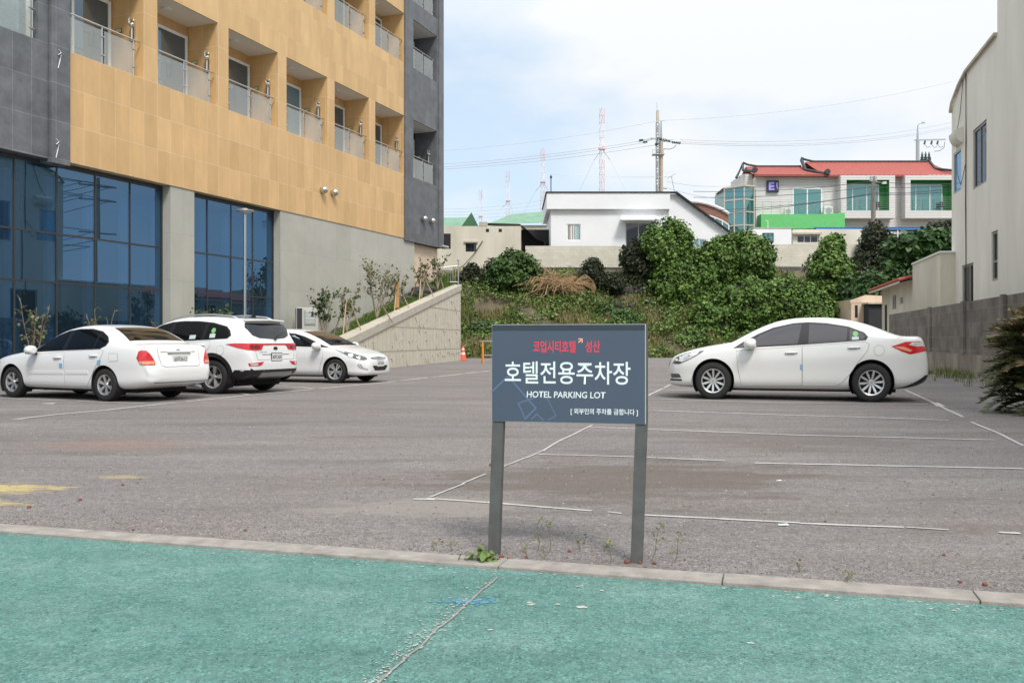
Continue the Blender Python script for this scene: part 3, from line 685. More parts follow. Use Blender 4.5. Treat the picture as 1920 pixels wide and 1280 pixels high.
class Car:
    """s runs rearwards from the front axle; in the car's own frame +x is forward, +y left"""
    def __init__(c, name, label, loc, heading, spec, paint):
        c.wb = spec['wb']; c.paint = paint; c.sp = spec
        c.root = thing(name, loc, heading, label, 'car', 'cars parked in the hotel lot'); c.root.scale = spec['scale'] if isinstance(spec['scale'], tuple) else (spec['scale'],)*3
        top, bot, wid, belt = (pchip(spec[k]) for k in ('top', 'bot', 'wid', 'belt'))
        s0, s1 = spec['top'][0][0], spec['top'][-1][0]
        c.s0, c.s1 = s0, s1
        xs = sorted(set([s0, s0+.012, s0+.03, s0+.06, s0+.1, s0+.15, s0+.22] + list(np.arange(s0+.3, s1-.25, 0.09)) + [s1-.22, s1-.15, s1-.1, s1-.06, s1-.03, s1-.012, s1]))
        tum = spec.get('tumble', 0.30); rings = []
        for s in xs:
            zt, zb, w, zs = top(s), bot(s), wid(s), belt(s)
            zs = min(zs, zt-.055); zb = min(zb, zs-.04)
            H = zs-zb; S = (w*.965, zs); crown = min(.05, .3*(zt-zs)+.012)
            wr = max(w*.45, w*.965 - tum*(zt-zs) - .045); R = (wr, zt-crown)
            hf = [(0, zb), (w*.5, zb), (w*.86, zb+.01*1), (w*.958, zb+.14*H), (w*.968, zb+.30*H), (w*.975, zb+.44*H), (w*.998, zb+.62*H), (w, zb+.74*H), (w*.985, zb+.90*H), S]
            for t in (.33, .67): hf.append((S[0]+(R[0]-S[0])*t + .012*min(1, (zt-zs)/.3), S[1]+(R[1]-S[1])*t))
            hf += [R, (wr*.90, zt-crown*.42), (wr*.55, zt-crown*.12), (0, zt)]
            ring = [(c.X(s), y, z) for y, z in hf] + [(c.X(s), -y, z) for y, z in hf[-2:0:-1]]
            rings.append(ring)
        n = len(rings[0]); vs = [p for r in rings for p in r]; fs = []
        for i in range(len(rings)-1):
            for k in range(n): fs.append((i*n+k, i*n+(k+1) % n, (i+1)*n+(k+1) % n, (i+1)*n+k))
        fs.append(list(range(n))[::-1]); fs.append(list(range((len(rings)-1)*n, len(rings)*n)))
        mb = MB(); mb.add(vs, fs)
        o = mb.build('body', paint, c.root, smooth=True)
        sub = o.modifiers.new('sub', 'SUBSURF'); sub.levels = sub.render_levels = 1
        dg = bpy.context.evaluated_depsgraph_get(); ev = o.evaluated_get(dg); me = bpy.data.meshes.new_from_object(ev)
        bm = bmesh.new(); bm.from_mesh(me); c.bvh = BVHTree.FromBMesh(bm); bm.free()
        # wheel arches are cut out of the closed body
        r = spec['r']; W = spec['w']; ra = r + spec.get('arch', .05); cut = MB(); zc = r + spec.get('arch_up', .012)
        for s in (0, c.wb):
            for sg in (1, -1): cut.cyl((c.X(s), sg*(W-.27), zc), (c.X(s), sg*(W+.2), zc), ra, n=48)
        co = cut.build('cutter', paint, c.root)
        bo = o.modifiers.new('arches', 'BOOLEAN'); bo.operation = 'DIFFERENCE'; bo.solver = 'EXACT'; bo.object = co
        bpy.context.view_layer.update(); dg = bpy.context.evaluated_depsgraph_get(); dg.update(); me2 = bpy.data.meshes.new_from_object(o.evaluated_get(dg))
        o.modifiers.clear(); o.data = me2; bpy.data.objects.remove(co)
        me2.polygons.foreach_set('use_smooth', [True]*len(me2.polygons))
        es = o.modifiers.new('split', 'EDGE_SPLIT'); es.split_angle = radians(40)
        c.body = o
        # dark liners inside the arches, floor pan
        ri = ra - .004
        for s in (0, c.wb):
            for sg in (1, -1):
                ya, yb = sg*(W-.265), sg*(W-.035); ang = [radians(-35+250*i/30) for i in range(31)]
                ins = [(c.X(s)+ri*cos(a), ya, zc+ri*sin(a)) for a in ang]; out = [(c.X(s)+ri*cos(a), yb, zc+ri*sin(a)) for a in ang]
                k = len(ins); lin = MB(); lin.add(ins+out, [(i, i+1, k+i+1, k+i) for i in range(k-1)] + [list(range(k))]); lin.build('arch_liner', M['underbody'], c.root, recalc=False)
        ub = MB(); ub.box(c.X(s1-.55), c.X(s0+.5), -(W-.32), W-.32, .155, .30); ub.build('floor_pan', M['underbody'], c.root)
    def X(c, s): return c.wb/2 - s
    def panel(c, pts, v, m, name, parent=None, off=.003, cell=.06, skirt=.010, flat=False):
        """outline (s, y, z) pressed onto the body along v"""
        v = Vector(v).normalized(); r = v.cross(Vector((0,0,1))).normalized(); u = r.cross(v).normalized()
        P = [Vector((c.X(p[0]), p[1], p[2])) for p in pts]
        q = [(p.dot(r), p.dot(u)) for p in P]; O = sum(P, Vector())/len(P); od = O.dot(v)
        bm = bmesh.new(); bm.faces.new([bm.verts.new((a, b, 0)) for a, b in q])
        for ax in (0, 1):
            lo, hi = min(t[ax] for t in q), max(t[ax] for t in q); k = int((hi-lo)/cell)
            for i in range(1, k+1):
                t = lo + (hi-lo)*i/(k+1); no = (1,0,0) if ax == 0 else (0,1,0); pc = (t,0,0) if ax == 0 else (0,t,0)
                bmesh.ops.bisect_plane(bm, geom=bm.verts[:]+bm.edges[:]+bm.faces[:], plane_co=pc, plane_no=no, dist=1e-6)
        bmesh.ops.triangulate(bm, faces=[f for f in bm.faces if len(f.verts) > 4])
        for vt in bm.verts:
            w = r*vt.co.x + u*vt.co.y + v*(od-4.0)
            hit, nr, _, _ = c.bvh.ray_cast(w, v, 8.0)
            if hit is None:
                w2 = r*vt.co.x + u*vt.co.y + v*od; hit, nr, _, _ = c.bvh.find_nearest(w2)
            if nr.dot(v) > 0: nr = -nr
            vt.co = hit + nr*off
        bm.normal_update()
        for f in bm.faces:
            if f.normal.dot(v) > 0: f.normal_flip()
        if skirt:
            be = [e for e in bm.edges if e.is_boundary]
            ex = bmesh.ops.extrude_edge_only(bm, edges=be)
            for g_ in ex['geom']:
                if isinstance(g_, bmesh.types.BMVert): g_.co += v*skirt
        me = bpy.data.meshes.new(name); bm.to_mesh(me); bm.free()
        o = link_mesh(name, me, m, parent or c.root, smooth=True)
        es = o.modifiers.new('split', 'EDGE_SPLIT'); es.split_angle = radians(50)
        return o
    def side(c, pts, m, name, parent=None, both=True, **k):
        res = []
        for sg in ((1, -1) if both else (1,)):
            par = parent[0 if sg == 1 else 1] if isinstance(parent, list) else parent
            res.append(c.panel([(p[0], sg*c.sp['w'], p[1]) for p in pts], (0, -sg, 0), m, name, par, **k))
        return res
    def door(c, pts, handle, name='door'):
        cx = sum(p[0] for p in pts)/len(pts); cz = sum(p[1] for p in pts)/len(pts)
        def grow(d):
            out = []
            n = len(pts)
            for i, p in enumerate(pts):
                a, b = pts[i-1], pts[(i+1) % n]; t = Vector((b[0]-a[0], b[1]-a[1])).normalized(); nn = Vector((t.y, -t.x))
                if nn.dot(Vector((p[0]-cx, p[1]-cz))) < 0: nn = -nn
                out.append((p[0]+nn.x*d, p[1]+nn.y*d))
            return out
        ds = c.side(pts, c.paint, name, off=.004, cell=.045, skirt=.004)
        for d, sg in zip(ds, (1, -1)):
            c.panel([(p[0], sg*c.sp['w'], p[1]) for p in grow(.007)], (0,-sg,0), M['gap'], 'door_seam', d, off=.0016, cell=.045, skirt=0)
            hs_, hz = handle
            hit, nr, _, _ = c.bvh.ray_cast(Vector((c.X(hs_), sg*2, hz)), Vector((0,-sg,0)), 4)
            y = hit.y + sg*.016
            h = MB(); h.tube([(c.X(hs_-.10), y, hz), (c.X(hs_-.05), y+sg*.012, hz+.004), (c.X(hs_+.05), y+sg*.012, hz+.008), (c.X(hs_+.11), y, hz+.010)], .014, 8)
            h.build('door_handle', c.paint, d, smooth=True)
            c.panel([(hs_-.07, sg*c.sp['w'], hz-.02), (hs_+.05, sg*c.sp['w'], hz-.018), (hs_+.04, sg*c.sp['w'], hz+.012), (hs_-.06, sg*c.sp['w'], hz+.010)], (0,-sg,0), M['gap'], 'handle_recess', d, off=.0062, cell=.04, skirt=0)
        return ds
    def wheels(c, spokes, style):
        r = c.sp['r']; tw = c.sp.get('tw', .20); yc = c.sp['w'] - .035 - tw/2; rr = r*c.sp.get('rimk', .66)
        proto = None
        for s in (0, c.wb):
            for sg in (1, -1):
                if proto is None:
                    hub = MB(); hub.cyl((0,0,-tw*.30),(0,0,tw*.20),rr*.90,n=28); hub.cyl((0,0,tw*.20),(0,0,tw*.28),rr*.62,n=28)
                    w = hub.build('wheel', M['underbody'], c.root)
                    t = MB(); t.lathe([(rr*.97,-tw/2),(rr*1.05,-tw/2-.002),(r*.90,-tw/2+.002),(r*.975,-tw/2+.02),(r,-tw/2+.05),(r,tw/2-.05),(r*.975,tw/2-.02),(r*.90,tw/2-.002),(rr*1.05,tw/2+.002),(rr*.99,tw/2-.006),(rr*.97,tw/2-.03),(rr*.97,-tw/2)], 48)
                    t.build('tyre', M['rubber'], w, smooth=True)
                    k = MB(); k.lathe([(rr*.885,-tw*.3),(rr*.885,tw*.30),(rr*.91,tw*.42),(rr*.985,tw*.46),(rr*1.01,tw*.44),(rr*1.0,tw*.30)], 48)
                    zf = tw*.36
                    for i in range(spokes):
                        a = 2*pi*i/spokes
                        for da, w0, w1 in (style.get('pair') or [(0, style['w0'], style['w1'])]):
                            aa = a + da; d = Vector((cos(aa), sin(aa), 0)); nn = Vector((-sin(aa), cos(aa), 0)); a0, a1 = rr*.18, rr*.93
                            f0, f1 = zf-.012, zf+.018
                            vs = [d*a0-nn*w0+Vector((0,0,f0)), d*a0+nn*w0+Vector((0,0,f0)), d*a1+nn*w1+Vector((0,0,f1)), d*a1-nn*w1+Vector((0,0,f1))]
                            mid = [d*(a0*.4+a1*.6)+nn*style.get('wm', (w0+w1)/2)+Vector((0,0,f0*.5+f1*.5+.004)), d*(a0*.4+a1*.6)-nn*style.get('wm', (w0+w1)/2)+Vector((0,0,f0*.5+f1*.5+.004))]
                            loop = [vs[0], vs[1], mid[0], vs[2], vs[3], mid[1]]
                            lo = [p - Vector((0,0,.05)) for p in loop]
                            k.add(loop+lo, [list(range(6)), list(range(6,12))[::-1]] + [((j+1) % 6, j, 6+j, 6+(j+1) % 6) for j in range(6)])
                    k.cyl((0,0,zf-.07),(0,0,zf+.005),rr*.24,rr*.20,n=20)
                    for i in range(5): a = 2*pi*(i+.5)/5; k.cyl((rr*.33*cos(a),rr*.33*sin(a),zf-.08),(rr*.33*cos(a),rr*.33*sin(a),zf-.03),.012,n=6)
                    k.build('rim', M['alloy'], w)
                    cp = MB(); cp.cyl((0,0,zf+.005),(0,0,zf+.010),rr*.13,n=16); cp.build('hub_cap', M['grey_metal'], w)
                    proto = w; o = w
                else:
                    o = proto.copy(); COL.objects.link(o); o.parent = c.root
                    for ch in list(proto.children):
                        d = ch.copy(); COL.objects.link(d); d.parent = o
                o.location = (c.X(s), sg*yc, r); o.rotation_euler = (radians(-90*sg), radians(17+s*9), 0)
    def mirror(c, s, z, w_=.20, h_=.13, y_out=.16, m2=None):
        for sg in (1, -1):
            hit, _, _, _ = c.bvh.ray_cast(Vector((c.X(s), sg*2, z)), Vector((0,-sg,0)), 4); y = hit.y
            q = MB(); prof = []
            M4 = Matrix.Translation((c.X(s+.02), y+sg*(y_out-.02), z+.05)) @ Matrix.Diagonal((.125, w_*.56, h_*.60, 1))
            q.ball((0,0,0), 1.0, 12); q.v = [tuple(M4 @ Vector((max(-.75, p[0]), p[1], max(-.9, p[2])))) for p in q.v]
            mo = q.build('wing_mirror', m2 or c.paint, c.root, smooth=True)
            a = MB(); a.tube([(c.X(s), y-sg*.02, z-.025), (c.X(s+.02), y+sg*(y_out*.7), z+.0)], .028, 8); a.box(c.X(s+.02)-.055, c.X(s+.02)+.05, min(y+sg*.05,y+sg*(y_out+.06)), max(y+sg*.05,y+sg*(y_out+.06)), z-.022, z-.004)
            a.build('mirror_arm', M['car_black'], mo, smooth=False)
            g = MB(); g.box(c.X(s+.02)-.074, c.X(s+.02)-.066, min(y+sg*(y_out-.10),y+sg*(y_out+.06)), max(y+sg*(y_out-.10),y+sg*(y_out+.06)), z+.01, z+.10); g.build('mirror_glass', M['car_glass'], mo)
    def plate(c, txt, s, z, rear=True, w=.335, h=.155, frame=None):
        sg = -1 if rear else 1
        rt = (0,-1,0) if rear else (0,1,0)
        hit, nr, _, _ = c.bvh.ray_cast(Vector((c.X(c.s1)-1 if rear else c.X(c.s0)+1, 0, z)), Vector((-sg,0,0)), 4)
        x = hit.x + sg*.012
        b = MB(); b.box(x-.006, x+.006, -w/2-.012, w/2+.012, z-h/2-.012, z+h/2+.012); bo = b.build('number_plate', frame or M['plate'], c.root)
        b = MB(); b.box(x+sg*.006-.0015, x+sg*.006+.0025 if sg > 0 else x+sg*.006+.0015, -w/2, w/2, z-h/2, z+h/2)
        b = MB(); xa, xb = sorted((x+sg*.006, x+sg*.009)); b.box(xa, xb, -w/2, w/2, z-h/2, z+h/2); b.build('plate_face', M['plate'], bo)
        text_mesh(txt, M['plate_ink'], bo, (x+sg*.0105, 0, z), rt, (0,0,1), w*.88, h*.62, 'plate_lettering', bold=.012)
        return x
    def badge(c, s_rear, y, z, w, h, m):
        pass

HEAD_N = Vector((0.936, -0.352, 0)).normalized()                   # away from the hotel
def car_at(front_contact, rear_contact, wb, track_half, side):
    """origin and heading from the ground contacts of the near-side wheels; side +1: the left wheels face the camera"""
    f, r = front_contact, rear_contact; d = (f-r).normalized(); left = Vector((-d.y, d.x, 0))
    mid = (f+r)/2 - left*side*track_half
    return mid, atan2(d.y, d.x)

# ---- white saloon on the right, seen from its left side
K3 = dict(scale=(.966,.985,1.012), wb=2.70, w=0.89, r=.326, tw=.205, rimk=.655, tumble=.34,
  top=[(-.87,.54),(-.855,.62),(-.80,.715),(-.68,.785),(-.5,.845),(-.25,.910),(0,.955),(.2,.986),(.30,1.010),(.55,1.135),(.80,1.255),(1.05,1.35),(1.32,1.408),(1.58,1.432),(1.84,1.436),(2.11,1.424),(2.37,1.386),(2.63,1.322),(2.9,1.226),(3.11,1.140),(3.22,1.110),(3.38,1.104),(3.50,1.106),(3.555,1.088),(3.585,1.00),(3.62,.85),(3.655,.72),(3.67,.60)],
  bot=[(-.87,.44),(-.85,.28),(-.75,.215),(-.5,.195),(0,.185),(.5,.175),(2.2,.175),(2.7,.185),(3.2,.21),(3.45,.26),(3.6,.34),(3.66,.44),(3.67,.52)],
  wid=[(-.87,.36),(-.855,.48),(-.80,.62),(-.70,.735),(-.5,.825),(-.15,.872),(.35,.882),(1.5,.89),(2.7,.885),(3.0,.868),(3.25,.825),(3.45,.765),(3.58,.68),(3.64,.58),(3.67,.42)],
  belt=[(-.87,.50),(-.7,.68),(-.4,.775),(0,.852),(.35,.895),(.7,.925),(1.5,.965),(2.4,1.03),(2.8,1.06),(3.2,1.075),(3.5,1.06),(3.60,.90),(3.67,.55)])
mid, hd = car_at(gp(1336,748), gp(1635,753.5), 2.7, .76*.985, 1)
k3 = Car('white_sedan', 'white saloon parked alone on the right with its left side to the camera', mid, hd, K3, M['car_pearl'])
k3.wheels(10, dict(w0=.011, w1=.015, wm=.019))
k3.side([(.36,.893),(1.49,.950),(2.61,1.032),(2.645,1.085),(2.585,1.16),(2.32,1.262),(1.975,1.318),(1.66,1.338),(1.4,1.322),(1.05,1.245),(.79,1.137),(.53,1.0)], M['car_black'], 'window_trim', off=.0035)
k3.side([(.63,.925),(1.475,.968),(1.545,1.300),(1.41,1.302),(1.07,1.222),(.82,1.118)], M['car_glass_grey'], 'side_window', off=.006)
k3.side([(1.655,.975),(2.29,1.022),(2.31,1.236),(1.975,1.290),(1.675,1.305)], M['car_glass_grey'], 'side_window', off=.006)
k3.side([(2.335,1.026),(2.565,1.043),(2.595,1.085),(2.55,1.145),(2.352,1.220)], M['car_glass_grey'], 'quarter_window', off=.006)
k3.side([(.405,.90),(.60,.912),(.78,1.085),(.70,1.065)], M['car_glass_grey'], 'quarter_window', off=.006)
d1 = k3.door([(.415,.845),(1.54,.925),(1.545,.45),(1.54,.262),(.50,.25),(.455,.50)], (1.36,.815), 'door')
d2 = k3.door([(1.556,.928),(2.60,1.005),(2.66,.96),(2.63,.86),(2.47,.66),(2.34,.46),(2.20,.315),(2.11,.264),(1.556,.262)], (2.41,.905), 'door')
k3.side([(3.02,.930),(3.25,1.005),(3.50,1.015),(3.63,.99),(3.63,.86),(3.33,.80),(3.18,.85)], M['tail_red'], 'tail_light', off=.006)
k3.side([(3.06,.923),(3.20,.875),(3.32,.838),(3.36,.868),(3.22,.925)], M['tail_amber'], 'tail_lens', off=.009)
k3.side([(3.30,.955),(3.36,.998),(3.52,1.004),(3.585,.94),(3.44,.925)], M['lens'], 'tail_lens', off=.009)
for sg in (1, -1): k3.panel([(3.22,sg*.80,.225),(3.42,sg*.76,.33),(3.60,sg*.66,.455),(3.66,sg*.40,.47),(3.66,sg*.40,.34),(3.45,sg*.70,.27)], (.62,-.78*sg,0), M['car_black'], 'rear_valance', off=.005, cell=.04)
k3.side([(-.76,.615),(-.68,.735),(-.50,.80),(-.16,.855),(-.18,.83),(-.32,.745),(-.48,.665),(-.62,.61)], M['lamp_dark'], 'headlight', off=.004)
k3.side([(-.64,.665),(-.56,.765),(-.24,.835),(-.28,.785),(-.44,.695),(-.56,.645)], M['lens'], 'headlight_lens', off=.008)
k3.side([(-.80,.44),(-.62,.44),(-.58,.37),(-.78,.36)], M['lamp_dark'], 'fog_light', off=.004); k3.side([(-.80,.345),(-.57,.345),(-.57,.315),(-.80,.315)], M['car_black'], 'bumper_slot', off=.004)
k3.side([(2.82+.088*cos(2*pi*i/20), .862+.088*sin(2*pi*i/20)) for i in range(20)], M['gap'], 'fuel_flap', both=False, off=.0016, skirt=0)
k3.side([(2.82+.083*cos(2*pi*i/20), .862+.083*sin(2*pi*i/20)) for i in range(20)], M['car_pearl'], 'fuel_flap', both=False, off=.004, skirt=.003)
k3.side([(1.52,.625),(1.56,.625),(1.56,.545),(1.52,.545)], M['pad'], 'door_guard', both=False, off=.014)
k3.side([(2.44+.045*cos(2*pi*i/14), 1.135+.045*sin(2*pi*i/14)) for i in range(14)], M['sticker_g'], 'window_sticker', both=False, off=.008, skirt=0)
k3.side([(2.38,1.085),(2.49,1.09),(2.49,1.04),(2.38,1.035)], M['sticker_w'], 'window_sticker', both=False, off=.008, skirt=0)
k3.mirror(.65,.915, w_=.24, h_=.165)
k3.panel([(.33,-.66,.99),(.33,.66,.99),(1.08,.53,1.33),(1.08,-.53,1.33)], (-1,0,0), M['car_glass'], 'windscreen', off=.004)
k3.panel([(2.62,-.50,1.33),(2.62,.50,1.33),(3.13,.62,1.18),(3.13,-.62,1.18)], (0.05,0,-1), M['car_glass'], 'rear_window', off=.004)
k3.panel([(-.8,-.42,.66),(-.8,.42,.66),(-.8,.36,.58),(-.8,-.36,.58)], (-1,0,0), M['car_black'], 'grille', off=.005)
k3.plate('52허 8843', 0, .47, rear=False, w=.5, h=.10)
k3.side([(.1,.205),(.30,.205),(2.3,.205),(2.36,.18),(.3,.178)], M['gap'], 'sill_strip', off=.003)

# ---- older white saloon, far left, seen from behind on its left
XD = dict(scale=.93, wb=2.61, w=0.862, r=.305, tw=.195, rimk=.63, tumble=.33, arch=.045,
  top=[(-.87,.52),(-.85,.60),(-.78,.69),(-.6,.765),(-.35,.83),(0,.885),(.35,.93),(.52,.96),(.62,1.005),(.9,1.145),(1.2,1.29),(1.5,1.375),(1.8,1.415),(2.05,1.425),(2.3,1.408),(2.55,1.358),(2.8,1.262),(3.0,1.155),(3.12,1.09),(3.22,1.062),(3.4,1.056),(3.50,1.045),(3.565,1.01),(3.60,.90),(3.615,.74),(3.66,.70),(3.69,.62),(3.70,.55)],
  bot=[(-.87,.42),(-.85,.28),(-.75,.22),(-.5,.2),(0,.2),(.5,.185),(2.2,.185),(2.7,.20),(3.2,.225),(3.5,.27),(3.62,.31),(3.69,.38),(3.70,.45)],
  wid=[(-.87,.36),(-.855,.48),(-.80,.62),(-.70,.72),(-.5,.80),(-.15,.845),(.35,.855),(1.5,.862),(2.6,.858),(3.0,.85),(3.3,.83),(3.5,.80),(3.58,.765),(3.64,.74),(3.68,.66),(3.70,.5)],
  belt=[(-.87,.47),(-.7,.64),(-.4,.74),(0,.81),(.4,.865),(.8,.90),(1.5,.93),(2.4,.965),(2.8,.985),(3.2,.99),(3.5,.965),(3.58,.86),(3.62,.68),(3.70,.5)])
mid, hd = car_at(gp(31,744.6), gp(202,752), 2.61, .735*.93, 1)
xd = Car('white_sedan', 'older white saloon at the left edge with rounded red tail lights and square plate', mid, hd, XD, M['car_white'])
xd.wheels(6, dict(w0=.022, w1=.032, wm=.024))
xd.side([(.60,.893),(1.5,.927),(2.50,.960),(2.64,1.02),(2.68,1.09),(2.60,1.19),(2.40,1.285),(2.1,1.335),(1.75,1.335),(1.45,1.30),(1.18,1.215),(.9,1.085)], M['car_black'], 'window_trim', off=.0035)
xd.side([(.70,.912),(1.46,.945),(1.53,1.295),(1.44,1.275),(1.18,1.19),(.93,1.065)], M['car_glass'], 'side_window', off=.006)
xd.side([(1.58,.948),(2.31,.972),(2.36,1.28),(2.1,1.312),(1.75,1.315),(1.64,1.308)], M['car_glass'], 'side_window', off=.006)
xd.side([(2.35,.974),(2.49,.980),(2.60,1.03),(2.635,1.09),(2.57,1.18),(2.40,1.262)], M['car_glass'], 'quarter_window', off=.006)
xd.door([(.58,.84),(1.55,.905),(1.545,.5),(1.53,.27),(.53,.265),(.50,.55)], (1.38,.79))
xd.door([(1.566,.908),(2.52,.948),(2.60,.93),(2.56,.82),(2.36,.58),(2.22,.38),(2.13,.275),(1.545,.272)], (2.36,.83))
xd.side([(.53,.53),(1.53,.545),(1.53,.49),(.53,.475)], M['car_white'], 'rub_strip', off=.012); xd.side([(1.58,.545),(2.20,.55),(2.20,.50),(1.58,.49)], M['car_white'], 'rub_strip', off=.012)
xd.side([(2.75,.88),(2.98,.885),(2.99,.74),(2.77,.73)], M['gap'], 'fuel_flap', both=False, off=.0016, skirt=0); xd.side([(2.757,.874),(2.973,.879),(2.983,.746),(2.777,.737)], M['car_white'], 'fuel_flap', both=False, off=.004, skirt=.003)
xd.side([(1.44,.69),(1.52,.69),(1.52,.61),(1.44,.61)], M['pad'], 'door_guard', both=False, off=.014); xd.side([(2.48,.76),(2.56,.76),(2.54,.68),(2.46,.68)], M['pad'], 'door_guard', both=False, off=.014)
xd.mirror(.74,.885, w_=.20, h_=.15)
xd.panel([(2.52,-.52,1.36),(2.52,.52,1.36),(3.06,.63,1.125),(3.06,-.63,1.125)], (0.6,0,-1), M['car_black'], 'window_trim', off=.003)
xd.panel([(2.56,-.49,1.345),(2.56,.49,1.345),(3.03,.595,1.135),(3.03,-.595,1.135)], (0.6,0,-1), M['car_glass'], 'rear_window', off=.006)
xd.panel([(.60,-.60,1.0),(.60,.60,1.0),(1.26,.50,1.31),(1.26,-.50,1.31)], (-1,0,0), M['car_glass'], 'windscreen', off=.004)
for sg in (1, -1):
    v = (.80, -.60*sg, 0)
    tl = xd.panel([(3.50,sg*.82,.925),(3.55,sg*.78,.95),(3.58,sg*.72,.93),(3.60,sg*.66,.87),(3.61,sg*.605,.79),(3.615,sg*.57,.72),(3.615,sg*.565,.675),(3.57,sg*.785,.675),(3.52,sg*.815,.69),(3.46,sg*.835,.80)], v, M['tail_red'], 'tail_light', off=.008, cell=.04)
    xd.panel([(3.61,sg*.60,.745),(3.615,sg*.578,.688),(3.57,sg*.785,.688),(3.52,sg*.815,.70),(3.50,sg*.82,.745)], v, M['tail_amber'], 'tail_lens', tl, off=.011, cell=.04)
bl = xd.panel([(3.55,-.47,1.0),(3.55,.47,1.0),(3.6,.49,.86),(3.6,.46,.66),(3.6,.40,.635),(3.6,-.40,.635),(3.6,-.46,.66),(3.6,-.49,.86)], (1,0,0), M['gap'], 'boot_seam', off=.0016, skirt=0)
bl = xd.panel([(3.55,-.46,.995),(3.55,.46,.995),(3.6,.482,.86),(3.6,.452,.665),(3.6,.395,.643),(3.6,-.395,.643),(3.6,-.452,.665),(3.6,-.482,.86)], (1,0,0), M['car_white'], 'boot_lid', off=.004, skirt=.004)
xd.panel([(3.6,-.27,.90),(3.6,.27,.90),(3.6,.27,.868),(3.6,-.27,.868)], (1,0,0), M['silver_trim'], 'boot_handle', bl, off=.022, skirt=.02)
xd.panel([(3.6,-.045,.955),(3.6,.045,.955),(3.6,.045,.93),(3.6,-.045,.93)], (1,0,0), M['chrome'], 'badge', bl, off=.008)
xd.panel([(3.6,.28,.915),(3.6,.42,.915),(3.6,.42,.90),(3.6,.28,.90)], (1,0,0), M['silver_trim'], 'badge', bl, off=.007)
xd.panel([(3.6,-.30,.915),(3.6,-.40,.915),(3.6,-.40,.90),(3.6,-.30,.90)], (1,0,0), M['silver_trim'], 'badge', bl, off=.007)
xd.plate('65머3612', 0, .775)
xd.panel([(3.7,-.62,.36),(3.7,.62,.36),(3.7,.62,.345),(3.7,-.62,.345)], (1,0,0), M['gap'], 'bumper_crease', off=.002, skirt=0)
e = MB(); e.cyl((xd.X(3.72), -.42, .25), (xd.X(3.40), -.42, .27), .03, n=10); e.build('exhaust', M['grey_metal'], xd.root)
xd.panel([(-.8,-.40,.62),(-.8,.40,.62),(-.8,.34,.55),(-.8,-.34,.55)], (-1,0,0), M['car_black'], 'grille', off=.005)
xd.side([(-.72,.58),(-.55,.68),(-.32,.72),(-.35,.64),(-.6,.56)], M['lens'], 'headlight', off=.005)

# ---- white sport utility car in the middle of the left row, seen from behind
SP = dict(scale=.945, wb=2.67, w=0.925, r=.352, tw=.225, rimk=.665, tumble=.27, arch=.055,
  top=[(-.9,.62),(-.88,.76),(-.8,.88),(-.6,.96),(-.3,1.01),(0,1.045),(.35,1.085),(.48,1.12),(.75,1.27),(1.0,1.40),(1.25,1.50),(1.55,1.575),(1.9,1.61),(2.3,1.618),(2.7,1.60),(3.0,1.575),(3.20,1.55),(3.27,1.515),(3.36,1.37),(3.46,1.19),(3.53,1.06),(3.555,.98),(3.57,.85),(3.585,.74),(3.60,.68),(3.61,.60)],
  bot=[(-.9,.42),(-.88,.32),(-.8,.26),(-.5,.235),(0,.235),(.5,.23),(2.2,.23),(2.7,.24),(3.2,.28),(3.45,.33),(3.56,.38),(3.60,.42),(3.61,.48)],
  wid=[(-.9,.45),(-.88,.58),(-.80,.72),(-.65,.82),(-.4,.885),(0,.915),(.5,.918),(1.5,.925),(2.7,.922),(3.0,.905),(3.25,.875),(3.42,.845),(3.52,.80),(3.57,.755),(3.60,.68),(3.61,.55)],
  belt=[(-.9,.55),(-.7,.84),(-.4,.92),(0,.97),(.5,1.0),(1.0,1.02),(2.0,1.065),(2.8,1.11),(3.1,1.125),(3.3,1.12),(3.45,1.06),(3.54,.97),(3.58,.7),(3.61,.52)])
mid = (gp(404,738.5) + gp(497.5,730.5))/2 - Vector((HEAD_N.x, HEAD_N.y, 0))*(2.67/2*.945)
sp = Car('white_suv', 'white SUV with dark wheel arch cladding parked between the two saloons by the hotel', mid, atan2(-HEAD_N.y, -HEAD_N.x)-.02, SP, M['car_white'])
sp.wheels(5, dict(w0=.03, w1=.04, pair=[(.13, .014, .020), (-.13, .014, .020)], wm=.020))
sp.side([(.55,1.035),(1.4,1.07),(2.4,1.105),(3.02,1.135),(3.10,1.20),(3.05,1.30),(2.95,1.385),(2.6,1.465),(2.2,1.50),(1.8,1.505),(1.5,1.485),(1.2,1.42),(.9,1.28)], M['car_black'], 'window_trim', off=.0035)
sp.side([(.75,1.06),(1.44,1.085),(1.50,1.462),(1.24,1.405),(.97,1.28)], M['car_glass'], 'side_window', off=.006)
sp.side([(1.56,1.09),(2.36,1.12),(2.40,1.462),(2.2,1.478),(1.8,1.482),(1.62,1.472)], M['car_glass'], 'side_window', off=.006)
sp.side([(2.46,1.125),(2.98,1.152),(3.05,1.20),(3.0,1.30),(2.92,1.365),(2.6,1.44),(2.50,1.455)], M['car_glass'], 'quarter_window', off=.006)
sp.side([(2.06,1.205),(2.22,1.21),(2.22,1.13),(2.06,1.125)], M['sticker_w'], 'window_sticker', both=False, off=.008, skirt=0)
sp.side([(2.58,1.235),(2.72,1.24),(2.72,1.155),(2.58,1.15)], M['sticker_w'], 'window_sticker', both=False, off=.008, skirt=0)
sp.side([(2.65+.055*cos(2*pi*i/14), 1.30+.055*sin(2*pi*i/14)) for i in range(14)], M['sticker_g'], 'window_sticker', both=False, off=.008, skirt=0)
sp.door([(.52,.98),(1.50,1.035),(1.50,.6),(1.49,.42),(.52,.40),(.48,.65)], (1.33,.955))
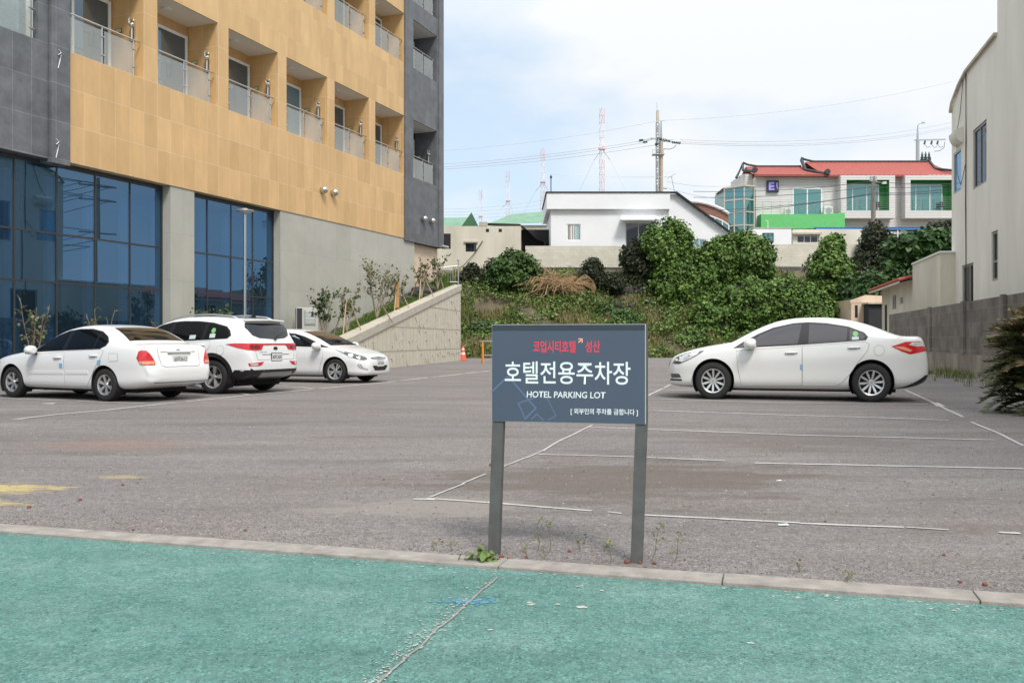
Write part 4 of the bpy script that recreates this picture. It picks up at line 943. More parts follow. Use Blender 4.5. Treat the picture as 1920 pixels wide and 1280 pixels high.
sp.door([(1.516,1.037),(2.62,1.085),(2.60,.95),(2.42,.78),(2.24,.58),(2.17,.43),(1.507,.42)], (2.38,.995))
def arc_poly(s, zc, r0, r1, a0, a1, n=22):
    A = [radians(a0+(a1-a0)*i/n) for i in range(n+1)]
    return [(s+r1*cos(a), zc+r1*sin(a)) for a in A] + [(s+r0*cos(a), zc+r0*sin(a)) for a in A[::-1]]
for s in (0, 2.67): sp.side(arc_poly(s, .364, .400, .485, -12, 192), M['car_black'], 'arch_cladding', off=.012, cell=.05)
sp.side([(.44,.40),(.52,.37),(2.14,.38),(2.22,.42),(2.22,.25),(.44,.25)], M['car_black'], 'sill_cladding', off=.010)
sp.side([(3.10,.44),(3.30,.455),(3.62,.52),(3.62,.38),(3.40,.28),(3.08,.27)], M['car_black'], 'bumper_cladding', off=.008)
sp.panel([(3.6,-.85,.50),(3.6,.85,.50),(3.6,.85,.30),(3.6,-.85,.30)], (1,0,0), M['car_black'], 'bumper_cladding', off=.009)
sp.panel([(3.6,-.50,.445),(3.6,.50,.445),(3.6,.55,.38),(3.6,.46,.345),(3.6,-.46,.345),(3.6,-.55,.38)], (1,0,0), M['silver_trim'], 'skid_plate', off=.022, skirt=.02)
for sg in (1, -1): sp.panel([(3.25,sg*.885,.465),(3.45,sg*.82,.485),(3.58,sg*.62,.50),(3.6,sg*.40,.50),(3.6,sg*.40,.30),(3.50,sg*.72,.29),(3.25,sg*.87,.27)], (.7,-.7*sg,0), M['car_black'], 'bumper_cladding', off=.0105, cell=.05)
sp.panel([(3.55,-.755,1.035),(3.55,.755,1.035),(3.55,.755,1.005),(3.55,-.755,1.005)], (1,0,0), M['tail_red'], 'tail_light_bar', off=.014, skirt=.02)
for sg in (1, -1):
    v = (.72, -.69*sg, 0)
    tl = sp.panel([(3.02,sg*.905,1.025),(3.25,sg*.88,1.04),(3.45,sg*.84,1.04),(3.53,sg*.72,1.04),(3.555,sg*.52,1.035),(3.555,sg*.40,1.0),(3.565,sg*.46,.91),(3.56,sg*.62,.895),(3.50,sg*.80,.905),(3.30,sg*.87,.945)], v, M['tail_red'], 'tail_light', off=.010, cell=.04)
    sp.panel([(3.50,sg*.79,.995),(3.555,sg*.60,1.0),(3.558,sg*.50,.965),(3.562,sg*.55,.925),(3.53,sg*.75,.93)], v, M['tail_dark'], 'tail_lens', tl, off=.013, cell=.04)
    fl = sp.panel([(3.58,sg*.84,.635),(3.6,sg*.44,.665),(3.6,sg*.50,.605),(3.6,sg*.56,.585),(3.58,sg*.82,.575)], (.9,-.44*sg,0), M['tail_red'], 'rear_reflector', off=.008, cell=.05)
    sp.panel([(3.58,sg*.80,.625),(3.6,sg*.63,.637),(3.6,sg*.63,.595),(3.58,sg*.79,.588)], (.9,-.44*sg,0), M['lens'], 'reversing_lens', fl, off=.011, cell=.05)
gl = sp.panel([(3.28,-.64,1.455),(3.28,.64,1.455),(3.36,.70,1.36),(3.46,.60,1.20),(3.50,.42,1.145),(3.51,0,1.125),(3.50,-.42,1.145),(3.46,-.60,1.20),(3.36,-.70,1.36)], (1,0,0), M['car_glass'], 'rear_window', off=.005)
w_ = MB(); w_.tube([(sp.X(3.535),-.05,1.13),(sp.X(3.50),-.22,1.21),(sp.X(3.47),-.40,1.265)], .012, 6); w_.ball((sp.X(3.53),-.04,1.13),.028,8); w_.build('rear_wiper', M['car_black'], gl)
so = MB(); so.add([(sp.X(3.02),-.62,1.565),(sp.X(3.02),.62,1.565),(sp.X(3.33),.64,1.522),(sp.X(3.39),0,1.548),(sp.X(3.33),-.64,1.522),(sp.X(3.02),-.60,1.52),(sp.X(3.02),.60,1.52),(sp.X(3.33),.64,1.488),(sp.X(3.39),0,1.51),(sp.X(3.33),-.64,1.488)], [(0,1,2,3,4),(5,9,8,7,6),(0,5,6,1),(1,6,7,2),(2,7,8,3),(3,8,9,4),(4,9,5,0)]); so.build('roof_spoiler', M['car_white'], sp.root, bevel=.015)
rs = MB(); rs.box(sp.X(3.10), sp.X(1.15), -.40, .40, 1.50, 1.50); 
sp.panel([(1.35,-.45,1.55),(1.35,.45,1.55),(2.95,.45,1.58),(2.95,-.45,1.58)], (0,0.0001,-1), M['car_glass'], 'panoramic_roof', off=.005, cell=.1)
for sg in (1, -1):
    rr_ = MB(); pts = []
    for s, h in ((1.25,.0),(1.4,.035),(1.8,.045),(2.4,.045),(2.9,.035),(3.05,.0)):
        hit, _, _, _ = sp.bvh.ray_cast(Vector((sp.X(s), sg*.565, 3)), Vector((0,0,-1)), 4); pts.append((sp.X(s), sg*.565, hit.z+h))
    rr_.tube(pts, .018, 8); rr_.build('roof_rail', M['grey_metal'], sp.root, smooth=True)
an = MB(); an.add([(sp.X(2.85),-.02,1.575),(sp.X(2.85),.02,1.575),(sp.X(3.05),.03,1.565),(sp.X(3.05),-.03,1.565),(sp.X(3.06),0,1.66)], [(0,1,4),(1,2,4),(2,3,4),(3,0,4),(0,3,2,1)]); an.build('fin_antenna', M['car_black'], sp.root)
sp.panel([(3.56,-.46,.815),(3.56,.46,.815),(3.56,.46,.80),(3.56,-.46,.80)], (1,0,0), M['gap'], 'tailgate_crease', off=.003, skirt=0)
tg = [(-.62,.70),(.62,.70),(.66,.88),(.66,.895),(.655,.88),(.612,.706),(-.612,.706),(-.655,.88),(-.66,.895),(-.66,.88)]
sp.panel([(3.56,y,z) for y, z in tg], (1,0,0), M['gap'], 'tailgate_seam', off=.002, skirt=0)
bg = MB(); bx = sp.bvh.ray_cast(Vector((-4,0,.935)), Vector((1,0,0)), 4)[0].x
bg.add([(bx-.012, .075*cos(2*pi*i/20), .935+.038*sin(2*pi*i/20)) for i in range(20)] + [(bx+.01, .078*cos(2*pi*i/20), .935+.040*sin(2*pi*i/20)) for i in range(20)], [list(range(20))] + [(i,(i+1)%20,20+(i+1)%20,20+i) for i in range(20)]); bo = bg.build('badge', M['chrome'], sp.root)
bg = MB(); bg.add([(bx-.0135, .062*cos(2*pi*i/20), .935+.028*sin(2*pi*i/20)) for i in range(20)], [list(range(20))]); bg.build('badge_field', M['car_black'], bo)
text_mesh('KIA', M['chrome'], bo, (bx-.015,0,.935), (0,-1,0), (0,0,1), .085, .032, 'badge_lettering', bold=.02)
text_mesh('SPORTAGE', M['silver_trim'], sp.root, (sp.bvh.ray_cast(Vector((-4,.42,.86)), Vector((1,0,0)), 4)[0].x-.006,.42,.86), (0,-1,0), (0,0,1), .24, .026, 'badge_lettering', bold=.01)
sp.plate('40허 2429', 0, .755, w=.335, h=.155, frame=M['car_black'])
sp.mirror(.80,1.03, w_=.24, h_=.19)
sp.panel([(.50,-.66,1.13),(.50,.66,1.13),(1.18,.56,1.46),(1.18,-.56,1.46)], (-1,0,0), M['car_glass'], 'windscreen', off=.004)
sp.side([(2.88+.095*cos(2*pi*i/20), .90+.10*sin(2*pi*i/20)) for i in range(20)], M['gap'], 'fuel_flap', both=False, off=.0016, skirt=0)
sp.side([(2.88+.090*cos(2*pi*i/20), .90+.095*sin(2*pi*i/20)) for i in range(20)], M['car_white'], 'fuel_flap', both=False, off=.004, skirt=.003)
sp.side([(-.72,.86),(-.55,.93),(-.2,.985),(-.3,.90),(-.6,.82)], M['lens'], 'headlight', off=.005)

# ---- white saloon nosing out towards the lot, seen from its right front
MD = dict(scale=.93, wb=2.70, w=0.888, r=.318, tw=.205, rimk=.68, tumble=.34,
  top=[(-.87,.50),(-.86,.585),(-.82,.665),(-.70,.735),(-.5,.81),(-.25,.885),(0,.945),(.12,.972),(.25,1.02),(.5,1.14),(.8,1.265),(1.1,1.36),(1.4,1.412),(1.7,1.43),(1.95,1.428),(2.2,1.408),(2.5,1.352),(2.8,1.27),(3.05,1.19),(3.2,1.15),(3.40,1.14),(3.52,1.12),(3.58,1.02),(3.62,.86),(3.65,.72),(3.66,.60)],
  bot=[(-.87,.40),(-.86,.27),(-.78,.205),(-.5,.185),(0,.185),(.5,.175),(2.2,.175),(2.7,.185),(3.2,.21),(3.45,.26),(3.6,.34),(3.65,.44),(3.66,.52)],
  wid=[(-.87,.42),(-.86,.52),(-.81,.64),(-.70,.745),(-.5,.825),(-.15,.868),(.35,.878),(1.5,.888),(2.7,.882),(3.0,.862),(3.25,.82),(3.45,.765),(3.58,.68),(3.63,.58),(3.66,.42)],
  belt=[(-.87,.46),(-.7,.65),(-.4,.755),(0,.842),(.35,.895),(.7,.925),(1.5,.965),(2.4,1.03),(2.8,1.06),(3.2,1.075),(3.5,1.06),(3.60,.90),(3.66,.55)])
fw = gp(631,718.2); h_ = HEAD_N; mid = fw - h_*(2.70/2*.93) + Vector((-h_.y, h_.x, 0))*.76*.93
md = Car('white_sedan', 'white saloon reversed in beside the SUV, its nose and swept headlights towards the lot', mid, atan2(h_.y, h_.x), MD, M['car_white'])
md.wheels(5, dict(w0=.03, w1=.03, pair=[(.20,.013,.021),(-.20,.013,.021)], wm=.021))
md.side([(.16,.915),(.30,.930),(1.49,.965),(2.61,1.032),(2.645,1.085),(2.585,1.16),(2.32,1.255),(1.975,1.312),(1.66,1.325),(1.3,1.295),(1.0,1.22),(.7,1.11),(.42,1.0)], M['car_black'], 'window_trim', off=.0035)
md.side([(.52,.945),(1.46,.978),(1.53,1.296),(1.3,1.268),(1.0,1.195),(.72,1.085)], M['car_glass'], 'side_window', off=.006)
md.side([(1.60,.985),(2.29,1.022),(2.31,1.232),(1.975,1.285),(1.66,1.300)], M['car_glass'], 'side_window', off=.006)
md.door([(.34,.875),(1.54,.935),(1.545,.45),(1.54,.262),(.50,.25),(.42,.5),(.36,.65)], (1.36,.83))
md.door([(1.556,.938),(2.60,1.005),(2.64,.96),(2.60,.86),(2.46,.66),(2.33,.46),(2.19,.315),(2.11,.264),(1.556,.262)], (2.41,.92))
md.mirror(.46,.92, w_=.24, h_=.17)
md.panel([(.19,-.68,.985),(.17,0,.985),(.19,.68,.985),(1.12,.555,1.35),(1.14,0,1.37),(1.12,-.555,1.35)], (-.75,0,-.66), M['car_black'], 'windscreen_surround', off=.003)
ws = md.panel([(.25,-.655,1.01),(.23,0,1.01),(.25,.655,1.01),(1.08,.545,1.335),(1.10,0,1.355),(1.08,-.545,1.335)], (-.75,0,-.66), M['car_glass'], 'windscreen', off=.006)
wp = MB()
for y0 in (-.45, .15):
    pts = []
    for t in (0, .5, 1):
        yy = y0+.55*t; hit = md.bvh.ray_cast(Vector((md.X(.22+.05*t), yy, 3)), Vector((0,0,-1)), 4)[0]; pts.append((hit.x, hit.y, hit.z+.02))
    wp.tube(pts, .010, 6)
wp.build('wiper', M['car_black'], ws)
for sg in (1, -1):
    v = (-.62, -.78*sg, 0)
    hl = md.panel([(-.80,sg*.55,.625),(-.78,sg*.60,.69),(-.62,sg*.76,.755),(-.30,sg*.84,.83),(-.02,sg*.86,.875),(-.06,sg*.865,.855),(-.28,sg*.855,.765),(-.45,sg*.835,.685),(-.62,sg*.78,.632),(-.74,sg*.66,.60)], v, M['lamp_dark'], 'headlight', off=.006, cell=.035)
    md.panel([(-.30,sg*.84,.815),(-.06,sg*.86,.866),(-.09,sg*.865,.85),(-.28,sg*.855,.785)], v, M['lens'], 'headlight_lens', hl, off=.009, cell=.04)
    md.panel([(-.46+.085*cos(2*pi*i/14), sg*.82, .725+.055*sin(2*pi*i/14)) for i in range(14)], v, M['chrome'], 'headlight_lens', hl, off=.010, cell=.04)
    md.panel([(-.66+.045*cos(2*pi*i/12), sg*.74, .665+.04*sin(2*pi*i/12)) for i in range(12)], v, M['lens'], 'headlight_lens', hl, off=.010, cell=.04)
    fg = md.panel([(-.70,sg*.72,.50),(-.66,sg*.78,.515),(-.64,sg*.79,.47),(-.68,sg*.74,.40),(-.80,sg*.58,.345),(-.82,sg*.55,.37),(-.74,sg*.67,.41)], v, M['silver_trim'], 'fog_light', off=.006, cell=.04)
    md.panel([(-.675,sg*.75,.50),(-.655,sg*.775,.505),(-.645,sg*.78,.47),(-.69,sg*.73,.415),(-.78,sg*.61,.365),(-.80,sg*.575,.368),(-.72,sg*.70,.42)], v, M['lens'], 'fog_lens', fg, off=.009, cell=.04)
gr = md.panel([(-.8,-.42,.665),(-.8,-.36,.625),(-.8,0,.60),(-.8,.36,.625),(-.8,.42,.665),(-.8,.25,.675),(-.8,0,.685),(-.8,-.25,.675)], (-1,0,0), M['car_black'], 'grille', off=.005, cell=.05)
for z in (.628, .655):
    md.panel([(-.8,-.36,z+.012),(-.8,0,z-.004),(-.8,.36,z+.012),(-.8,.34,z),(-.8,0,z-.016),(-.8,-.34,z)], (-1,0,0), M['chrome'], 'grille_bar', gr, off=.012, cell=.06)
x0 = md.bvh.ray_cast(Vector((4,0,.645)), Vector((-1,0,0)), 6)[0].x + .016
bg = MB(); T = [(x0, .068*cos(2*pi*i/22), .648+.040*sin(2*pi*i/22)) for i in range(23)]; bg.tube(T, .006, 6)
bg.tube([(x0,-.034,.618),(x0,-.022,.678)], .007, 6); bg.tube([(x0,.022,.618),(x0,.034,.678)], .007, 6); bg.tube([(x0,-.028,.650),(x0,.028,.646)], .007, 6); bg.build('badge', M['chrome'], md.root)
md.panel([(-.8,-.40,.455),(-.8,.40,.455),(-.8,.34,.385),(-.8,.27,.325),(-.8,-.27,.325),(-.8,-.34,.385)], (-1,0,0), M['car_black'], 'lower_grille', off=.006, cell=.05)
md.plate('66허 2208', 0, .515, rear=False, w=.335, h=.150)
md.side([(.1,.205),(.30,.205),(2.3,.205),(2.36,.18),(.3,.178)], M['gap'], 'sill_strip', off=.003)
md.panel([(2.5,-.50,1.35),(2.5,.50,1.35),(3.08,.62,1.19),(3.08,-.62,1.19)], (0.05,0,-1), M['car_glass'], 'rear_window', off=.004)
# ------------------------------------------------------------------ hillside and terrace
def hill_z(X, Y):
    """bank behind the lot: flat to Y = 52, steep to the terrace at Y = 61.5, a second bank further up"""
    foot = 52.0 + 0.8*mnoise.noise(Vector((X*.15, 3.1, 0))) + (1.5 if X > 6 else 0)
    t = min(1, max(0, (Y-foot)/(61.3-foot)))
    z = 5.75*(0.62*t + 0.38*t*t*(3-2*t))
    z += (0.30*mnoise.noise(Vector((X*.5, Y*.5, 1))) + 0.14*mnoise.noise(Vector((X*1.4, Y*1.4, 7))))*min(1, t*4)*(1 if Y < 61.3 else .2)
    u = min(1, max(0, (Y-70)/14)); z += 4.6*u*u*(3-2*u)*min(1, max(0, (X-8)/6))
    return z if t > 0 else -0.25
M['hill_soil'] = mat('hillside_soil', (0.155,0.115,0.072), 0.95, var=0.45, vscale=0.9, bump=0.5, bscale=6, col2=(0.075,0.070,0.038))
nx, ny = 110, 110; vs, fs = [], []
for j in range(ny+1):
    for i in range(nx+1):
        X = -9 + 62*i/nx; Y = 51 + (75-51)*(j/ny) if j < 90 else 51 + 24*90/ny + (j-90)*6.0
        vs.append((X, Y, hill_z(X, Y)))
for j in range(ny):
    for i in range(nx): a = j*(nx+1)+i; fs.append((a, a+1, a+nx+2, a+nx+1))
hb = MB(); hb.add(vs, fs); tag(hb.build('hillside', M['hill_soil'], smooth=True, recalc=False), kind='structure')

# ------------------------------------------------------------------ retaining wall beside the hotel, with its grassed ramp
M['panel_concrete'] = mat('stamped_concrete_panels', (0.60,0.545,0.44), 0.85, var=0.12, vscale=1.6, bump=0.2, bscale=25)
M['groove'] = mat('shaded_panel_groove', (0.40,0.355,0.275), 0.95)  # darker than the panels: the grooves' shade is put into the colour
RW0, RW1 = Vector((-5.95, 26.5, 0)), Vector((-2.60, 45.9, 0))
RD = (RW1-RW0).normalized(); RL = (RW1-RW0).length; R_ROT = atan2(RD.y, RD.x)
RH = lambda x: 0.56 + (3.86-0.56)*x/RL
rw = thing('retaining_wall', RW0, R_ROT, 'cream stamped-concrete retaining wall climbing beside the hotel to the orange cone', 'wall')
b = MB(); b.prism([(0,0),(RL,0),(RL,RH(RL)-.32),(0,RH(0)-.32)], 0, .40); b.build('wall_panel', M['panel_concrete'], rw)
b = MB(); b.prism([(-.05,RH(0)-.318),(RL+.03,RH(RL)-.318),(RL+.03,RH(RL)),(-.05,RH(0))], -.05, .46); b.build('coping', M['concrete'], rw, bevel=.02)
gv = MB(); zr = .92
rows = [0, .62, 1.55, 2.5, 3.4]
for z in rows[1:]:
    xa = max(0, (z+.34-.56)/(3.86-.56)*RL); gv.box(xa, RL, -.006, .0, z-.022, z+.022)
for k in range(4):
    z0, z1 = rows[k], rows[k+1]
    x = 0.4 + .3*(k % 2)
    while x < RL-.15:
        top = min(z1-.03, RH(x)-.36)
        if top > z0+.2:
            gv.box(x-.011, x+.011, -.004, .0, z0+.03, top)
            for q in range(random.choice((0,1,2,2))):
                cz = z0 + .22 + .45*q + random.uniform(-.05,.05); cx = x + random.choice((.22,.32)); rad = random.uniform(.13,.24); a0 = random.choice((pi, pi*.7, 0, pi*.3, 1.5*pi))
                pts = [(cx+rad*cos(a0+pi*.62*i/8), -.006, cz+rad*sin(a0+pi*.62*i/8)) for i in range(9)]
                if max(p[2] for p in pts) < RH(cx)-.40 and max(p[2] for p in pts) < z1-.04 and pts[-1][0] < RL-.1: gv.tube(pts, .014, 5)
        x += .52 if k % 2 else .46
gv.build('panel_groove', M['groove'], rw)
# grassed ramp surface between that wall and the hotel
def fac_x(Y): return -20.456 + 0.37647*Y
vs, fs = [], []; n = 40
def ramp_fz(Y): return max(-.12, 1.30 + (Y-35.5)*.30)
def ramp_pt(i, t):
    p = RW0 + RD*(RL*i/n) + Vector((-RD.y, RD.x, 0))*.42; e = Vector((fac_x(p.y)+.03, p.y, 0)); q = p.lerp(e, t)
    z = (RH(RL*i/n) - .10)*(1-t) + ramp_fz(q.y)*t + .07*mnoise.noise(Vector((q.x*1.3, q.y*1.3, 9))) * (1 if t > 0 else 0)
    return Vector((q.x, q.y, z))
for i in range(n+1):
    for j in range(9): vs.append(tuple(ramp_pt(i, j/8)))
for i in range(n):
    for j in range(8): a = i*9+j; fs.append((a, a+9, a+10, a+1))
M['lawn'] = mat('lawn_soil', (0.085,0.125,0.03), 0.95, var=0.4, vscale=2.5, col2=(0.07,0.07,0.03))
rb = MB(); rb.add(vs, fs); tag(rb.build('grass_ramp', M['lawn'], smooth=True, recalc=False), kind='structure')
p = RW0 + Vector((-RD.y, RD.x, 0))*.42; _inv = (Matrix.Translation(RW0) @ Matrix.Rotation(R_ROT, 4, 'Z')).inverted()
bm_ = MB(); bm_.add([(p.x,p.y,0),(fac_x(p.y)+.03,p.y,0),(fac_x(p.y)+.03,p.y,.001),(p.x,p.y,RH(0)-.1)], [(0,1,2,3)], 0, _inv); bm_.build('ramp_end', M['lawn'], rw, recalc=False)

# stainless railing on top of the far end
rl = thing('guard_railing', (-3.55, 45.3, 3.9), atan2(.25, 1), 'stainless guard railing with a ball-topped post at the top of the ramp', 'railing')
b = MB(); b.cyl((.88,0,-.3),(.88,0,1.12),.035,n=10); b.ball((.88,0,1.16),.06,10); b.build('post', M['grey_metal'], rl)
b = MB(); b.tube([(-.1,0,.72),(.4,0,.80),(.86,0,.86)], .03, 8); b.tube([(-.1,0,.05),(.86,0,.05)], .018, 6); b.build('handrail', M['grey_metal'], rl)
for i in range(7):
    b = MB(); x = -.02+.125*i; b.cyl((x,0,.06),(x,0,.76+.1*x),.011,n=6); b.build('baluster', M['grey_metal'], rl)

# ------------------------------------------------------------------ frames for houses seen across the lot
def house(name, x0, Y, label, cat='house', rz=0, z=0): return thing(name, (x0, Y, z), rz, label, cat)
def PX(px, Y): return (px-HX)/F*Y
def PZ(py, Y): return EYE-(py-HY)/F*Y
def window(parent, x0, x1, z0, z1, y, frame, glass, mull=(0.5,), fw=.06, depth=.06, back=None, sill=None, bars=()):
    """framed window on a face at y (outward is -y)"""
    f = MB(); f.box(x0-fw, x0, y-.05, y+depth, z0-fw, z1+fw); f.box(x1, x1+fw, y-.05, y+depth, z0-fw, z1+fw)
    f.box(x0, x1, y-.049, y+depth, z1, z1+fw); f.box(x0, x1, y-.049, y+depth, z0-fw, z0)
    for t in mull: xm = x0+(x1-x0)*t; f.box(xm-fw*.45, xm+fw*.45, y-.045, y+depth, z0, z1)
    for t in bars: zm = z0+(z1-z0)*t; f.box(x0, x1, y-.042, y+depth, zm-fw*.4, zm+fw*.4)
    fo = f.build('window', frame, parent)
    g_ = MB(); g_.quad((x0,y-.012,z0),(x1,y-.012,z0),(x1,y-.012,z1),(x0,y-.012,z1)); g_.build('window_pane', glass, fo, recalc=False)
    return fo
M['cream'] = mat('stained_cream_render', (0.66,0.61,0.50), 0.85, var=0.20, vscale=0.55, bump=0.1, streak=0.35)
M['cream_pale'] = mat('pale_cream_render', (0.70,0.655,0.56), 0.85, var=0.12, vscale=0.6)
M['block'] = tile_mat('painted_block_wall', (0.60,0.56,0.465), (0.66,0.615,0.515), (0.50,0.46,0.38), 0.40, 0.20, 0.006, cloud=0.16, cloud_scale=0.7, offset=.5, rough=.9, bump=.4)
M['green_roof'] = mat('weathered_green_roof', (0.17,0.31,0.20), 0.6, var=0.22, vscale=1.5)
M['green_dark'] = mat('dark_green_gable', (0.045,0.14,0.065), 0.7, var=0.15)
M['lava'] = mat('dark_lava_stone', (0.065,0.060,0.055), 0.95, var=0.5, vscale=2, bump=0.8, bscale=8)

# painted block wall along the top of the bank
bw = house('block_wall', 0, 62.0, 'long cream painted block wall along the top of the bank under the white house', 'wall')
b = MB(); b.box(PX(985,62), PX(1420,62), 0, .22, PZ(502,62), PZ(461,62)); b.build('wall', M['block'], bw)
b = MB(); b.box(PX(985,62)-.05, PX(1420,62), -.35, .3, PZ(535,62), PZ(502,62)-.004); b.build('stone_footing', M['lava'], bw)
# cream outbuilding left of it
cb = house('outbuilding', 0, 62.6, 'cream windowless outbuilding with a flat parapet at the corner of the hotel', 'outbuilding')
Y = 62.6; b = MB(); wall_mesh(b, PX(800,Y), PX(977,Y), PZ(560,Y), PZ(424,Y), [(PX(873,Y),PX(893,Y),PZ(472,Y),PZ(456,Y),.25)], depth=.25)
b.box(PX(800,Y), PX(976,Y), .3, 2, PZ(560,Y), PZ(428,Y)); b.quad((PX(800,Y),0,PZ(424,Y)),(PX(977,Y),0,PZ(424,Y)),(PX(977,Y),.3,PZ(424,Y)),(PX(800,Y),.3,PZ(424,Y))); b.build('wall', M['cream'], cb, recalc=False)
window(cb, PX(874,Y), PX(892,Y), PZ(471,Y), PZ(457,Y), .2, M['dark_metal'], M['dark_glass'])
b = MB(); b.box(PX(870,Y), PX(896,Y), -.12, .0, PZ(455,Y), PZ(452,Y)); b.build('window_hood', M['concrete'], cb)
for px in (914, 938): b = MB(); b.box(PX(px,Y)-.11, PX(px,Y)+.11, -.012, .004, PZ(435,Y), PZ(429,Y)); b.build('vent_hole', M['black'], cb)
b = MB(); b.box(PX(898,Y), PX(914,Y), -.02, .5, PZ(424,Y)+.002, PZ(416,Y)); b.build('chimney_stub', M['concrete'], cb)
b = MB(); b.box(PX(829,Y), PX(845,Y), -.02, .006, PZ(466,Y), PZ(438,Y)); b.build('open_shed_window', M['black'], cb)
b = MB(); b.tube([(PX(905,Y),-.03,PZ(452,Y)),(PX(890,Y),-.12,PZ(475,Y)),(PX(870,Y),-.3,PZ(498,Y)),(PX(855,Y),-.4,PZ(508,Y))], .03, 5); b.build('cable', M['dark_metal'], cb)
# green roofed house with a dark green gable end
gh = house('green_roof_house', 0, 66, 'small house with pale green roof slope and dark green gable end by the hotel', 'house'); Y = 66
b = MB(); b.add([(PX(790,Y),0,PZ(432,Y)),(PX(863,Y),0,PZ(430,Y)),(PX(884,Y),3.5,PZ(401,Y-0)+.25),(PX(790,Y),3.5,PZ(404,Y)+.25)], [(0,1,2,3)]); b.add([(PX(790,Y),-.02,PZ(434,Y)),(PX(863,Y),-.02,PZ(433,Y)),(PX(863,Y),0.0,PZ(430,Y)),(PX(790,Y),0.0,PZ(432,Y))],[(0,1,2,3)]); b.build('roof', M['green_roof'], gh)
b = MB(); b.prism([(PX(861,Y),PZ(430,Y)),(PX(864,Y),PZ(432,Y)),(PX(901,Y),PZ(432,Y)),(PX(884,Y),PZ(398,Y))], .02, .25); b.build('gable_end', M['green_dark'], gh)
b = MB(); b.box(PX(795,Y), PX(896,Y), .3, 6, 5, PZ(433,Y)); b.build('wall', M['cream'], gh)
g2 = house('green_roof_house', 0, 76, 'house behind the white one showing only a faded green roof slope', 'house'); Y = 76
b = MB(); b.add([(PX(912,Y),0,PZ(421,Y)),(PX(1060,Y),0,PZ(417,Y)),(PX(1060,Y),4,PZ(394,Y+4)),(PX(960,Y),4,PZ(401,Y+4))], [(0,1,2,3)]); b.build('roof', M['green_roof'], g2)
b = MB(); b.box(PX(925,Y), PX(1060,Y), .3, 6, 5, PZ(421,Y)-.02); b.build('wall', M['cream'], g2)
b = MB(); b.ball((PX(955,Y),3.6,PZ(402,Y)+.1),.35,8); b.build('roof_tank', M['grey_metal'], g2)
# dark sloping canopy between outbuilding and white house
cn = house('shade_canopy', 0, 65, 'black shade canopy sagging between the outbuilding and the white house', 'canopy'); Y = 65
b = MB(); pts = [(912,418),(975,420),(990,432),(1005,448),(1030,458)]
for (a, c), (d, e) in zip(pts, pts[1:]): b.add([(PX(a,Y),0,PZ(c,Y)),(PX(d,Y),0,PZ(e,Y)),(PX(d,Y),4,PZ(e,Y)+.3),(PX(a,Y),4,PZ(c,Y)+.3)], [(0,1,2,3)])
b.build('cloth', M['black'], cn); b = MB(); b.box(PX(968,Y), PX(1032,Y), 2, 2.1, 5.5, PZ(424,Y)); b.build('dark_screen', M['black'], cn)
for px in (978,1022): b = MB(); b.cyl((PX(px,Y),.1,5.6),(PX(px,Y),.1,PZ(452,Y)),.05,n=6); b.build('post', M['dark_metal'], cn)

# white house in the middle
Y = 63.6
wh = house('white_house', 0, Y, 'white rendered house with black-edged flat roof falling away on its right', 'house')
X0, X1, X2 = PX(1033,Y), PX(1268,Y), PX(1368,Y); ZT, ZBnd, ZB_ = PZ(363,Y), PZ(393,Y), 5.6
w1 = (PX(1063,Y), PX(1089,Y), PZ(451,Y), PZ(420,Y), .16); w2 = (PX(1173,Y), PX(1222,Y), PZ(470,Y), PZ(418,Y), .2); w3 = (PX(1300,Y), PX(1322,Y), PZ(462,Y), PZ(448,Y), .12)
b = MB(); wall_mesh(b, X0, X1, ZB_, ZT-.05, [w1, w2], depth=.16); wall_mesh(b, X1, X2, ZB_, PZ(440,Y), [w3], depth=.12)
b.add([(X1,0,PZ(440,Y)),(X2,0,PZ(440,Y)),(X1,0,ZT-.05)], [(0,1,2)])
b.quad((X0,0,ZB_),(X0,0,ZT-.05),(X0,8,ZT-.05),(X0,8,ZB_)); b.quad((X0,0,ZT-.05),(X1,0,ZT-.05),(X1,8,ZT-.05),(X0,8,ZT-.05)); b.quad((X1,0,ZT-.05),(X2,0,PZ(440,Y)),(X2,8,PZ(440,Y)),(X1,8,ZT-.05))
b.build('wall', M['white_wall'], wh, recalc=False)
b = MB(); b.box(PX(1025,Y), PX(1255,Y), -.30, -.002, ZBnd, ZT); b.box(PX(1025,Y), X0-.002, -.002, 8, ZBnd, ZT); b.build('parapet_band', M['white_wall'], wh)
b = MB(); b.box(PX(1025,Y)-.06, PX(1268,Y), -.36, .1, ZT+.002, ZT+.09); b.bar((X1-.02,-.14,ZT+.04),(X2+.25,-.14,PZ(440,Y)-.05),.46,.10); b.bar((PX(1025,Y)-.03,-.3,ZT+.04),(PX(1025,Y)-.03,8,ZT+.04),.10,.09); b.build('roof_edge', M['black'], wh)
fo = window(wh, w1[0]+.07, w1[1]-.07, w1[2]+.07, w1[3]-.07, .10, M['white_paint'], M['dark_glass'], fw=.07)
c1 = MB(); 
for t, m_ in ((.05,0),(.22,1),(.36,0),(.58,2),(.70,2),(.80,2)): xx = w1[0]+.07+(w1[1]-w1[0]-.14)*t; c1.box(xx, xx+.10, .079, .084, w1[2]+.09, w1[3]-.09, m_)
M['curtain_pink'] = mat('pale_pink_curtain', (0.42,0.36,0.34), 0.8); M['curtain_teal'] = mat('pale_teal_curtain', (0.40,0.52,0.52), 0.8)
c1.build('curtain', [M['curtain_pink'], M['white_paint'], M['curtain_teal']], fo)
window(wh, w2[0]+.07, w2[1]-.07, w2[2], w2[3]-.07, .14, M['grey_metal'], M['dark_glass'], fw=.07)
window(wh, w3[0]+.06, w3[1]-.06, w3[2]+.06, w3[3]-.06, .08, M['white_paint'], M['curtain_glass'], fw=.05)
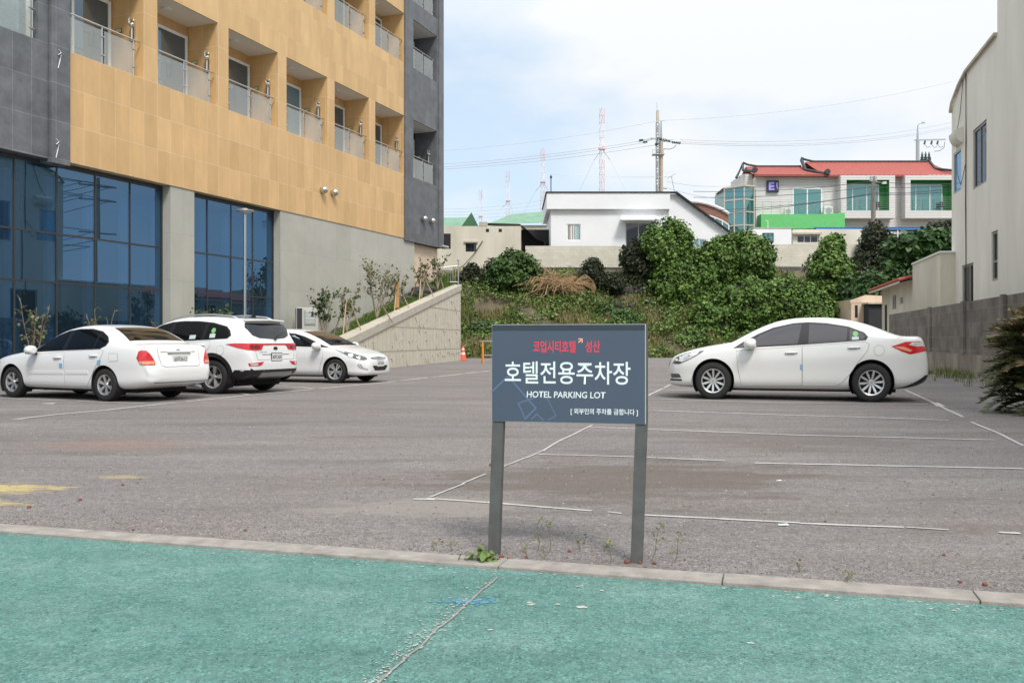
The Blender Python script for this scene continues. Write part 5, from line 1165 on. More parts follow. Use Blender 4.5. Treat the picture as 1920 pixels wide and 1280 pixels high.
aw = MB(); aw.add([(PX(1160,Y),-1.0,PZ(413,Y)),(PX(1236,Y),-1.0,PZ(413,Y)),(PX(1230,Y),-.002,PZ(405,Y)),(PX(1165,Y),-.002,PZ(405,Y)),(PX(1160,Y),-1.0,PZ(416,Y)),(PX(1236,Y),-1.0,PZ(416,Y)),(PX(1228,Y),-.002,PZ(416,Y)),(PX(1168,Y),-.002,PZ(416,Y))], [(0,1,2,3),(4,7,6,5),(0,4,5,1),(1,5,6,2),(0,3,7,4)]); aw.build('awning', M['white_wall'], wh)
b = MB(); b.cyl((PX(1254,Y),-.06,PZ(363,Y)),(PX(1254,Y),-.06,PZ(440,Y)),.05,n=8); b.build('downpipe', M['white_wall'], wh)
an = house('television_aerial', PX(1266,Y), Y+.3, 'thin T-shaped television aerial on the white house roof', 'aerial', z=ZT)
b = MB(); b.cyl((.05,0,-.05),(-.22,0,1.28),.022,n=6); b.build('mast', M['grey_metal'], an); b = MB(); b.cyl((-.52,0,1.08),(.10,0,1.48),.02,n=6); b.build('boom', M['grey_metal'], an)
pp = house('roof_pole', PX(1034,Y), Y+.8, 'short dark pole carrying a wire at the left end of the white house roof', 'pole', z=ZT)
b = MB(); b.cyl((0,0,-.05),(0,0,1.45),.035,n=6); b.cyl((0,0,1.22),(0,0,1.36),.08,n=6); tag(b.build('pole', M['dark_metal'], pp))

# grey block wall right of the white house, dark retaining wall beneath
Y = 63.0; w_ = house('block_wall', 0, Y, 'short grey block wall between the kudzu mounds with stained dark base', 'wall')
b = MB(); b.box(PX(1420,Y)+.01, PX(1612,Y), 0, .22, PZ(500,Y), PZ(458,Y)); b.build('wall', M['block'], w_)
M['stained_base'] = mat('stained_retaining_concrete', (0.20,0.185,0.17), 0.95, var=0.5, vscale=.8, col2=(0.07,0.065,0.06), streak=.3)
b = MB(); b.box(PX(1420,Y)+.01, PX(1612,Y), -.12, .3, PZ(545,Y), PZ(500,Y)-.004); b.build('footing', M['stained_base'], w_)

# boxy white outhouse and cream terrace wall
Y = 68; oh = house('white_outhouse', 0, Y, 'small boxy white outhouse with one teal window under the green terrace', 'outhouse')
b = MB(); b.box(PX(1412,Y), PX(1484,Y), 0, 3, 5.5, PZ(428,Y)); b.build('wall', M['white_wall'], oh)
b = MB(); b.box(PX(1410,Y), PX(1486,Y), -.05, 3.05, PZ(428,Y)+.002, PZ(426.5,Y)); b.build('flat_roof', M['concrete'], oh)
window(oh, PX(1431,Y), PX(1449,Y), PZ(453,Y), PZ(438,Y), 0, M['black'], M['teal_glass'], fw=.05)
b = MB(); b.tube([(PX(1442,Y),.3,PZ(426,Y)),(PX(1442,Y),.3,PZ(414,Y)),(PX(1436,Y),.0,PZ(413.5,Y))], .03, 6); b.build('yard_lamp', M['white_paint'], oh)
Y = 69; tw_ = house('terrace_building', 0, Y, 'low cream building with a barred window beneath the green terrace', 'building')
b = MB(); wall_mesh(b, PX(1486,Y), PX(1634,Y), 5.0, PZ(430,Y), [(PX(1494,Y),PX(1535,Y),PZ(455,Y),PZ(441,Y),.2)], depth=.2); b.box(PX(1487,Y), PX(1633,Y), .25, 3.5, 5, PZ(432,Y)); b.build('wall', M['cream_pale'], tw_, recalc=False)
window(tw_, PX(1496,Y), PX(1533,Y), PZ(454,Y), PZ(442,Y), .12, M['white_paint'], M['dark_glass'], mull=(.33,.66))
b = MB(); b.box(PX(1484,Y)-.02, PX(1538,Y), -.35, -.002, PZ(440,Y), PZ(437,Y)); b.build('window_canopy', M['concrete'], tw_)
M['blue_roof'] = mat('blue_metal_roof', (0.07,0.20,0.42), 0.45)
cr = house('blue_carport', 0, 72, 'long blue metal lean-to roof below the red-roofed house', 'carport'); Y = 72
b = MB(); n_ = 40
for i in range(n_): a = PX(1530,Y)+(PX(1800,Y)-PX(1530,Y))*i/n_; c = PX(1530,Y)+(PX(1800,Y)-PX(1530,Y))*(i+.62)/n_; b.box(a, c, -.02, 2.6, PZ(430,Y)+.12, PZ(430,Y)+.18)
b.add([(PX(1530,Y),0,PZ(431,Y)),(PX(1800,Y),0,PZ(431,Y)),(PX(1800,Y),2.6,PZ(421,Y)),(PX(1530,Y),2.6,PZ(421,Y)),(PX(1530,Y),0,PZ(428,Y)),(PX(1800,Y),0,PZ(428,Y))], [(0,1,2,3),(0,4,5,1),(4,3,2,5)]); b.build('roof', M['blue_roof'], cr)
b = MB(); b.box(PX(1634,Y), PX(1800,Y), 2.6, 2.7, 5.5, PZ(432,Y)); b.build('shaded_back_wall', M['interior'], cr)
for px in (1684, 1760): b = MB(); b.cyl((PX(px,Y),.1,5.5),(PX(px,Y),.1,PZ(431,Y)),.06,n=8); b.build('post', M['white_paint'], cr)

# ------------------------------------------------------------------ red roofed house with upturned ridges
Y = 88.0; RB = 10.5
M['siding'] = tile_mat('white_lap_siding', (0.62,0.60,0.58), (0.66,0.64,0.62), (0.45,0.43,0.42), 60, 0.24, 0.02, cloud=0.05, rough=.6, bump=.6)
M['red_tile'] = mat('red_roof_tile', (0.34,0.066,0.046), 0.6, var=0.14, vscale=2.5)
M['ridge'] = mat('black_ridge_tile', (0.035,0.037,0.038), 0.5)
M['terrace_green'] = mat('bright_green_paint', (0.13,0.50,0.16), 0.7, var=0.08)
M['inner_green'] = mat('deep_green_paint', (0.04,0.27,0.06), 0.7)
M['sign_dark'] = mat('sign_black', (0.02,0.02,0.05), 0.4)
def emit(name, col, s):
    m = bpy.data.materials.new(name); m.use_nodes = True; n = m.node_tree.nodes; b_ = n['Principled BSDF']; b_.inputs['Base Color'].default_value = (*col,1); b_.inputs['Emission Color'].default_value = (*col,1); b_.inputs['Emission Strength'].default_value = s; return m
M['violet'] = mat('violet_sign_letters', (0.36,0.30,0.80), 0.4)
rh = house('red_roof_house', 0, Y, 'long white-sided house with red tiled roof and upturned black ridges on the hill', 'house')
b = MB()
b.box(PX(1417,Y), PX(1546,Y), 0, 6, RB, PZ(331,Y)); b.box(PX(1547,Y), PX(1800,Y), .02, 7, RB, PZ(330,Y)); b.box(PX(1398,Y), PX(1417,Y)-.01, 1.2, 6, RB, PZ(322,Y)); b.build('wall', M['siding'], rh)
def roof(x0, x1, xr0, xr1, ze, zr, name='roof', sag=.35):
    m = MB(); nu, nv = 60, 6; vs = []
    for j in range(nv+1):
        t = j/nv
        for i in range(nu+1):
            u = i/nu; xa = x0+(x1-x0)*u; xb = xr0+(xr1-xr0)*u; x = xa+(xb-xa)*t
            z = ze+(zr-ze)*t - sag*4*t*(1-t)*.35 + (.10 if i % 2 else 0)*.35
            vs.append((x, -.75+3.75*t, z))
    fs = [(j*(nu+1)+i, j*(nu+1)+i+1, (j+1)*(nu+1)+i+1, (j+1)*(nu+1)+i) for j in range(nv) for i in range(nu)]
    m.add(vs, fs); m.add([(xr0,3,zr),(xr1,3,zr),(x1,6.8,ze),(x0,6.8,ze)], [(0,1,2,3)])
    m.add([(x0,-.75,ze-.16),(x1,-.75,ze-.16),(x1,-.75,ze),(x0,-.75,ze)],[(0,1,2,3)]); m.add([(x0,-.75,ze-.16),(x1,-.75,ze-.16),(x1,.1,ze-.1),(x0,.1,ze-.1)],[(3,2,1,0)])
    return m.build(name, M['red_tile'], rh, recalc=False)
Yr = Y+3
r1 = roof(PX(1410,Y), PX(1546,Y), PX(1400,Y)*1.03, PX(1506,Y)*1.03, PZ(330,Y), PZ(313,Yr))
r2 = roof(PX(1546,Y), PX(1800,Y), PX(1512,Y)*1.03, PX(1745,Y)*1.03, PZ(331,Y), PZ(304,Yr))
def ridge(pts, r, par, nm='ridge_tiles'): m = MB(); m.tube(pts, r*.68, 7); m.build(nm, M['ridge'], par)
ridge([(PX(1393,Yr),3,PZ(305,Yr)),(PX(1402,Yr),3,PZ(309,Yr)),(PX(1420,Yr),3,PZ(312,Yr)),(PX(1502,Yr),3,PZ(312,Yr))], .16, r1)
ridge([(PX(1502,Yr),3,PZ(296,Yr)),(PX(1508,Yr),3,PZ(299,Yr)),(PX(1525,Yr),3,PZ(303,Yr)),(PX(1735,Yr),3,PZ(303,Yr)),(PX(1742,Yr),3,PZ(300,Yr)),(PX(1744,Yr),3,PZ(296,Yr))], .17, r2)
ridge([(PX(1391,Y),2.2,PZ(326,Y)),(PX(1393,Yr),3,PZ(307,Yr)),(PX(1400,Y),1.4,PZ(314,Y)),(PX(1412,Y),-.8,PZ(324,Y))], .20, r1)
ridge([(PX(1503,Yr),3,PZ(300,Yr)),(PX(1520,Y),1.6,PZ(313,Y)),(PX(1548,Y),-.8,PZ(330,Y))], .26, r2)
ridge([(PX(1743,Yr),3,PZ(302,Yr)),(PX(1765,Y),1.2,PZ(312,Y)),(PX(1792,Y),-.8,PZ(324,Y))], .18, r2)
for px, py, rr in ((1411,322,r1),(1546,325,r2)): m = MB(); m.cyl((PX(px,Y),-.95,PZ(py,Y)),(PX(px,Y),-.6,PZ(py,Y)),.26,n=14); m.build('ridge_end_disc', M['ridge'], rr)
# projecting balcony boxes
for a, c, o0, o1 in ((1576,1678,1587,1667),(1697,1802,1707,1787)):
    yy = -1.1; m = MB(); z0, z1, oz0, oz1 = PZ(416,Y)+.2, PZ(332.5,Y), PZ(398,Y), PZ(341,Y)
    xa, xb, xo0, xo1 = PX(a,Y)*.988, PX(c,Y)*.988, PX(o0,Y)*.988, PX(o1,Y)*.988
    wall_mesh(m, xa, xb, z0, z1, [(xo0,xo1,oz0,oz1,1.1)], y=yy, depth=1.08, rmi=1); m.quad((xa,yy,z0),(xa,yy,z1),(xa,0,z1),(xa,0,z0)); m.quad((xb,yy,z0),(xb,0,z0),(xb,0,z1),(xb,yy,z1)); m.quad((xa,yy,z0),(xa,0,z0),(xb,0,z0),(xb,yy,z0))
    bo = m.build('balcony_box', [M['siding'], M['inner_green']], rh, recalc=False)
    m = MB(); m.quad((xo0-.2,-.008,oz0),(xo1+.2,-.008,oz0),(xo1+.2,-.008,oz1),(xo0-.2,-.008,oz1)); m.build('balcony_back', M['inner_green'], bo, recalc=False)
    wx0, wx1 = xo0+.06, xo1-.62
    f = MB(); 
    for t in (0,.26,.66,1): xx = wx0+(wx1-wx0)*t; f.box(xx-.05, xx+.05, -.10, -.02, oz0, oz1-.32)
    f.box(wx0, wx1, -.101, -.02, oz1-.33, oz1-.23); fo = f.build('window', M['white_paint'], bo)
    m = MB(); m.quad((wx0,-.06,oz0),(wx1,-.06,oz0),(wx1,-.06,oz1-.33),(wx0,-.06,oz1-.33)); m.build('window_pane', M['teal_glass'], fo, recalc=False)
    m = MB(); 
    for k in range(7): zz = oz0+.10+.20*k; m.cyl((xo0+.02,yy+.15,zz),(xo1-.02,yy+.15,zz),.015,n=5)
    for k in range(5): xx = xo0+.03+(xo1-xo0-.06)*k/4; m.cyl((xx,yy+.15,oz0),(xx,yy+.15,oz0+1.32),.02,n=5)
    m.build('balcony_railing', M['grey_metal'], bo)
    m = MB(); cx = xo1-1.0; m.box(cx, cx+.35, -.75, -.40, oz0+.42, oz0+.47); m.box(cx, cx+.35, -.42, -.38, oz0+.47, oz0+.95)
    for dx in (.02,.30):
        for dy in (-.73,-.43): m.box(cx+dx, cx+dx+.035, dy, dy+.035, oz0, oz0+.42)
    tag(m.build('balcony_chair', M['dark_metal'], None), 'small dark chair on the %s of the red-roofed house' % ('left projecting balcony' if a == 1576 else 'right projecting balcony'), 'chair', 'chairs on the house balconies').location = (0, Y, 0)
window(rh, PX(1488,Y), PX(1539,Y), PZ(403,Y), PZ(355,Y), 0, M['white_paint'], M['teal_glass'], mull=(.5,), fw=.12)
m = MB(); m.box(PX(1420,Y), PX(1575,Y), -1.3, -.02, PZ(432,Y), PZ(405,Y)+.0); m.add([(PX(1420,Y),-1.305,PZ(432,Y)),(PX(1575,Y),-1.305,PZ(432,Y)),(PX(1575,Y),-1.305,PZ(402.5,Y)),(PX(1420,Y),-1.305,PZ(411,Y))],[(0,1,2,3)]); m.build('terrace_parapet', M['terrace_green'], rh)
m = MB()
for k in range(10): x = PX(1424+16*k,Y); m.cyl((x,-1.2,PZ(408,Y)),(x,-1.2,PZ(382,Y)),.018,n=5)
for py in (382,389,396): m.cyl((PX(1421,Y),-1.2,PZ(py,Y)),(PX(1572,Y),-1.2,PZ(py-1.5,Y)),.014,n=5)
m.build('terrace_railing', M['grey_metal'], rh)
for px, r_ in ((1474,.34),(1549,.42)):
    m = MB(); m.box(PX(px,Y)-r_, PX(px,Y)+r_, -.7, -.35, PZ(405,Y), PZ(405,Y)+r_*2); ao = m.build('air_conditioner', M['soffit'], rh)
    m = MB(); m.cyl((PX(px,Y),-.702,PZ(405,Y)+r_),(PX(px,Y),-.72,PZ(405,Y)+r_),r_*.75,n=18); m.build('fan_grille', M['grey_metal'], ao)
m = MB(); m.box(PX(1437,Y), PX(1459,Y), -.22, -.03, PZ(361,Y), PZ(339,Y)); so = m.build('wall_sign', M['sign_dark'], rh)
text_mesh('E', M['violet'], so, (PX(1445.5,Y), -.228, PZ(350,Y)), (1,0,.03), (0,0,1), .55, .80, 'sign_lettering', bold=.05)
m = MB(); m.add([(PX(1454,Y),-.226,PZ(343,Y)),(PX(1457,Y),-.226,PZ(343,Y)),(PX(1456.5,Y),-.226,PZ(350,Y)),(PX(1457.5,Y),-.226,PZ(356,Y)),(PX(1455.5,Y),-.226,PZ(354,Y)),(PX(1454.5,Y),-.226,PZ(349,Y))],[(0,1,2,3,4,5)]); m.build('sign_lettering', M['violet'], so)
m = MB(); m.box(PX(1546,Y), PX(1575,Y), -.02, .01, RB, PZ(333,Y)); m.build('grey_recess', M['siding'], rh)
# glass stair tower at its left end
gt = house('glass_stair_tower', 0, 86, 'teal glazed stair tower with pale frames at the left end of the red-roofed house', 'tower'); Y = 86
m = MB(); xa, xb, xc = PX(1358,Y), PX(1392,Y), PX(1416,Y)
m.quad((xa,0,8.5),(xb,-.6,8.5),(xb,-.6,PZ(351,Y)),(xa,0,PZ(355,Y))); m.quad((xb,-.6,8.5),(xc,.4,8.5),(xc,.4,PZ(349,Y)),(xb,-.6,PZ(351,Y))); m.build('glazing', M['teal_glass'], gt, recalc=False)
m = MB(); m.add([(xa+.15,.3,8.5),(xb,-.3,8.5),(xc-.1,.7,8.5),(xc,4,8.5),(xa,4,8.5),(xa+.15,.3,PZ(356,Y)),(xb,-.3,PZ(352,Y)),(xc-.1,.7,PZ(350,Y)),(xc,4,PZ(350,Y)),(xa,4,PZ(356,Y))],[(0,1,6,5),(1,2,7,6),(2,3,8,7),(3,4,9,8),(4,0,5,9)]); m.build('tower_interior', M['curtain_teal'], gt, recalc=False)
m = MB()
for t in (0,.5,1): p0 = Vector((xa,0,0)).lerp(Vector((xb,-.6,0)), t); m.box(p0.x-.06, p0.x+.06, p0.y-.08, p0.y+.02, 8.5, PZ(355-4*t,Y))
m.box(xc-.06, xc+.06, .3, .42, 8.5, PZ(349,Y))
for py in (354,377,400,425): m.bar((xa,-.03,PZ(py,Y)),(xb,-.63,PZ(py-2,Y)),.08,.12); m.bar((xb,-.63,PZ(py-2,Y)),(xc,.37,PZ(py-3,Y)),.08,.12)
m.build('frame', M['concrete'], gt)
m = MB(); m.add([(xa-.1,-.1,PZ(352,Y)),(xb,-.8,PZ(348.5,Y)),(xc+.1,.3,PZ(346.5,Y)),(xc,4,PZ(346.5,Y)),(xa,4,PZ(352,Y)),(xa-.1,-.1,PZ(355,Y)),(xb,-.8,PZ(351.5,Y)),(xc+.1,.3,PZ(349.5,Y)),(xc,4,PZ(349.5,Y)),(xa,4,PZ(355,Y))],[(0,1,2,3,4),(9,8,7,6,5),(0,5,6,1),(1,6,7,2)]); m.build('roof', M['concrete'], gt)
# brick hall with a curved white eave
Y = 80; bh = house('brick_hall', 0, Y, 'red-brown brick hall with curved white eave and teal glass band behind the white house', 'building')
M['brick_brown'] = tile_mat('red_brown_brick', (0.23,0.085,0.055), (0.29,0.11,0.07), (0.2,0.12,0.09), .22, .08, .008, cloud=.15, offset=.5)
crv = [(1296,379),(1310,380),(1325,383),(1340,388),(1354,394),(1366,402)]
m = MB(); m.add([(PX(a,Y),0,PZ(c,Y)) for a, c in crv] + [(PX(a,Y),0,PZ(c+20,Y)) for a, c in crv], [(i, i+1, 7+i, 6+i) for i in range(5)]); m.add([(PX(1366,Y),0,PZ(402,Y)),(PX(1366,Y),6,PZ(402,Y)),(PX(1366,Y),6,6),(PX(1366,Y),0,6)],[(0,1,2,3)]); m.build('wall', M['brick_brown'], bh, recalc=False)
m = MB(); m.tube([(PX(a,Y),-.1,PZ(c-1,Y)) for a, c in crv], .14, 6); m.build('eave', M['white_wall'], bh)
m = MB(); m.add([(PX(a,Y),0.01,PZ(c+20,Y)) for a, c in crv] + [(PX(a,Y),0.01,6) for a, c in crv], [(i, i+1, 7+i, 6+i) for i in range(5)]); m.build('glass_band', M['teal_glass'], bh, recalc=False)
m = MB(); m.add([(PX(a,Y),.5,PZ(c+19,Y)) for a, c in crv] + [(PX(a,Y),.5,6) for a, c in crv], [(i, i+1, 7+i, 6+i) for i in range(5)]); m.build('inner_wall', M['interior'], bh, recalc=False)
m = MB(); m.tube([(PX(a,Y),-.06,PZ(c+20,Y)) for a, c in crv], .07, 5)
for a, c in crv[1:]: m.cyl((PX(a,Y),-.05,PZ(c+20,Y)),(PX(a,Y),-.05,6),.06,n=6)
m.build('window_frame', M['white_paint'], bh)

# ------------------------------------------------------------------ right-hand side: cream building, low house, block wall
BE = Vector((0.2413, 0.9704, 0)); B_ROT = atan2(-BE.y, -BE.x)
M['cream_grey'] = mat('grey_cream_stucco', (0.80,0.77,0.685), 0.85, var=0.12, vscale=0.7, bump=0.12, bscale=60, streak=.25)
rbO = Vector((17.46, 36.0, 0)); rbd = thing('cream_building', rbO, B_ROT, 'tall cream stucco building at the right edge with chamfered roofline', 'building')
def rt(px): k = (px-HX)/F; return (36.0 - 8.5/(k-.249))/.9704
def rz(py, t): Yq = 36.0-.9704*t; return EYE-(py-HY)/F*Yq
W1 = (3.32,5.18,6.45,8.6,.14); W2 = (1.7,3.4,1.2,3.85,.14); W3 = (5.8,6.6,3.0,4.65,.14); W0 = (.35,1.55,6.75,8.35,.10)
m = MB(); wall_mesh(m, 0, 6.5, 0, 10.05, [W1,W2,W3,W0], depth=.14); wall_mesh(m, 6.5, 40, 0, 14, [W3,(11,12.6,2.2,4.6,.14),(12,14.2,6.4,8.5,.14)], depth=.14)
m.add([(0,0,10.05),(6.5,0,10.05),(6.5,0,11.05),(2.5,0,10.97),(1.35,0,10.75)], [(0,1,2,3,4)])
m.quad((0,0,0),(0,0,10.05),(0,9,10.05),(0,9,0)); m.quad((0,0,10.05),(1.35,0,10.75),(1.35,9,10.75),(0,9,10.05)); m.quad((1.35,0,10.75),(2.5,0,10.97),(2.5,9,10.97),(1.35,9,10.75)); m.quad((2.5,0,10.97),(6.5,0,11.05),(6.5,9,11.05),(2.5,9,10.97)); m.quad((6.5,0,11.05),(6.5,0,14),(6.5,9,14),(6.5,9,11.05)); m.quad((6.5,0,14),(40,0,14),(40,9,14),(6.5,9,14))
m.build('wall', M['cream_grey'], rbd, recalc=False)
m = MB(); pth = [(0,10.05),(.25,10.35),(1.35,10.75),(2.5,10.97),(6.48,11.05)]
for (a, c), (d, e) in zip(pth, pth[1:]): m.bar((a,-.03,c+.02),(d,-.03,e+.02),.16,.10)
m.build('roof_coping', M['concrete'], rbd)
M['brown_frame'] = mat('brown_grey_window_frame', (0.30,0.285,0.26), 0.5)
for (a, c, d, e, _), mm in ((W1,(.45,)),(W2,(.6,)),(W3,())):
    window(rbd, a+.09, c-.09, d+.09, e-.09, .09, M['brown_frame'], M['dark_glass'], mull=mm, fw=.085, bars=(.38,) if not mm else ())
window(rbd, W0[0]+.07, W0[1]-.07, W0[2]+.07, W0[3]-.07, .06, M['grey_metal'], M['curtain_glass'], mull=(), fw=.06)
m = MB(); m.quad((3.4,.13,6.5),(5.1,.13,6.5),(5.1,.13,8.5),(3.4,.13,8.5)); m.quad((1.75,.13,1.2),(3.35,.13,1.2),(3.35,.13,3.8),(1.75,.13,3.8)); m.quad((5.8,.13,3),(6.6,.13,3),(6.6,.13,4.6),(5.8,.13,4.6)); m.quad((.35,.099,6.75),(1.55,.099,6.75),(1.55,.099,8.35),(.35,.099,8.35)); m.build('room_dark', M['interior'], rbd, recalc=False)
m = MB(); q = [(-.30*sin(a*pi/12), 8.5+.45*(1-cos(a*pi/12))) for a in range(7)]
m.add([(.9,0,9.1)]+[(.9,y,z) for y, z in q]+[(1.9,0,9.1)]+[(1.9,y,z) for y, z in q], [list(range(8)), list(range(8,16))[::-1]]+[(i,i+1,i+9,i+8) for i in range(7)]+[(7,0,8,15)]); m.build('curved_bracket', M['cream_grey'], rbd)
m = MB(); m.tube([(2.42,-.03,10.9),(2.45,-.03,8.4),(2.40,-.03,6),(2.45,-.03,1.5)], .022, 5); m.tube([(2.0,-.03,10.8),(1.6,-.05,9.6),(1.2,-.08,9.0),(1.2,-.06,7.4),(1.8,-.06,6.9),(2.4,-.03,7.6)], .012, 5); m.build('wall_cable', M['dark_metal'], rbd)
# low cream house with a red tiled edge
lhO = Vector((8.0+.249*50.3, 50.3, 0)); lh = thing('cream_bungalow', lhO, B_ROT, 'low cream bungalow with red tiled verge behind the block wall', 'house')
m = MB(); holes_ = [(.95,1.75,1.0,2.95,.12),(3.4,4.6,2.55,3.42,.12),(5.6,6.6,2.75,3.2,.12)]
wall_mesh(m, 0, 9.4, 0, 3.85, holes_, depth=.12); m.box(9.405, 15.2, -.06, 5, 0, 4.45); m.quad((0,0,0),(0,0,3.85),(0,5,3.85),(0,5,0)); m.build('wall', M['cream'], lh, recalc=False)
for h_q in holes_: window(lh, h_q[0]+.07, h_q[1]-.07, h_q[2]+.07, h_q[3]-.07, .07, M['white_paint'] if h_q[0] > 3 else M['dark_metal'], M['dark_glass'], fw=.06)
m = MB()
for k in range(46): a = -.5+.215*k; m.cyl((a,-.62,3.80),(a,3.4,4.66),.10,n=6)
rf = m.build('tile_roof', M['red_tile'], lh)
m = MB(); m.add([(-.6,-.6,3.66),(9.3,-.6,3.66),(9.3,0,3.80),(-.6,0,3.80),(-.6,-.6,3.76),(9.3,-.6,3.76),(9.3,3.4,4.58),(-.6,3.4,4.58)],[(0,1,2,3),(0,4,5,1),(4,7,6,5)]); m.build('eave_board', M['cream_pale'], rf)
m = MB(); m.box(9.35, 15.25, -.10, 5.05, 4.452, 4.53); m.bar((-.7,3.4,4.72),(9.35,3.4,4.72),.3,.14); m.build('white_ridge_cap', M['white_paint'], lh)
# small peach shed with an ivy-hung dark doorway
ps = house('peach_shed', 0, 54, 'small peach-coloured shed half hidden behind the parked car, beside the bungalow', 'shed'); Y = 54
m = MB(); m.box(PX(1596,Y), PX(1665,Y), 0, 3, 0, PZ(562,Y)); m.add([(PX(1594,Y),-.02,PZ(563,Y)),(PX(1622,Y),-.02,PZ(553,Y)),(PX(1667,Y),-.02,PZ(555,Y)),(PX(1667,Y),-.02,PZ(566,Y)),(PX(1594,Y),-.02,PZ(568,Y))],[(0,1,2,3,4)]); m.build('wall', M['peach_stone'], ps)
m = MB(); m.box(PX(1619,Y), PX(1660,Y), -.8, -.03, 0, PZ(571,Y)); m.build('dark_lean_to', M['interior'], ps); m = MB(); m.box(PX(1616,Y), PX(1662,Y), -1.0, -.02, PZ(571,Y)+.002, PZ(568,Y)); m.build('lean_to_roof', M['concrete'], ps)
m = MB(); m.box(PX(1603,Y), PX(1608,Y), -.02, .01, PZ(595,Y), PZ(572,Y)); m.build('slit_window', M['black'], ps)
# old grey block wall along the right side of the lot
M['old_block'] = tile_mat('old_grey_blocks', (0.15,0.132,0.113), (0.215,0.19,0.165), (0.245,0.222,0.195), .40, .40, .009, cloud=.40, cloud_scale=.9, rough=.95, zoff=.05, bump=.5)
M['old_footing'] = mat('lime_streaked_footing', (0.40,0.355,0.29), .95, var=.35, vscale=1.4, col2=(0.16,0.13,0.10), streak=.3, bump=.3)
bwO = Vector((6.93+.249*41.5, 41.5, 0)); ob = thing('block_wall', bwO, B_ROT, 'old grey concrete-block wall running back along the right side of the lot', 'wall')
m = MB(); m.box(0, 26, 0, .20, .62, 2.2); m.build('blocks', M['old_block'], ob)
m = MB(); m.box(-.02, 26, -.06, .26, 0, .617); m.build('footing', M['old_footing'], ob)
for x in (9.2, 14.2, 18.5): m = MB(); m.box(x-.17, x+.17, -.08, -.003, .62, 2.23); m.build('pier', M['old_block'], ob)
# ------------------------------------------------------------------ masts, poles, wires
M['mast_red'] = mat('hazed_red_mast_paint', (0.70,0.43,0.40), 0.6); M['mast_white'] = mat('white_mast_paint', (0.80,0.74,0.73), 0.6)  # red paled to pink, distance haze put into the paint colour
def lattice(mb, w0, w1, z0, z1, step, r, mi=None, n=3):
    k = max(1, int((z1-z0)/step))
    ring = lambda z: [Vector((w*cos(2*pi*i/n+.4), w*sin(2*pi*i/n+.4), z)) for w in [w0+(w1-w0)*(z-z0)/(z1-z0)] for i in range(n)]
    for j in range(k):
        a, c = ring(z0+(z1-z0)*j/k), ring(z0+(z1-z0)*(j+1)/k); m_ = mi(j, k) if mi else 0
        for i in range(n): mb.bar(a[i], c[i], r*1.5, mi=m_); mb.bar(a[i], a[(i+1) % n], r, mi=m_); mb.bar(a[i], c[(i+1) % n] if j % 2 else c[(i-1) % n], r, mi=m_)
for i, (px, top, Y, lab) in enumerate(((1128.5,203,169,'tallest red and white lattice radio mast, behind the white house'),(1018,278,204,'second tallest lattice radio mast, rising left of the white house roof'),(953,321,231,'third lattice radio mast counting down in height, left of the short roof pole'),(901.5,356,261,'smallest lattice radio mast, close to the hotel corner'))):
    H = PZ(top, Y); mt = thing('radio_mast', (PX(px, Y), Y, 0), .3*i, lab, 'radio mast', 'row of radio masts on the skyline')
    m = MB(); lattice(m, .55, .55, 0, H, 1.35, .040, mi=lambda j, k: 0 if (j//5) % 2 == 0 else 1); m.build('lattice', [M['mast_red'], M['mast_white']], mt)
    for f in (.90-.13*0, .64, .42):
        z = H*f*.97 - 2; m = MB(); m.cyl((0,0,z-.12),(0,0,z+.12),.66,n=8); m.build('guy_collar', M['mast_red'], mt)
        for k in range(3):
            a = 2*pi*k/3+.4; m = MB(); m.tube([(0,0,z),(1.7*cos(a),1.7*sin(a),z-1.9)], .045, 4); m.build('guy_rod', M['grey_metal'], mt)
            m = MB(); m.tube([(1.7*cos(a),1.7*sin(a),z-1.9),(z*.62*cos(a),z*.62*sin(a),0)], .018, 3); m.build('guy_wire', M['grey_metal'], mt)
M['pole_concrete'] = mat('tan_concrete_pole', (0.44,0.36,0.27), 0.85, var=.12, vscale=1); M['insulator'] = mat('dark_teal_insulator', (0.05,0.09,0.10), 0.4)
Y = 78; up = thing('utility_pole', (PX(1240,Y), Y, 5.0), 0, 'tall utility pole with a lattice antenna tower strapped to it behind the white house', 'utility pole')
g0 = 5.0; Zq = lambda py: PZ(py, Y)-g0; Xq = lambda px: PX(px, Y)-PX(1240, Y)
m = MB(); m.cyl((0,0,0),(0,0,Zq(265)),.17,.14,12); m.build('pole', M['pole_concrete'], up)
m = MB(); m.cyl((0,0,Zq(265)),(-.02,0,Zq(227)),.10,.05,8); m.bar((-.1,0,Zq(227)),(.28,0,Zq(226)),.04); m.build('pole_extension', M['grey_metal'], up)
m = MB(); lm_ = MB(); lattice(lm_, .19, .17, 0, Zq(231), .50, .045, n=4); lm_.v = [(x+Xq(1233), y, z) for x, y, z in lm_.v]; lm_.build('antenna_tower', M['grey_metal'], up)
for a, c in ((231,215),(214,223),(207,213)): pass
m = MB(); m.box(Xq(1230.5), Xq(1235.5), -.12, .12, Zq(231), Zq(207)); m.build('antenna_panel', M['concrete'], up, bevel=.03)
m = MB(); m.cyl((Xq(1232),0,Zq(207)),(Xq(1231.5),0,Zq(192)),.018,n=5); m.build('lightning_rod', M['grey_metal'], up)
m = MB(); m.bar((Xq(1200),0,Zq(264)),(Xq(1222),0,Zq(260)),.06); m.bar((Xq(1208),-.4,Zq(267)),(Xq(1225),-.2,Zq(262)),.06); m.bar((Xq(1220),0,Zq(259)),(Xq(1275),0,Zq(269)),.10); m.bar((Xq(1238),-.05,Zq(268)),(Xq(1262),-.05,Zq(262)),.05); m.build('crossarm', M['grey_metal'], up)
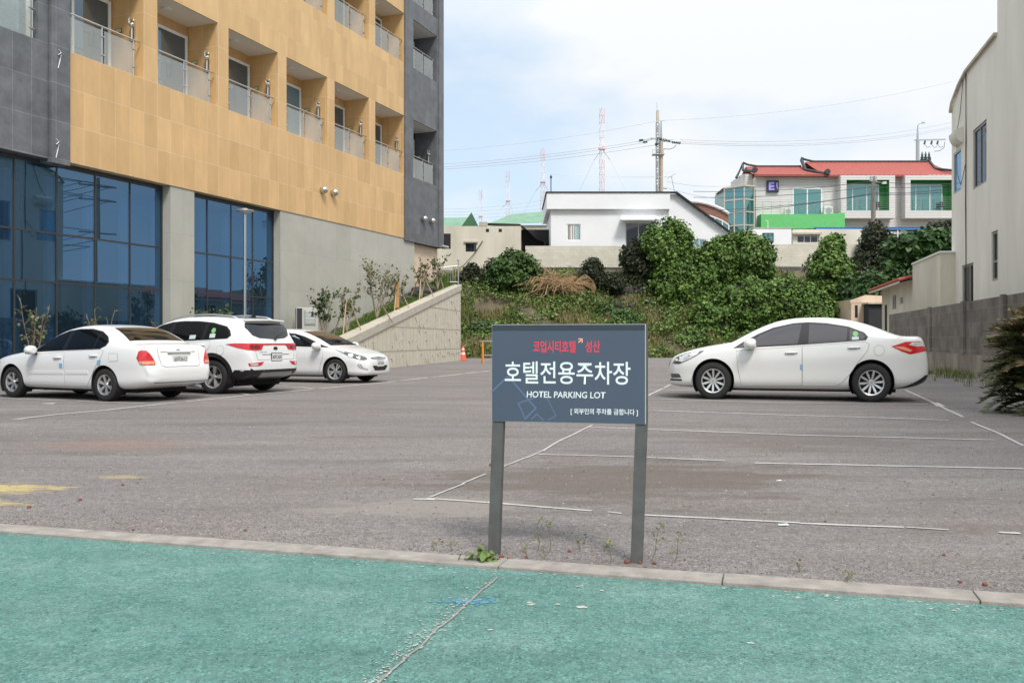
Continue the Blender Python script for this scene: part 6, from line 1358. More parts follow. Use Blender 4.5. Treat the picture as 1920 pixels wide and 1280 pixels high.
for a, b_, c, d in ((1198,264.5,1206,263),(1206,267.5,1214,266),(1228,271.5,1236,270),(1232,260,1242,262),(1243,262,1257,266),(1260,267.5,1277,269)):
    m = MB(); p0, p1 = Vector((Xq(a),-.1,Zq(b_))), Vector((Xq(c),-.1,Zq(d))); nn = 5
    for k in range(nn): q0 = p0.lerp(p1, k/nn); q1 = p0.lerp(p1, (k+.6)/nn); m.cyl(q0, q1, .13, .09, 7)
    m.build('insulator_string', M['insulator'], up)
m = MB(); 
for sx in (1224,1244): m.bar((Xq(sx),0,Zq(290)),(Xq(sx),0,Zq(281)),.04)
m.box(Xq(1223), Xq(1245), -.35, .35, Zq(291), Zq(289.5)); m.bar((Xq(1223),-.35,Zq(282)),(Xq(1245),-.35,Zq(282)),.035); m.build('service_platform', M['grey_metal'], up)
m = MB(); m.tube([(Xq(1244),0,Zq(279)),(Xq(1255),0,Zq(280)),(Xq(1264),0,Zq(277)),(Xq(1268),0,Zq(272))], .025, 4); m.bar((Xq(1232),-.05,Zq(352)),(Xq(1250),-.05,Zq(354)),.06); m.build('jumper_cable', M['dark_metal'], up)
# shorter pole wrapped in ivy in front of the red-roofed house
Y = 66; sp_ = thing('utility_pole', (PX(1637.5,Y), Y, 5.5), 0, 'weathered wooden-looking pole standing in front of the red-roofed house', 'utility pole'); M['old_pole'] = mat('stained_old_pole', (0.25,0.215,0.18), .9, var=.35, vscale=2)
m = MB(); m.cyl((0,0,-.5),(0,0,PZ(331,Y)-5.5),.20,.15,10); m.build('pole', M['old_pole'], sp_); m = MB(); m.box(-.22,.22,-.12,.12,PZ(340,Y)-5.5,PZ(331,Y)-5.5); m.build('pole_head', M['grey_metal'], sp_)
m = MB(); m.box(PX(1654,Y)-PX(1637,Y), PX(1661,Y)-PX(1637,Y), -.1, .1, PZ(345,Y)-5.5, PZ(341,Y)-5.5); m.bar((0,0,PZ(341,Y)-5.5),(PX(1655,Y)-PX(1637,Y),0,PZ(342,Y)-5.5),.04); m.build('pole_camera', M['white_paint'], sp_)
# distant street pole with a lamp arm and crossarm above the red roof
Y = 120; s2 = thing('street_pole', (PX(1720.5,Y), Y, 10), 0, 'grey roadside pole with a curved lamp arm and crossarm above the red roof', 'street pole')
m = MB(); m.cyl((0,0,0),(0,0,PZ(262,Y)-10),.30,.22,10); m.cyl((0,0,PZ(262,Y)-10),(-.0,0,PZ(240,Y)-10),.16,.09,8); m.build('pole', M['grey_metal'], s2)
m = MB(); m.tube([(0,0,PZ(241,Y)-10),(.05,0,PZ(235,Y)-10),(.3,0,PZ(231.5,Y)-10),(.85,0,PZ(230,Y)-10)], .07, 6); m.box(.5,.95,-.1,.1,PZ(231.5,Y)-10,PZ(229,Y)-10); m.build('lamp_arm', M['grey_metal'], s2)
zq = PZ(263,Y)-10; m = MB(); m.bar((-.4,0,zq),(3.7,0,zq+.1),.14); m.build('crossarm', M['grey_metal'], s2)
for k, x in enumerate((1.0,1.9,2.7)):
    m = MB(); m.cyl((x,0,zq-.1),(x-.12,0,zq-.55),.12,n=6); m.tube([(x-.12,0,zq-.5),(x+.3,0,zq-1.0),(x+.7,0,zq-.8)], .03, 4); m.build('insulator', M['insulator'], s2)
m = MB(); m.tube([(2.2,0,PZ(284,Y)-10),(2.9,0,PZ(283,Y)-10),(3.5,0,PZ(277,Y)-10),(3.6,0,PZ(266,Y)-10)], .035, 4); m.build('jumper_cable', M['dark_metal'], s2)
for k, px in enumerate((1729,1735.5,1742)):
    bq = thing('transformer_bushing', (PX(px,Y), Y, PZ(303,Y)), 0, 'dark ridged bushing poking above the red roof ridge, %s of three' % ('leftmost','middle','rightmost')[k], 'bushing', 'bushings above the red roof')
    m = MB(); m.lathe([(.02,-.5),(.28,-.5),(.28,0),(.20,.05),(.28,.3),(.16,.35),(.24,.6),(.10,.65),(.16,.85),(.04,1.3),(.02,1.3)], 10); m.build('ridged_body', M['insulator'], bq)
# wires
M['wire'] = mat('grey_overhead_wire', (0.52,0.53,0.55), 0.6); M['wire_dark'] = mat('dark_overhead_wire', (0.06,0.06,0.065), 0.6)
def wire(name, p0, p1, sag, r, label, group, m='wire', n=24):
    p0, p1 = Vector(p0), Vector(p1); pts = []
    for i in range(n+1): t = i/n; p = p0.lerp(p1, t); p.z -= 4*sag*t*(1-t); pts.append(p)
    k = MB(); k.tube(pts, r, 4); tag(k.build(name, M[m], recalc=False), label, 'overhead wire', group)
U = lambda px, py: at(px, py, 78)
GL, GR = 'thin wires from the utility pole towards the hotel', 'thin wires from the utility pole towards the right'
for i, (a, b_, x, y) in enumerate(((1199,265,700,312),(1206,268,700,318),(1228,272,700,322))): wire('overhead_wire', U(a,b_), at(x,y,95), .5, .020, 'thin pale wire crossing the sky from the antenna pole to the hotel corner', GL)
for i, (a, b_, x, y) in enumerate(((1276,262,1800,226),(1276,266,1800,234),(1276,269,1800,237))): wire('overhead_wire', U(a,b_), at(x,y,110), 1.0, .022, 'thin pale wire running right from the antenna pole above the red roof', GR)
wire('overhead_wire', at(700,288,80), U(1238,226), .6, .013, 'faint topmost wire left of the antenna pole', 'topmost faint wires'); wire('overhead_wire', U(1244,226), at(1830,142,90), .8, .013, 'faint topmost wire right of the antenna pole', 'topmost faint wires')
wire('overhead_wire', at(1035,326,64.4), at(1262,331,77), .12, .018, 'wire strung from the short roof pole to the antenna pole', None)
for k in range(4): wire('overhead_wire', at(800,392+5*k,120), at(1060,368+8*k,118), .5, .02, 'faint wire low in the sky between hotel and white house', 'low wires between hotel and white house')
for a, b_, c, d, yy in ((1250,352,1380,372,76),(1250,340,1380,346,76)): wire('overhead_wire', at(a,b_,yy), at(c,d,90), .3, .018, 'short faint wire to the right of the antenna pole base', 'faint wires by the antenna pole base')
for k, (y0, y1, y2) in enumerate(((341,340,344),(352,350,346),(384,362,352),(377,364,357))):
    wire('overhead_wire', at(1300,y0+18,70), at(1637,y1,66), .25, .020, 'dark wire crossing in front of the red-roofed house, left of the stained pole', 'wires left of the stained pole', 'wire_dark')
    wire('overhead_wire', at(1638,y1,66), at(1800,y2,56), .12, .018, 'dark wire crossing in front of the red-roofed house, right of the stained pole', 'wires right of the stained pole', 'wire_dark')
# the pole and wires mirrored in the hotel's ground-floor glass stand out of frame on the right
rp_ = thing('utility_pole', (27.5, 42.5, 0), .3, 'concrete utility pole with crossarms seen mirrored in the blue hotel glass', 'utility pole')
m = MB(); m.cyl((0,0,0),(0,0,12.5),.20,.13,10); m.build('pole', M['pole_concrete'], rp_)
for zq_ in (11.9, 10.9, 8.6): m = MB(); m.bar((0,-1.2,zq_),(0,1.2,zq_),.10); m.build('crossarm', M['grey_metal'], rp_)
for k, (dy, zq_) in enumerate(((-1.1,12.0),(0,12.0),(1.1,12.0),(-1.0,11.0),(1.0,11.0),(0,8.7),(.3,8.2),(-.5,7.6))):
    wire('overhead_wire', (27.5, 42.5+dy, zq_), (85, 30+dy*2, zq_+random.uniform(-1,2)), 1.4, .022, 'dark wire mirrored in the blue hotel glass, strung from the out-of-frame pole', 'wires mirrored in the hotel glass', 'wire_dark')
    wire('overhead_wire', (27.5, 42.5+dy, zq_), (20, 8+dy*2, zq_+random.uniform(1,3)), .7, .022, 'dark wire mirrored in the blue hotel glass, strung from the out-of-frame pole', 'wires mirrored in the hotel glass', 'wire_dark')
# lamp post in front of the hotel glass
lp = thing('lamp_post', at(459,637,22.9) - Vector((0,0,EYE)), 0, 'slim steel lamp post with a flat disc head in front of the blue glass', 'lamp post')
lp.location.z = 0; Hh = PZ(398,22.9)
m = MB(); m.cyl((0,0,0),(0,0,Hh),.042,.036,12); m.build('post', M['steel'], lp)
m = MB(); m.lathe([(.01,Hh+.10),(.06,Hh+.10),(.09,Hh+.06),(.22,Hh+.05),(.23,Hh+.03),(.10,Hh-.02),(.05,Hh-.06),(.01,Hh-.06)], 20); m.build('lamp_head', M['grey_metal'], lp, smooth=True)
m = MB(); m.cyl((0,0,0),(0,0,.02),.12,n=12); m.build('base_plate', M['grey_metal'], lp)
# air-conditioning unit by the grey wall
p = at(575,637,32.6); ac = thing('air_conditioner', (p.x-.05, 32.6, 0), H_ROT-.9, 'beige outdoor air-conditioning cabinet with slatted grille against the grey base wall', 'air conditioner')
M['ac_beige'] = mat('beige_cabinet_metal', (0.52,0.50,0.45), .5); zt = PZ(577,32.6); acw = 1.16
m = MB(); m.box(-.34,.42,-.35,.35,.12,zt); m.build('cabinet', M['ac_beige'], ac, bevel=.015)
m = MB(); m.box(-.335,-.322,-.33,.33,.16,zt-.05); m.box(-.32,-.14,-.353,-.351,.16,zt-.03); m.build('dark_side', M['dark_metal'], ac)
m = MB(); m.box(-.06,.33,-.372,-.352,zt-.62,zt-.10); gr_ = m.build('grille_panel', M['grey_metal'], ac)
for k in range(4): m = MB(); zz = zt-.56+.125*k; m.add([(-.03,-.374,zz),(.30,-.374,zz),(.30,-.40,zz+.07),(-.03,-.40,zz+.07),(-.03,-.374,zz+.075),(.30,-.374,zz+.075)],[(0,1,2,3),(3,2,5,4),(0,3,4),(1,5,2)]); m.build('louvre', M['white_paint'], gr_)
m = MB(); m.box(-.30,-.20,-.3,.3,0,.119); m.box(.24,.34,-.3,.3,0,.119); m.build('foot', M['concrete'], ac)
# corrugated white drain hose standing by the first young tree
p = at(612,637,29.5); hsx = thing('corrugated_hose', (p.x, 29.5, .6), 0, 'white corrugated hose bending up the wall beside the first young tree', 'hose')
m = MB(); pts = []
for i in range(40): t = i/39; pts.append(((-.10+.28*t*t*1.0)+.06*sin(t*3), 0, 1.75*t+.0))
for i in range(39): m.cyl(pts[i], pts[i+1], .075 if i % 2 else .06, n=8)
m.build('hose', M['concrete'], hsx)
# ------------------------------------------------------------------ foliage
def leaf_mat(name, cols, trans=.10, rough=.55, spec=.3):
    return mat(name, cols[0], rough, spec=spec, island=cols, trans=trans, var=.42, vscale=1.1)
M['kudzu'] = leaf_mat('kudzu_leaves', [(0.045,0.100,0.020),(0.095,0.185,0.032),(0.145,0.255,0.044),(0.22,0.33,0.075)])
M['dark_leaf'] = leaf_mat('dark_evergreen_leaves', [(0.018,0.028,0.012),(0.030,0.045,0.018),(0.045,0.062,0.025),(0.062,0.060,0.030)], .12)
M['mid_leaf'] = leaf_mat('mid_green_leaves', [(0.045,0.095,0.024),(0.07,0.14,0.034),(0.10,0.18,0.042),(0.14,0.225,0.06)])
M['fig_leaf'] = leaf_mat('broad_fig_leaves', [(0.030,0.075,0.022),(0.050,0.115,0.030),(0.075,0.150,0.040),(0.12,0.20,0.065)], .2, .45)
M['olive_leaf'] = leaf_mat('olive_green_young_leaves', [(0.09,0.115,0.040),(0.14,0.165,0.060),(0.20,0.215,0.085),(0.27,0.25,0.13)])
M['young_leaf'] = leaf_mat('dark_young_leaves', [(0.05,0.09,0.028),(0.08,0.13,0.04),(0.13,0.18,0.06)])
M['bush_core'] = mat('shaded_twigs_inside', (0.020,0.024,0.010), .95)  # near-black, the shade inside the crowns is put into the colour
M['bark'] = mat('grey_brown_bark', (0.22,0.18,0.13), .9, var=.3, vscale=6)
M['pale_bark'] = mat('pale_mottled_bark', (0.36,0.31,0.24), .9, var=.25, vscale=8)
M['stake'] = mat('pale_wooden_stake', (0.48,0.36,0.23), .8, var=.2, vscale=4)
M['wrap'] = mat('straw_rope_wrap', (0.50,0.29,0.12), .9, var=.3, vscale=30)

LEAF_V = np.array([(0,0,0),(-.42,.38,.10),(0,.42,0),(.42,.38,.10),(-.22,.85,-.02),(0,1.0,-.10),(.22,.85,-.02)], float)
LEAF_F = [(0,2,1),(0,3,2),(1,2,4),(2,5,4),(2,3,6),(2,6,5)]
THIN_V = np.array([(0,0,0),(-.17,.45,.04),(.17,.45,.04),(0,1.0,-.06)], float); THIN_F = [(0,2,1),(1,2,3)]
def leaf_mesh(P, N, size, thin=False, droop=.35, jit=.7):
    """vertices, faces of one leaf per point; N is the outward direction"""
    LV, LF = (THIN_V, THIN_F) if thin else (LEAF_V, LEAF_F)
    n = len(P); N = N + RNG.normal(0, jit, (n,3)); N /= np.linalg.norm(N, axis=1, keepdims=True)+1e-9
    T = RNG.normal(0, 1, (n,3)); T[:,2] -= droop*2; T -= (T*N).sum(1, keepdims=True)*N; T /= np.linalg.norm(T, axis=1, keepdims=True)+1e-9
    B = np.cross(T, N); s = size*RNG.uniform(.42, 1.4, (n,1,1))
    V = P[:,None,:] + s*(LV[None,:,0:1]*B[:,None,:] + LV[None,:,1:2]*T[:,None,:] + LV[None,:,2:3]*N[:,None,:])
    f = np.array(LF)[None] + len(LV)*np.arange(n)[:,None,None]
    return V.reshape(-1,3), f.reshape(-1,3)
def np_mesh(name, V, Fs, mats, parent=None, midx=None, smooth=False):
    me = bpy.data.meshes.new(name); n = len(V); m = len(Fs)
    me.vertices.add(n); me.vertices.foreach_set('co', np.asarray(V, np.float32).ravel())
    me.loops.add(3*m); me.loops.foreach_set('vertex_index', np.asarray(Fs, np.int32).ravel())
    me.polygons.add(m); me.polygons.foreach_set('loop_start', np.arange(0, 3*m, 3, dtype=np.int32)); me.polygons.foreach_set('loop_total', np.full(m, 3, np.int32))
    if midx is not None: me.polygons.foreach_set('material_index', np.asarray(midx, np.int32))
    me.update(calc_edges=True); me.validate()
    return link_mesh(name, me, mats, parent, smooth)
def fbm(p, s, seed): return mnoise.noise(Vector((p[0]*s+seed, p[1]*s-seed, p[2]*s+seed*.7)))
def crown(lobes, n, size, m, name='crown', parent=None, rough=.30, rs=1.25, core=.82, front_only=False, thin=False, droop=.35, jit=.65, depth=.26, gaps=-.42):
    """leaves over the lumpy skin of several ellipsoid lobes, with a core coloured dark for the shade inside"""
    vol = np.array([l[3]*l[4] + l[4]*l[5] + l[3]*l[5] for l in lobes]); pick = RNG.choice(len(lobes), n*2, p=vol/vol.sum()); P, N = [], []
    for k in pick:
        c = lobes[k]; d = RNG.normal(0, 1, 3); d /= np.linalg.norm(d)
        if front_only and d[1] > .35: d[1] = -d[1]
        ctr = np.array(c[:3]); rad = np.array(c[3:6]); p0 = ctr + d*rad
        b = fbm(p0, rs, 3.3) + .5*fbm(p0, rs*2.7, 8.1)
        if b < gaps: continue
        q = 1 + rough*b - abs(RNG.normal(0, depth*.6)) + (RNG.uniform(0, .16) if RNG.random() < .14 else 0)
        p = ctr + d*rad*q
        if any(j != k and (((p-np.array(l[:3]))/np.array(l[3:6]))**2).sum() < .72 for j, l in enumerate(lobes)): continue
        nn = d/rad; nn = nn/np.linalg.norm(nn); nn[2] += .55
        P.append(p); N.append(nn)
        if len(P) >= n: break
    V, Fs = leaf_mesh(np.array(P), np.array(N), size, thin, droop, jit); midx = [0]*len(Fs)
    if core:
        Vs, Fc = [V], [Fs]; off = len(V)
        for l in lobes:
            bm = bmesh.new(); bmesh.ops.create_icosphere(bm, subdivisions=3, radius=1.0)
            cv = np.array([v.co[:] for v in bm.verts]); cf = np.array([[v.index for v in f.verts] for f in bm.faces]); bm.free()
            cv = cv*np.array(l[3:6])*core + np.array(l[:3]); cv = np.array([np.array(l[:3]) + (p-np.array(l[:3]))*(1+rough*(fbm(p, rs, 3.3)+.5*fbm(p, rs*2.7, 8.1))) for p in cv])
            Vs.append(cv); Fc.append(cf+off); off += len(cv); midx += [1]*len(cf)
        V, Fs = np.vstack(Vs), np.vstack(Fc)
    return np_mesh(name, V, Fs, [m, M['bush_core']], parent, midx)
def bush(name, Y, lobes_px, n, size, m, label, cat='bush', group=None, dy=None, **k):
    """lobes given as (px, py, half width px, half height px[, depth metres, offset in Y])"""
    L = []
    for l in lobes_px:
        yy = Y + (l[5] if len(l) > 5 else 0); s = yy/F; rx, rz = l[2]*s, l[3]*s
        L.append((PX(l[0], yy), yy, PZ(l[1], yy), rx, l[4] if len(l) > 4 else min(rx, 1.6)*.9, rz))
    o = crown(L, n, size, m, name, None, **k); return tag(o, label, cat, group)

bush('round_bush', 59.0, [(966,510,45,40,1.5),(940,522,30,30,1.1),(985,530,30,28,1.1)], 5200, .19, M['mid_leaf'], 'round dense green bush on the bank left of the dry brush pile', front_only=True)
bush('dark_shrub', 59.8, [(905,525,40,22,1.0),(885,512,16,18,.6),(930,505,22,20,.7),(868,530,16,18,.7)], 3000, .17, M['dark_leaf'], 'low dark shrub at the hotel end of the bank beside the round bush', front_only=True)
bush('ivy_mound', 59.4, [(1190,484,28,32,1.2,.2),(1212,530,40,55,1.5,.4),(1240,585,34,60,1.3,-.3)], 6500, .19, M['dark_leaf'], 'dark reddish evergreen on the left flank of the tallest kudzu mound', 'evergreen', front_only=True)
bush('kudzu_mound', 58.8, [(1254,462,48,50,1.6),(1262,530,52,60,1.8),(1250,600,38,60,1.5),(1222,455,26,28,1.0)], 13500, .185, M['kudzu'], 'tallest kudzu-smothered tree, left of the grey block wall', 'vine mound', 'kudzu mounds on the bank', front_only=True)
bush('kudzu_mound', 59.0, [(1392,484,56,48,1.6),(1345,490,44,46,1.4),(1425,495,24,42,1.1),(1320,545,46,70,1.5)], 13500, .18, M['kudzu'], 'broad kudzu mound directly left of the grey block wall', 'vine mound', 'kudzu mounds on the bank', front_only=True)
bush('kudzu_bank', 56.5, [(1400,572,60,52,1.6),(1470,570,62,50,1.6),(1525,600,44,58,1.4),(1340,610,54,56,1.5),(1430,640,90,40,1.6)], 17000, .18, M['kudzu'], 'low kudzu thicket hanging down the bank behind the parked white car', 'vine mound', front_only=True)
bush('kudzu_mound', 58.2, [(1556,465,24,28,.9),(1556,510,44,48,1.3),(1562,560,50,56,1.4),(1575,600,48,50,1.3)], 12000, .18, M['kudzu'], 'cone-shaped kudzu mound right of the grey block wall', 'vine mound', 'kudzu mounds on the bank', front_only=True)
bush('ivy_column', 62.5, [(1638,455,26,40,1.0),(1622,510,30,46,1.1),(1650,520,26,40,1.0)], 5200, .18, M['dark_leaf'], 'dark ivy-clad shrub around the foot of the stained pole', 'ivy', front_only=True)
ft = thing('fig_tree', (PX(1710,57.5), 57.5, 3.0), 0, 'broad-leaved tree between the ivy-clad pole and the cream building', 'tree')
def crown_at(root, Y, lobes_px, n, size, m, **k):
    L = []
    for l in lobes_px: yy = Y + (l[5] if len(l) > 5 else 0); s = yy/F; L.append((PX(l[0],yy)-root.location.x, yy-root.location.y, PZ(l[1],yy)-root.location.z, l[2]*s, l[4], l[3]*s))
    return crown(L, n, size, m, 'crown', root, **k)
crown_at(ft, 57.5, [(1700,470,40,34,1.3),(1745,462,46,32,1.3),(1690,510,36,36,1.2),(1740,505,40,34,1.2),(1780,470,30,36,1.2)], 4200, .36, M['fig_leaf'], front_only=True, depth=.3, jit=.8, rough=.35)
m = MB(); m.tube([(0,.2,-2),(.1,.2,-.6),(.5,.1,.8)], .16, 8, r1=.08); m.tube([(.05,.2,-1),(-.6,.1,.4)], .10, 7, r1=.05); m.build('trunk', M['bark'], ft, smooth=True)
bush('fig_shrub', 56.5, [(1625,545,34,34,1.1),(1650,560,20,30,.8),(1600,560,26,44,1.0)], 2600, .27, M['fig_leaf'], 'loose broad-leaved shrub spilling between the cone-shaped mound and the peach shed', front_only=True, jit=.85)
bush('hedge_shrub', 66, [(1765,438,30,26,1.2),(1790,450,24,24,1.2)], 1800, .2, M['dark_leaf'], 'dark shrub under the blue lean-to roof beside the cream building', front_only=True)
bush('small_shrub', 55.2, [(1300,640,32,24,1.0),(1275,652,20,16,.7),(1330,655,26,18,.8)], 2400, .17, M['mid_leaf'], 'leafy shrub at the foot of the bank right of the sign', front_only=True)
bush('small_shrub', 56.6, [(1148,592,34,26,.9),(1175,606,30,24,.9),(1120,606,26,18,.7)], 2800, .15, M['mid_leaf'], 'feathery green shrub halfway up the bank above the sign', front_only=True)
bush('small_shrub', 58.5, [(1112,505,22,22,.7),(1095,520,16,16,.6),(1150,530,30,20,.8)], 2300, .15, M['dark_leaf'], 'ragged dark shrub under the painted block wall right of the brush pile', front_only=True)
bush('small_shrub', 55.0, [(905,622,36,22,.8),(880,640,22,18,.6)], 1500, .14, M['mid_leaf'], 'low weedy shrub beside the end of the retaining wall', front_only=True)

# dry brush pile: bare straw-coloured canes
M['dry'] = mat('dry_straw_canes', (0.42,0.27,0.15), .9, island=[(0.26,0.15,0.08),(0.40,0.26,0.14),(0.55,0.40,0.24)])
m = MB(); base = Vector((PX(1040,58.3), 58.3, PZ(540,58.3)))
for i in range(330):
    a = random.uniform(-1.0, 1.0); L = random.uniform(.7, 2.1); o = base + Vector((random.gauss(0,.55), random.gauss(0,.4), random.gauss(.25,.22))); d = Vector((random.uniform(-1,1.2), random.uniform(-.6,.3), random.uniform(-.15,.5))).normalized()
    pts = [o + d*L*t + Vector((random.gauss(0,.07)*t,random.gauss(0,.07)*t,random.gauss(0,.06)*t-random.uniform(.1,.6)*L*t*t)) for t in (0,.25,.5,.75,1)]; m.tube(pts, random.uniform(.010,.022), 3)
for i in range(26):
    o = base + Vector((1.2,-.3,.25)); a = random.uniform(-.5,1.0); d = Vector((cos(a),-.2,sin(a)*.6)); m.tube([o, o+d*.7+Vector((0,0,.10)), o+d*1.2, o+d*1.45+Vector((-.05,-.1,-.3))], .018, 3)
tag(m.build('brush_pile', M['dry'], recalc=False), 'pile of dry straw-coloured canes on the bank under the painted block wall', 'brush pile')
# lava boulders
def boulder(x, y, z, r, label, group):
    bm = bmesh.new(); bmesh.ops.create_icosphere(bm, subdivisions=3, radius=1); s = Vector((r*random.uniform(.8,1.5), r*random.uniform(.7,1.1), r*random.uniform(.6,.95))); sd = random.random()*50
    for v in bm.verts: p = v.co.copy(); v.co = Vector((p.x*s.x, p.y*s.y, p.z*s.z))*(1+.28*mnoise.noise(p*1.4+Vector((sd,0,0)))+.12*mnoise.noise(p*3.5+Vector((sd,4,0))))
    me = bpy.data.meshes.new('boulder'); bm.to_mesh(me); bm.free(); o = link_mesh('boulder', me, M['lava']); o.location = (x, y, z); tag(o, label, 'boulder', group)
for i in range(16):
    px = random.uniform(870,1340); Yb = random.uniform(58.2,60.8); boulder(PX(px,Yb), Yb, hill_z(PX(px,Yb),Yb)+.05, random.uniform(.25,.6), 'dark lava boulder half buried in the upper bank', 'boulders in the bank')
for Yq, r_ in ((34.6,.24),(35.4,.3),(36.1,.24),(39.9,.33),(40.7,.28),(41.3,.22),(42.0,.36),(42.6,.3)): x = fac_x(Yq)+.40; boulder(x, Yq, ramp_fz(Yq)+.02, r_, 'dark boulder lying on the grass ramp against the hotel base', 'boulders on the ramp')

for i in range(9):
    px = random.uniform(1150,1255); Yb = random.uniform(55.6,58); boulder(PX(px,Yb), Yb, hill_z(PX(px,Yb),Yb)+.05, random.uniform(.22,.46), 'dark lava boulder in the shade below the tallest kudzu mound', 'boulders below the kudzu')
# grass and weeds on the bank and the ramp: one mass each
def grass(name, pts, h, w, mats, tuft=5):
    P = np.repeat(np.array(pts), tuft, axis=0); n = len(P); P = P + np.c_[RNG.normal(0,.07,(n,2)), np.zeros(n)]
    hh = h*RNG.uniform(.4,1.3,n); a = RNG.uniform(0,2*pi,n); lean = RNG.uniform(.1,.7,n)*hh; ww = w*RNG.uniform(.6,1.3,n)
    d = np.c_[np.cos(a), np.sin(a), np.zeros(n)]; s = np.c_[-np.sin(a), np.cos(a), np.zeros(n)]
    V = np.stack([P-s*ww[:,None]/2, P+s*ww[:,None]/2, P+d*lean[:,None]*.4+s*ww[:,None]*.35+np.c_[np.zeros((n,2)),hh*.6], P+d*lean[:,None]*.4-s*ww[:,None]*.35+np.c_[np.zeros((n,2)),hh*.6], P+d*lean[:,None]+np.c_[np.zeros((n,2)),hh]], 1)
    f = np.array([(0,1,2),(0,2,3),(3,2,4)])[None]+5*np.arange(n)[:,None,None]
    return tag(np_mesh(name, V.reshape(-1,3), f.reshape(-1,3), mats), kind='stuff')
M['bank_grass'] = mat('mixed_bank_grass', (0.1,0.15,0.03), .7, spec=.2, island=[(0.09,0.14,0.03),(0.14,0.20,0.045),(0.20,0.26,0.065),(0.28,0.30,0.11),(0.40,0.35,0.18)], trans=.10, var=.45, vscale=.7)
M['straw_grass'] = mat('straw_grass', (0.3,0.24,0.12), .8, spec=.2, island=[(0.25,0.18,0.09),(0.40,0.31,0.16),(0.52,0.42,0.24),(0.18,0.20,0.07)], trans=.2)
M['weed'] = leaf_mat('broad_weed_leaves', [(0.08,0.145,0.032),(0.125,0.21,0.048),(0.18,0.265,0.064),(0.26,0.33,0.10)])
pts, dry, weedP = [], [], []
while len(pts) < 7500:
    X, Yq = random.uniform(-4, 22), random.uniform(51.8, 61.2); z = hill_z(X, Yq)
    if z < 0 or (Yq > 57.5 and random.random() < .6) or mnoise.noise(Vector((X*.35, Yq*.5, 33))) < -.22: continue
    k = mnoise.noise(Vector((X*.45, Yq*.6, 5))); 
    if k > .26 and random.random() < .7: weedP.append((X,Yq,z)); 
    if mnoise.noise(Vector((X*.55, Yq*.8, 15))) > .12 and random.random() < .6: dry.append((X,Yq,z))
    elif random.random() < .9: pts.append((X,Yq,z))
grass('bank_grass', pts, .40, .045, M['bank_grass']); grass('bank_straw', dry, .45, .04, M['straw_grass'], 6)
for i in range(1500): X, Yq = random.uniform(-3.5, 21), random.uniform(52, 60.5); z = hill_z(X,Yq); weedP += [(X,Yq,z)] if z > 0 and mnoise.noise(Vector((X*.8, Yq*.8, 2))) > -.05 else []
WP = np.array(weedP); WP = np.repeat(WP, 7, axis=0) + np.c_[RNG.normal(0,.16,(len(WP)*7,2)), RNG.uniform(.05,.42,len(WP)*7)]
dome = []
for _ in range(95):
    X, Yq = random.uniform(-3.5, 12), random.uniform(52.6, 60.3); z = hill_z(X, Yq); rr, hh = random.uniform(.25, .95), random.uniform(.25, .85)
    for _ in range(int(150*rr)): a, q = random.uniform(0, 6.28), random.random()**.5; dome.append((X+cos(a)*rr*q*1.3, Yq+sin(a)*rr*q, z+hh*(1-q*q)*random.uniform(.6, 1.1)+.05))
WP = np.vstack([WP, np.array(dome)])
V, Fs = leaf_mesh(WP, np.tile((0.,-.3,.8),(len(WP),1)), .14, jit=.5); tag(np_mesh('bank_weeds', V, Fs, M['weed']), kind='stuff')
pts = [tuple(ramp_pt(random.uniform(0,40), random.uniform(0,1))) for _ in range(6500)]
grass('ramp_grass', pts, .12, .020, M['grass_leaf'], 4)
pts = []
for _ in range(900):
    t = random.random(); Yq = 20+20*t; X = 6.93+.249*Yq-.1-abs(random.gauss(0,.7)); 
    if mnoise.noise(Vector((X*.9, Yq*.5, 3))) > .10: pts.append((X,Yq,0))
grass('wall_foot_grass', pts, .20, .02, M['bank_grass'], 5)

# young trees: several thin stems, sparse crown, stakes
def stemmed(root, h, spread, nst, nleaf, lsize, lm, bark, r0=.035, crown_from=.35, seed=0, bias=0.0):
    rnd = random.Random(seed); tr = MB(); tips = []
    for i in range(nst):
        a = 2*pi*i/nst + rnd.uniform(-.5,.5); s = spread*rnd.uniform(.35,1.0); pts = []; hh = h*rnd.uniform(.75,1.0); ph = rnd.uniform(0,6)
        for k in range(9):
            t = k/8; pts.append(Vector((cos(a)*s*t**1.25 + .05*sin(ph+t*5)*t + bias*t, sin(a)*s*t**1.25*.8, hh*t)))
        tr.tube(pts, r0*rnd.uniform(.8,1.1), 6, r1=.006)
        for k in range(int(10)):
            t = rnd.uniform(crown_from, 1); p = pts[min(7, int(t*8))].lerp(pts[min(8, int(t*8)+1)], t*8-int(t*8)); aa = rnd.uniform(0,2*pi); L = rnd.uniform(.15,.40)*spread*1.3
            q = p + Vector((cos(aa)*L, sin(aa)*L, L*rnd.uniform(.3,1.1))); tr.tube([p, (p+q)/2+Vector((0,0,.03)), q], .009, 4, r1=.003); tips += [p.lerp(q, rnd.uniform(.4,1.1)) for _ in range(6)]
        tips += [pts[k] for k in range(4,9)]
    tr.build('trunk', bark, root, smooth=True, recalc=False)
    nleaf = int(nleaf*.8); T = np.array([rnd.choice(tips) for _ in range(nleaf)]); T = T + RNG.normal(0, .075*max(.5, spread), T.shape)
    V, Fs = leaf_mesh(T, np.tile((0,-.2,.6),(nleaf,1)), lsize, jit=.9); np_mesh('crown', V, Fs, lm, root)
def stakes(root, h, r, n=3, m='stake', a0=.5):
    for i in range(n):
        a = a0 + 2*pi*i/n; s = MB(); s.cyl((cos(a)*r, sin(a)*r, -.05), (cos(a)*.04, sin(a)*.04, h), .024, .022, 7); s.build('support_stake', M[m], root)
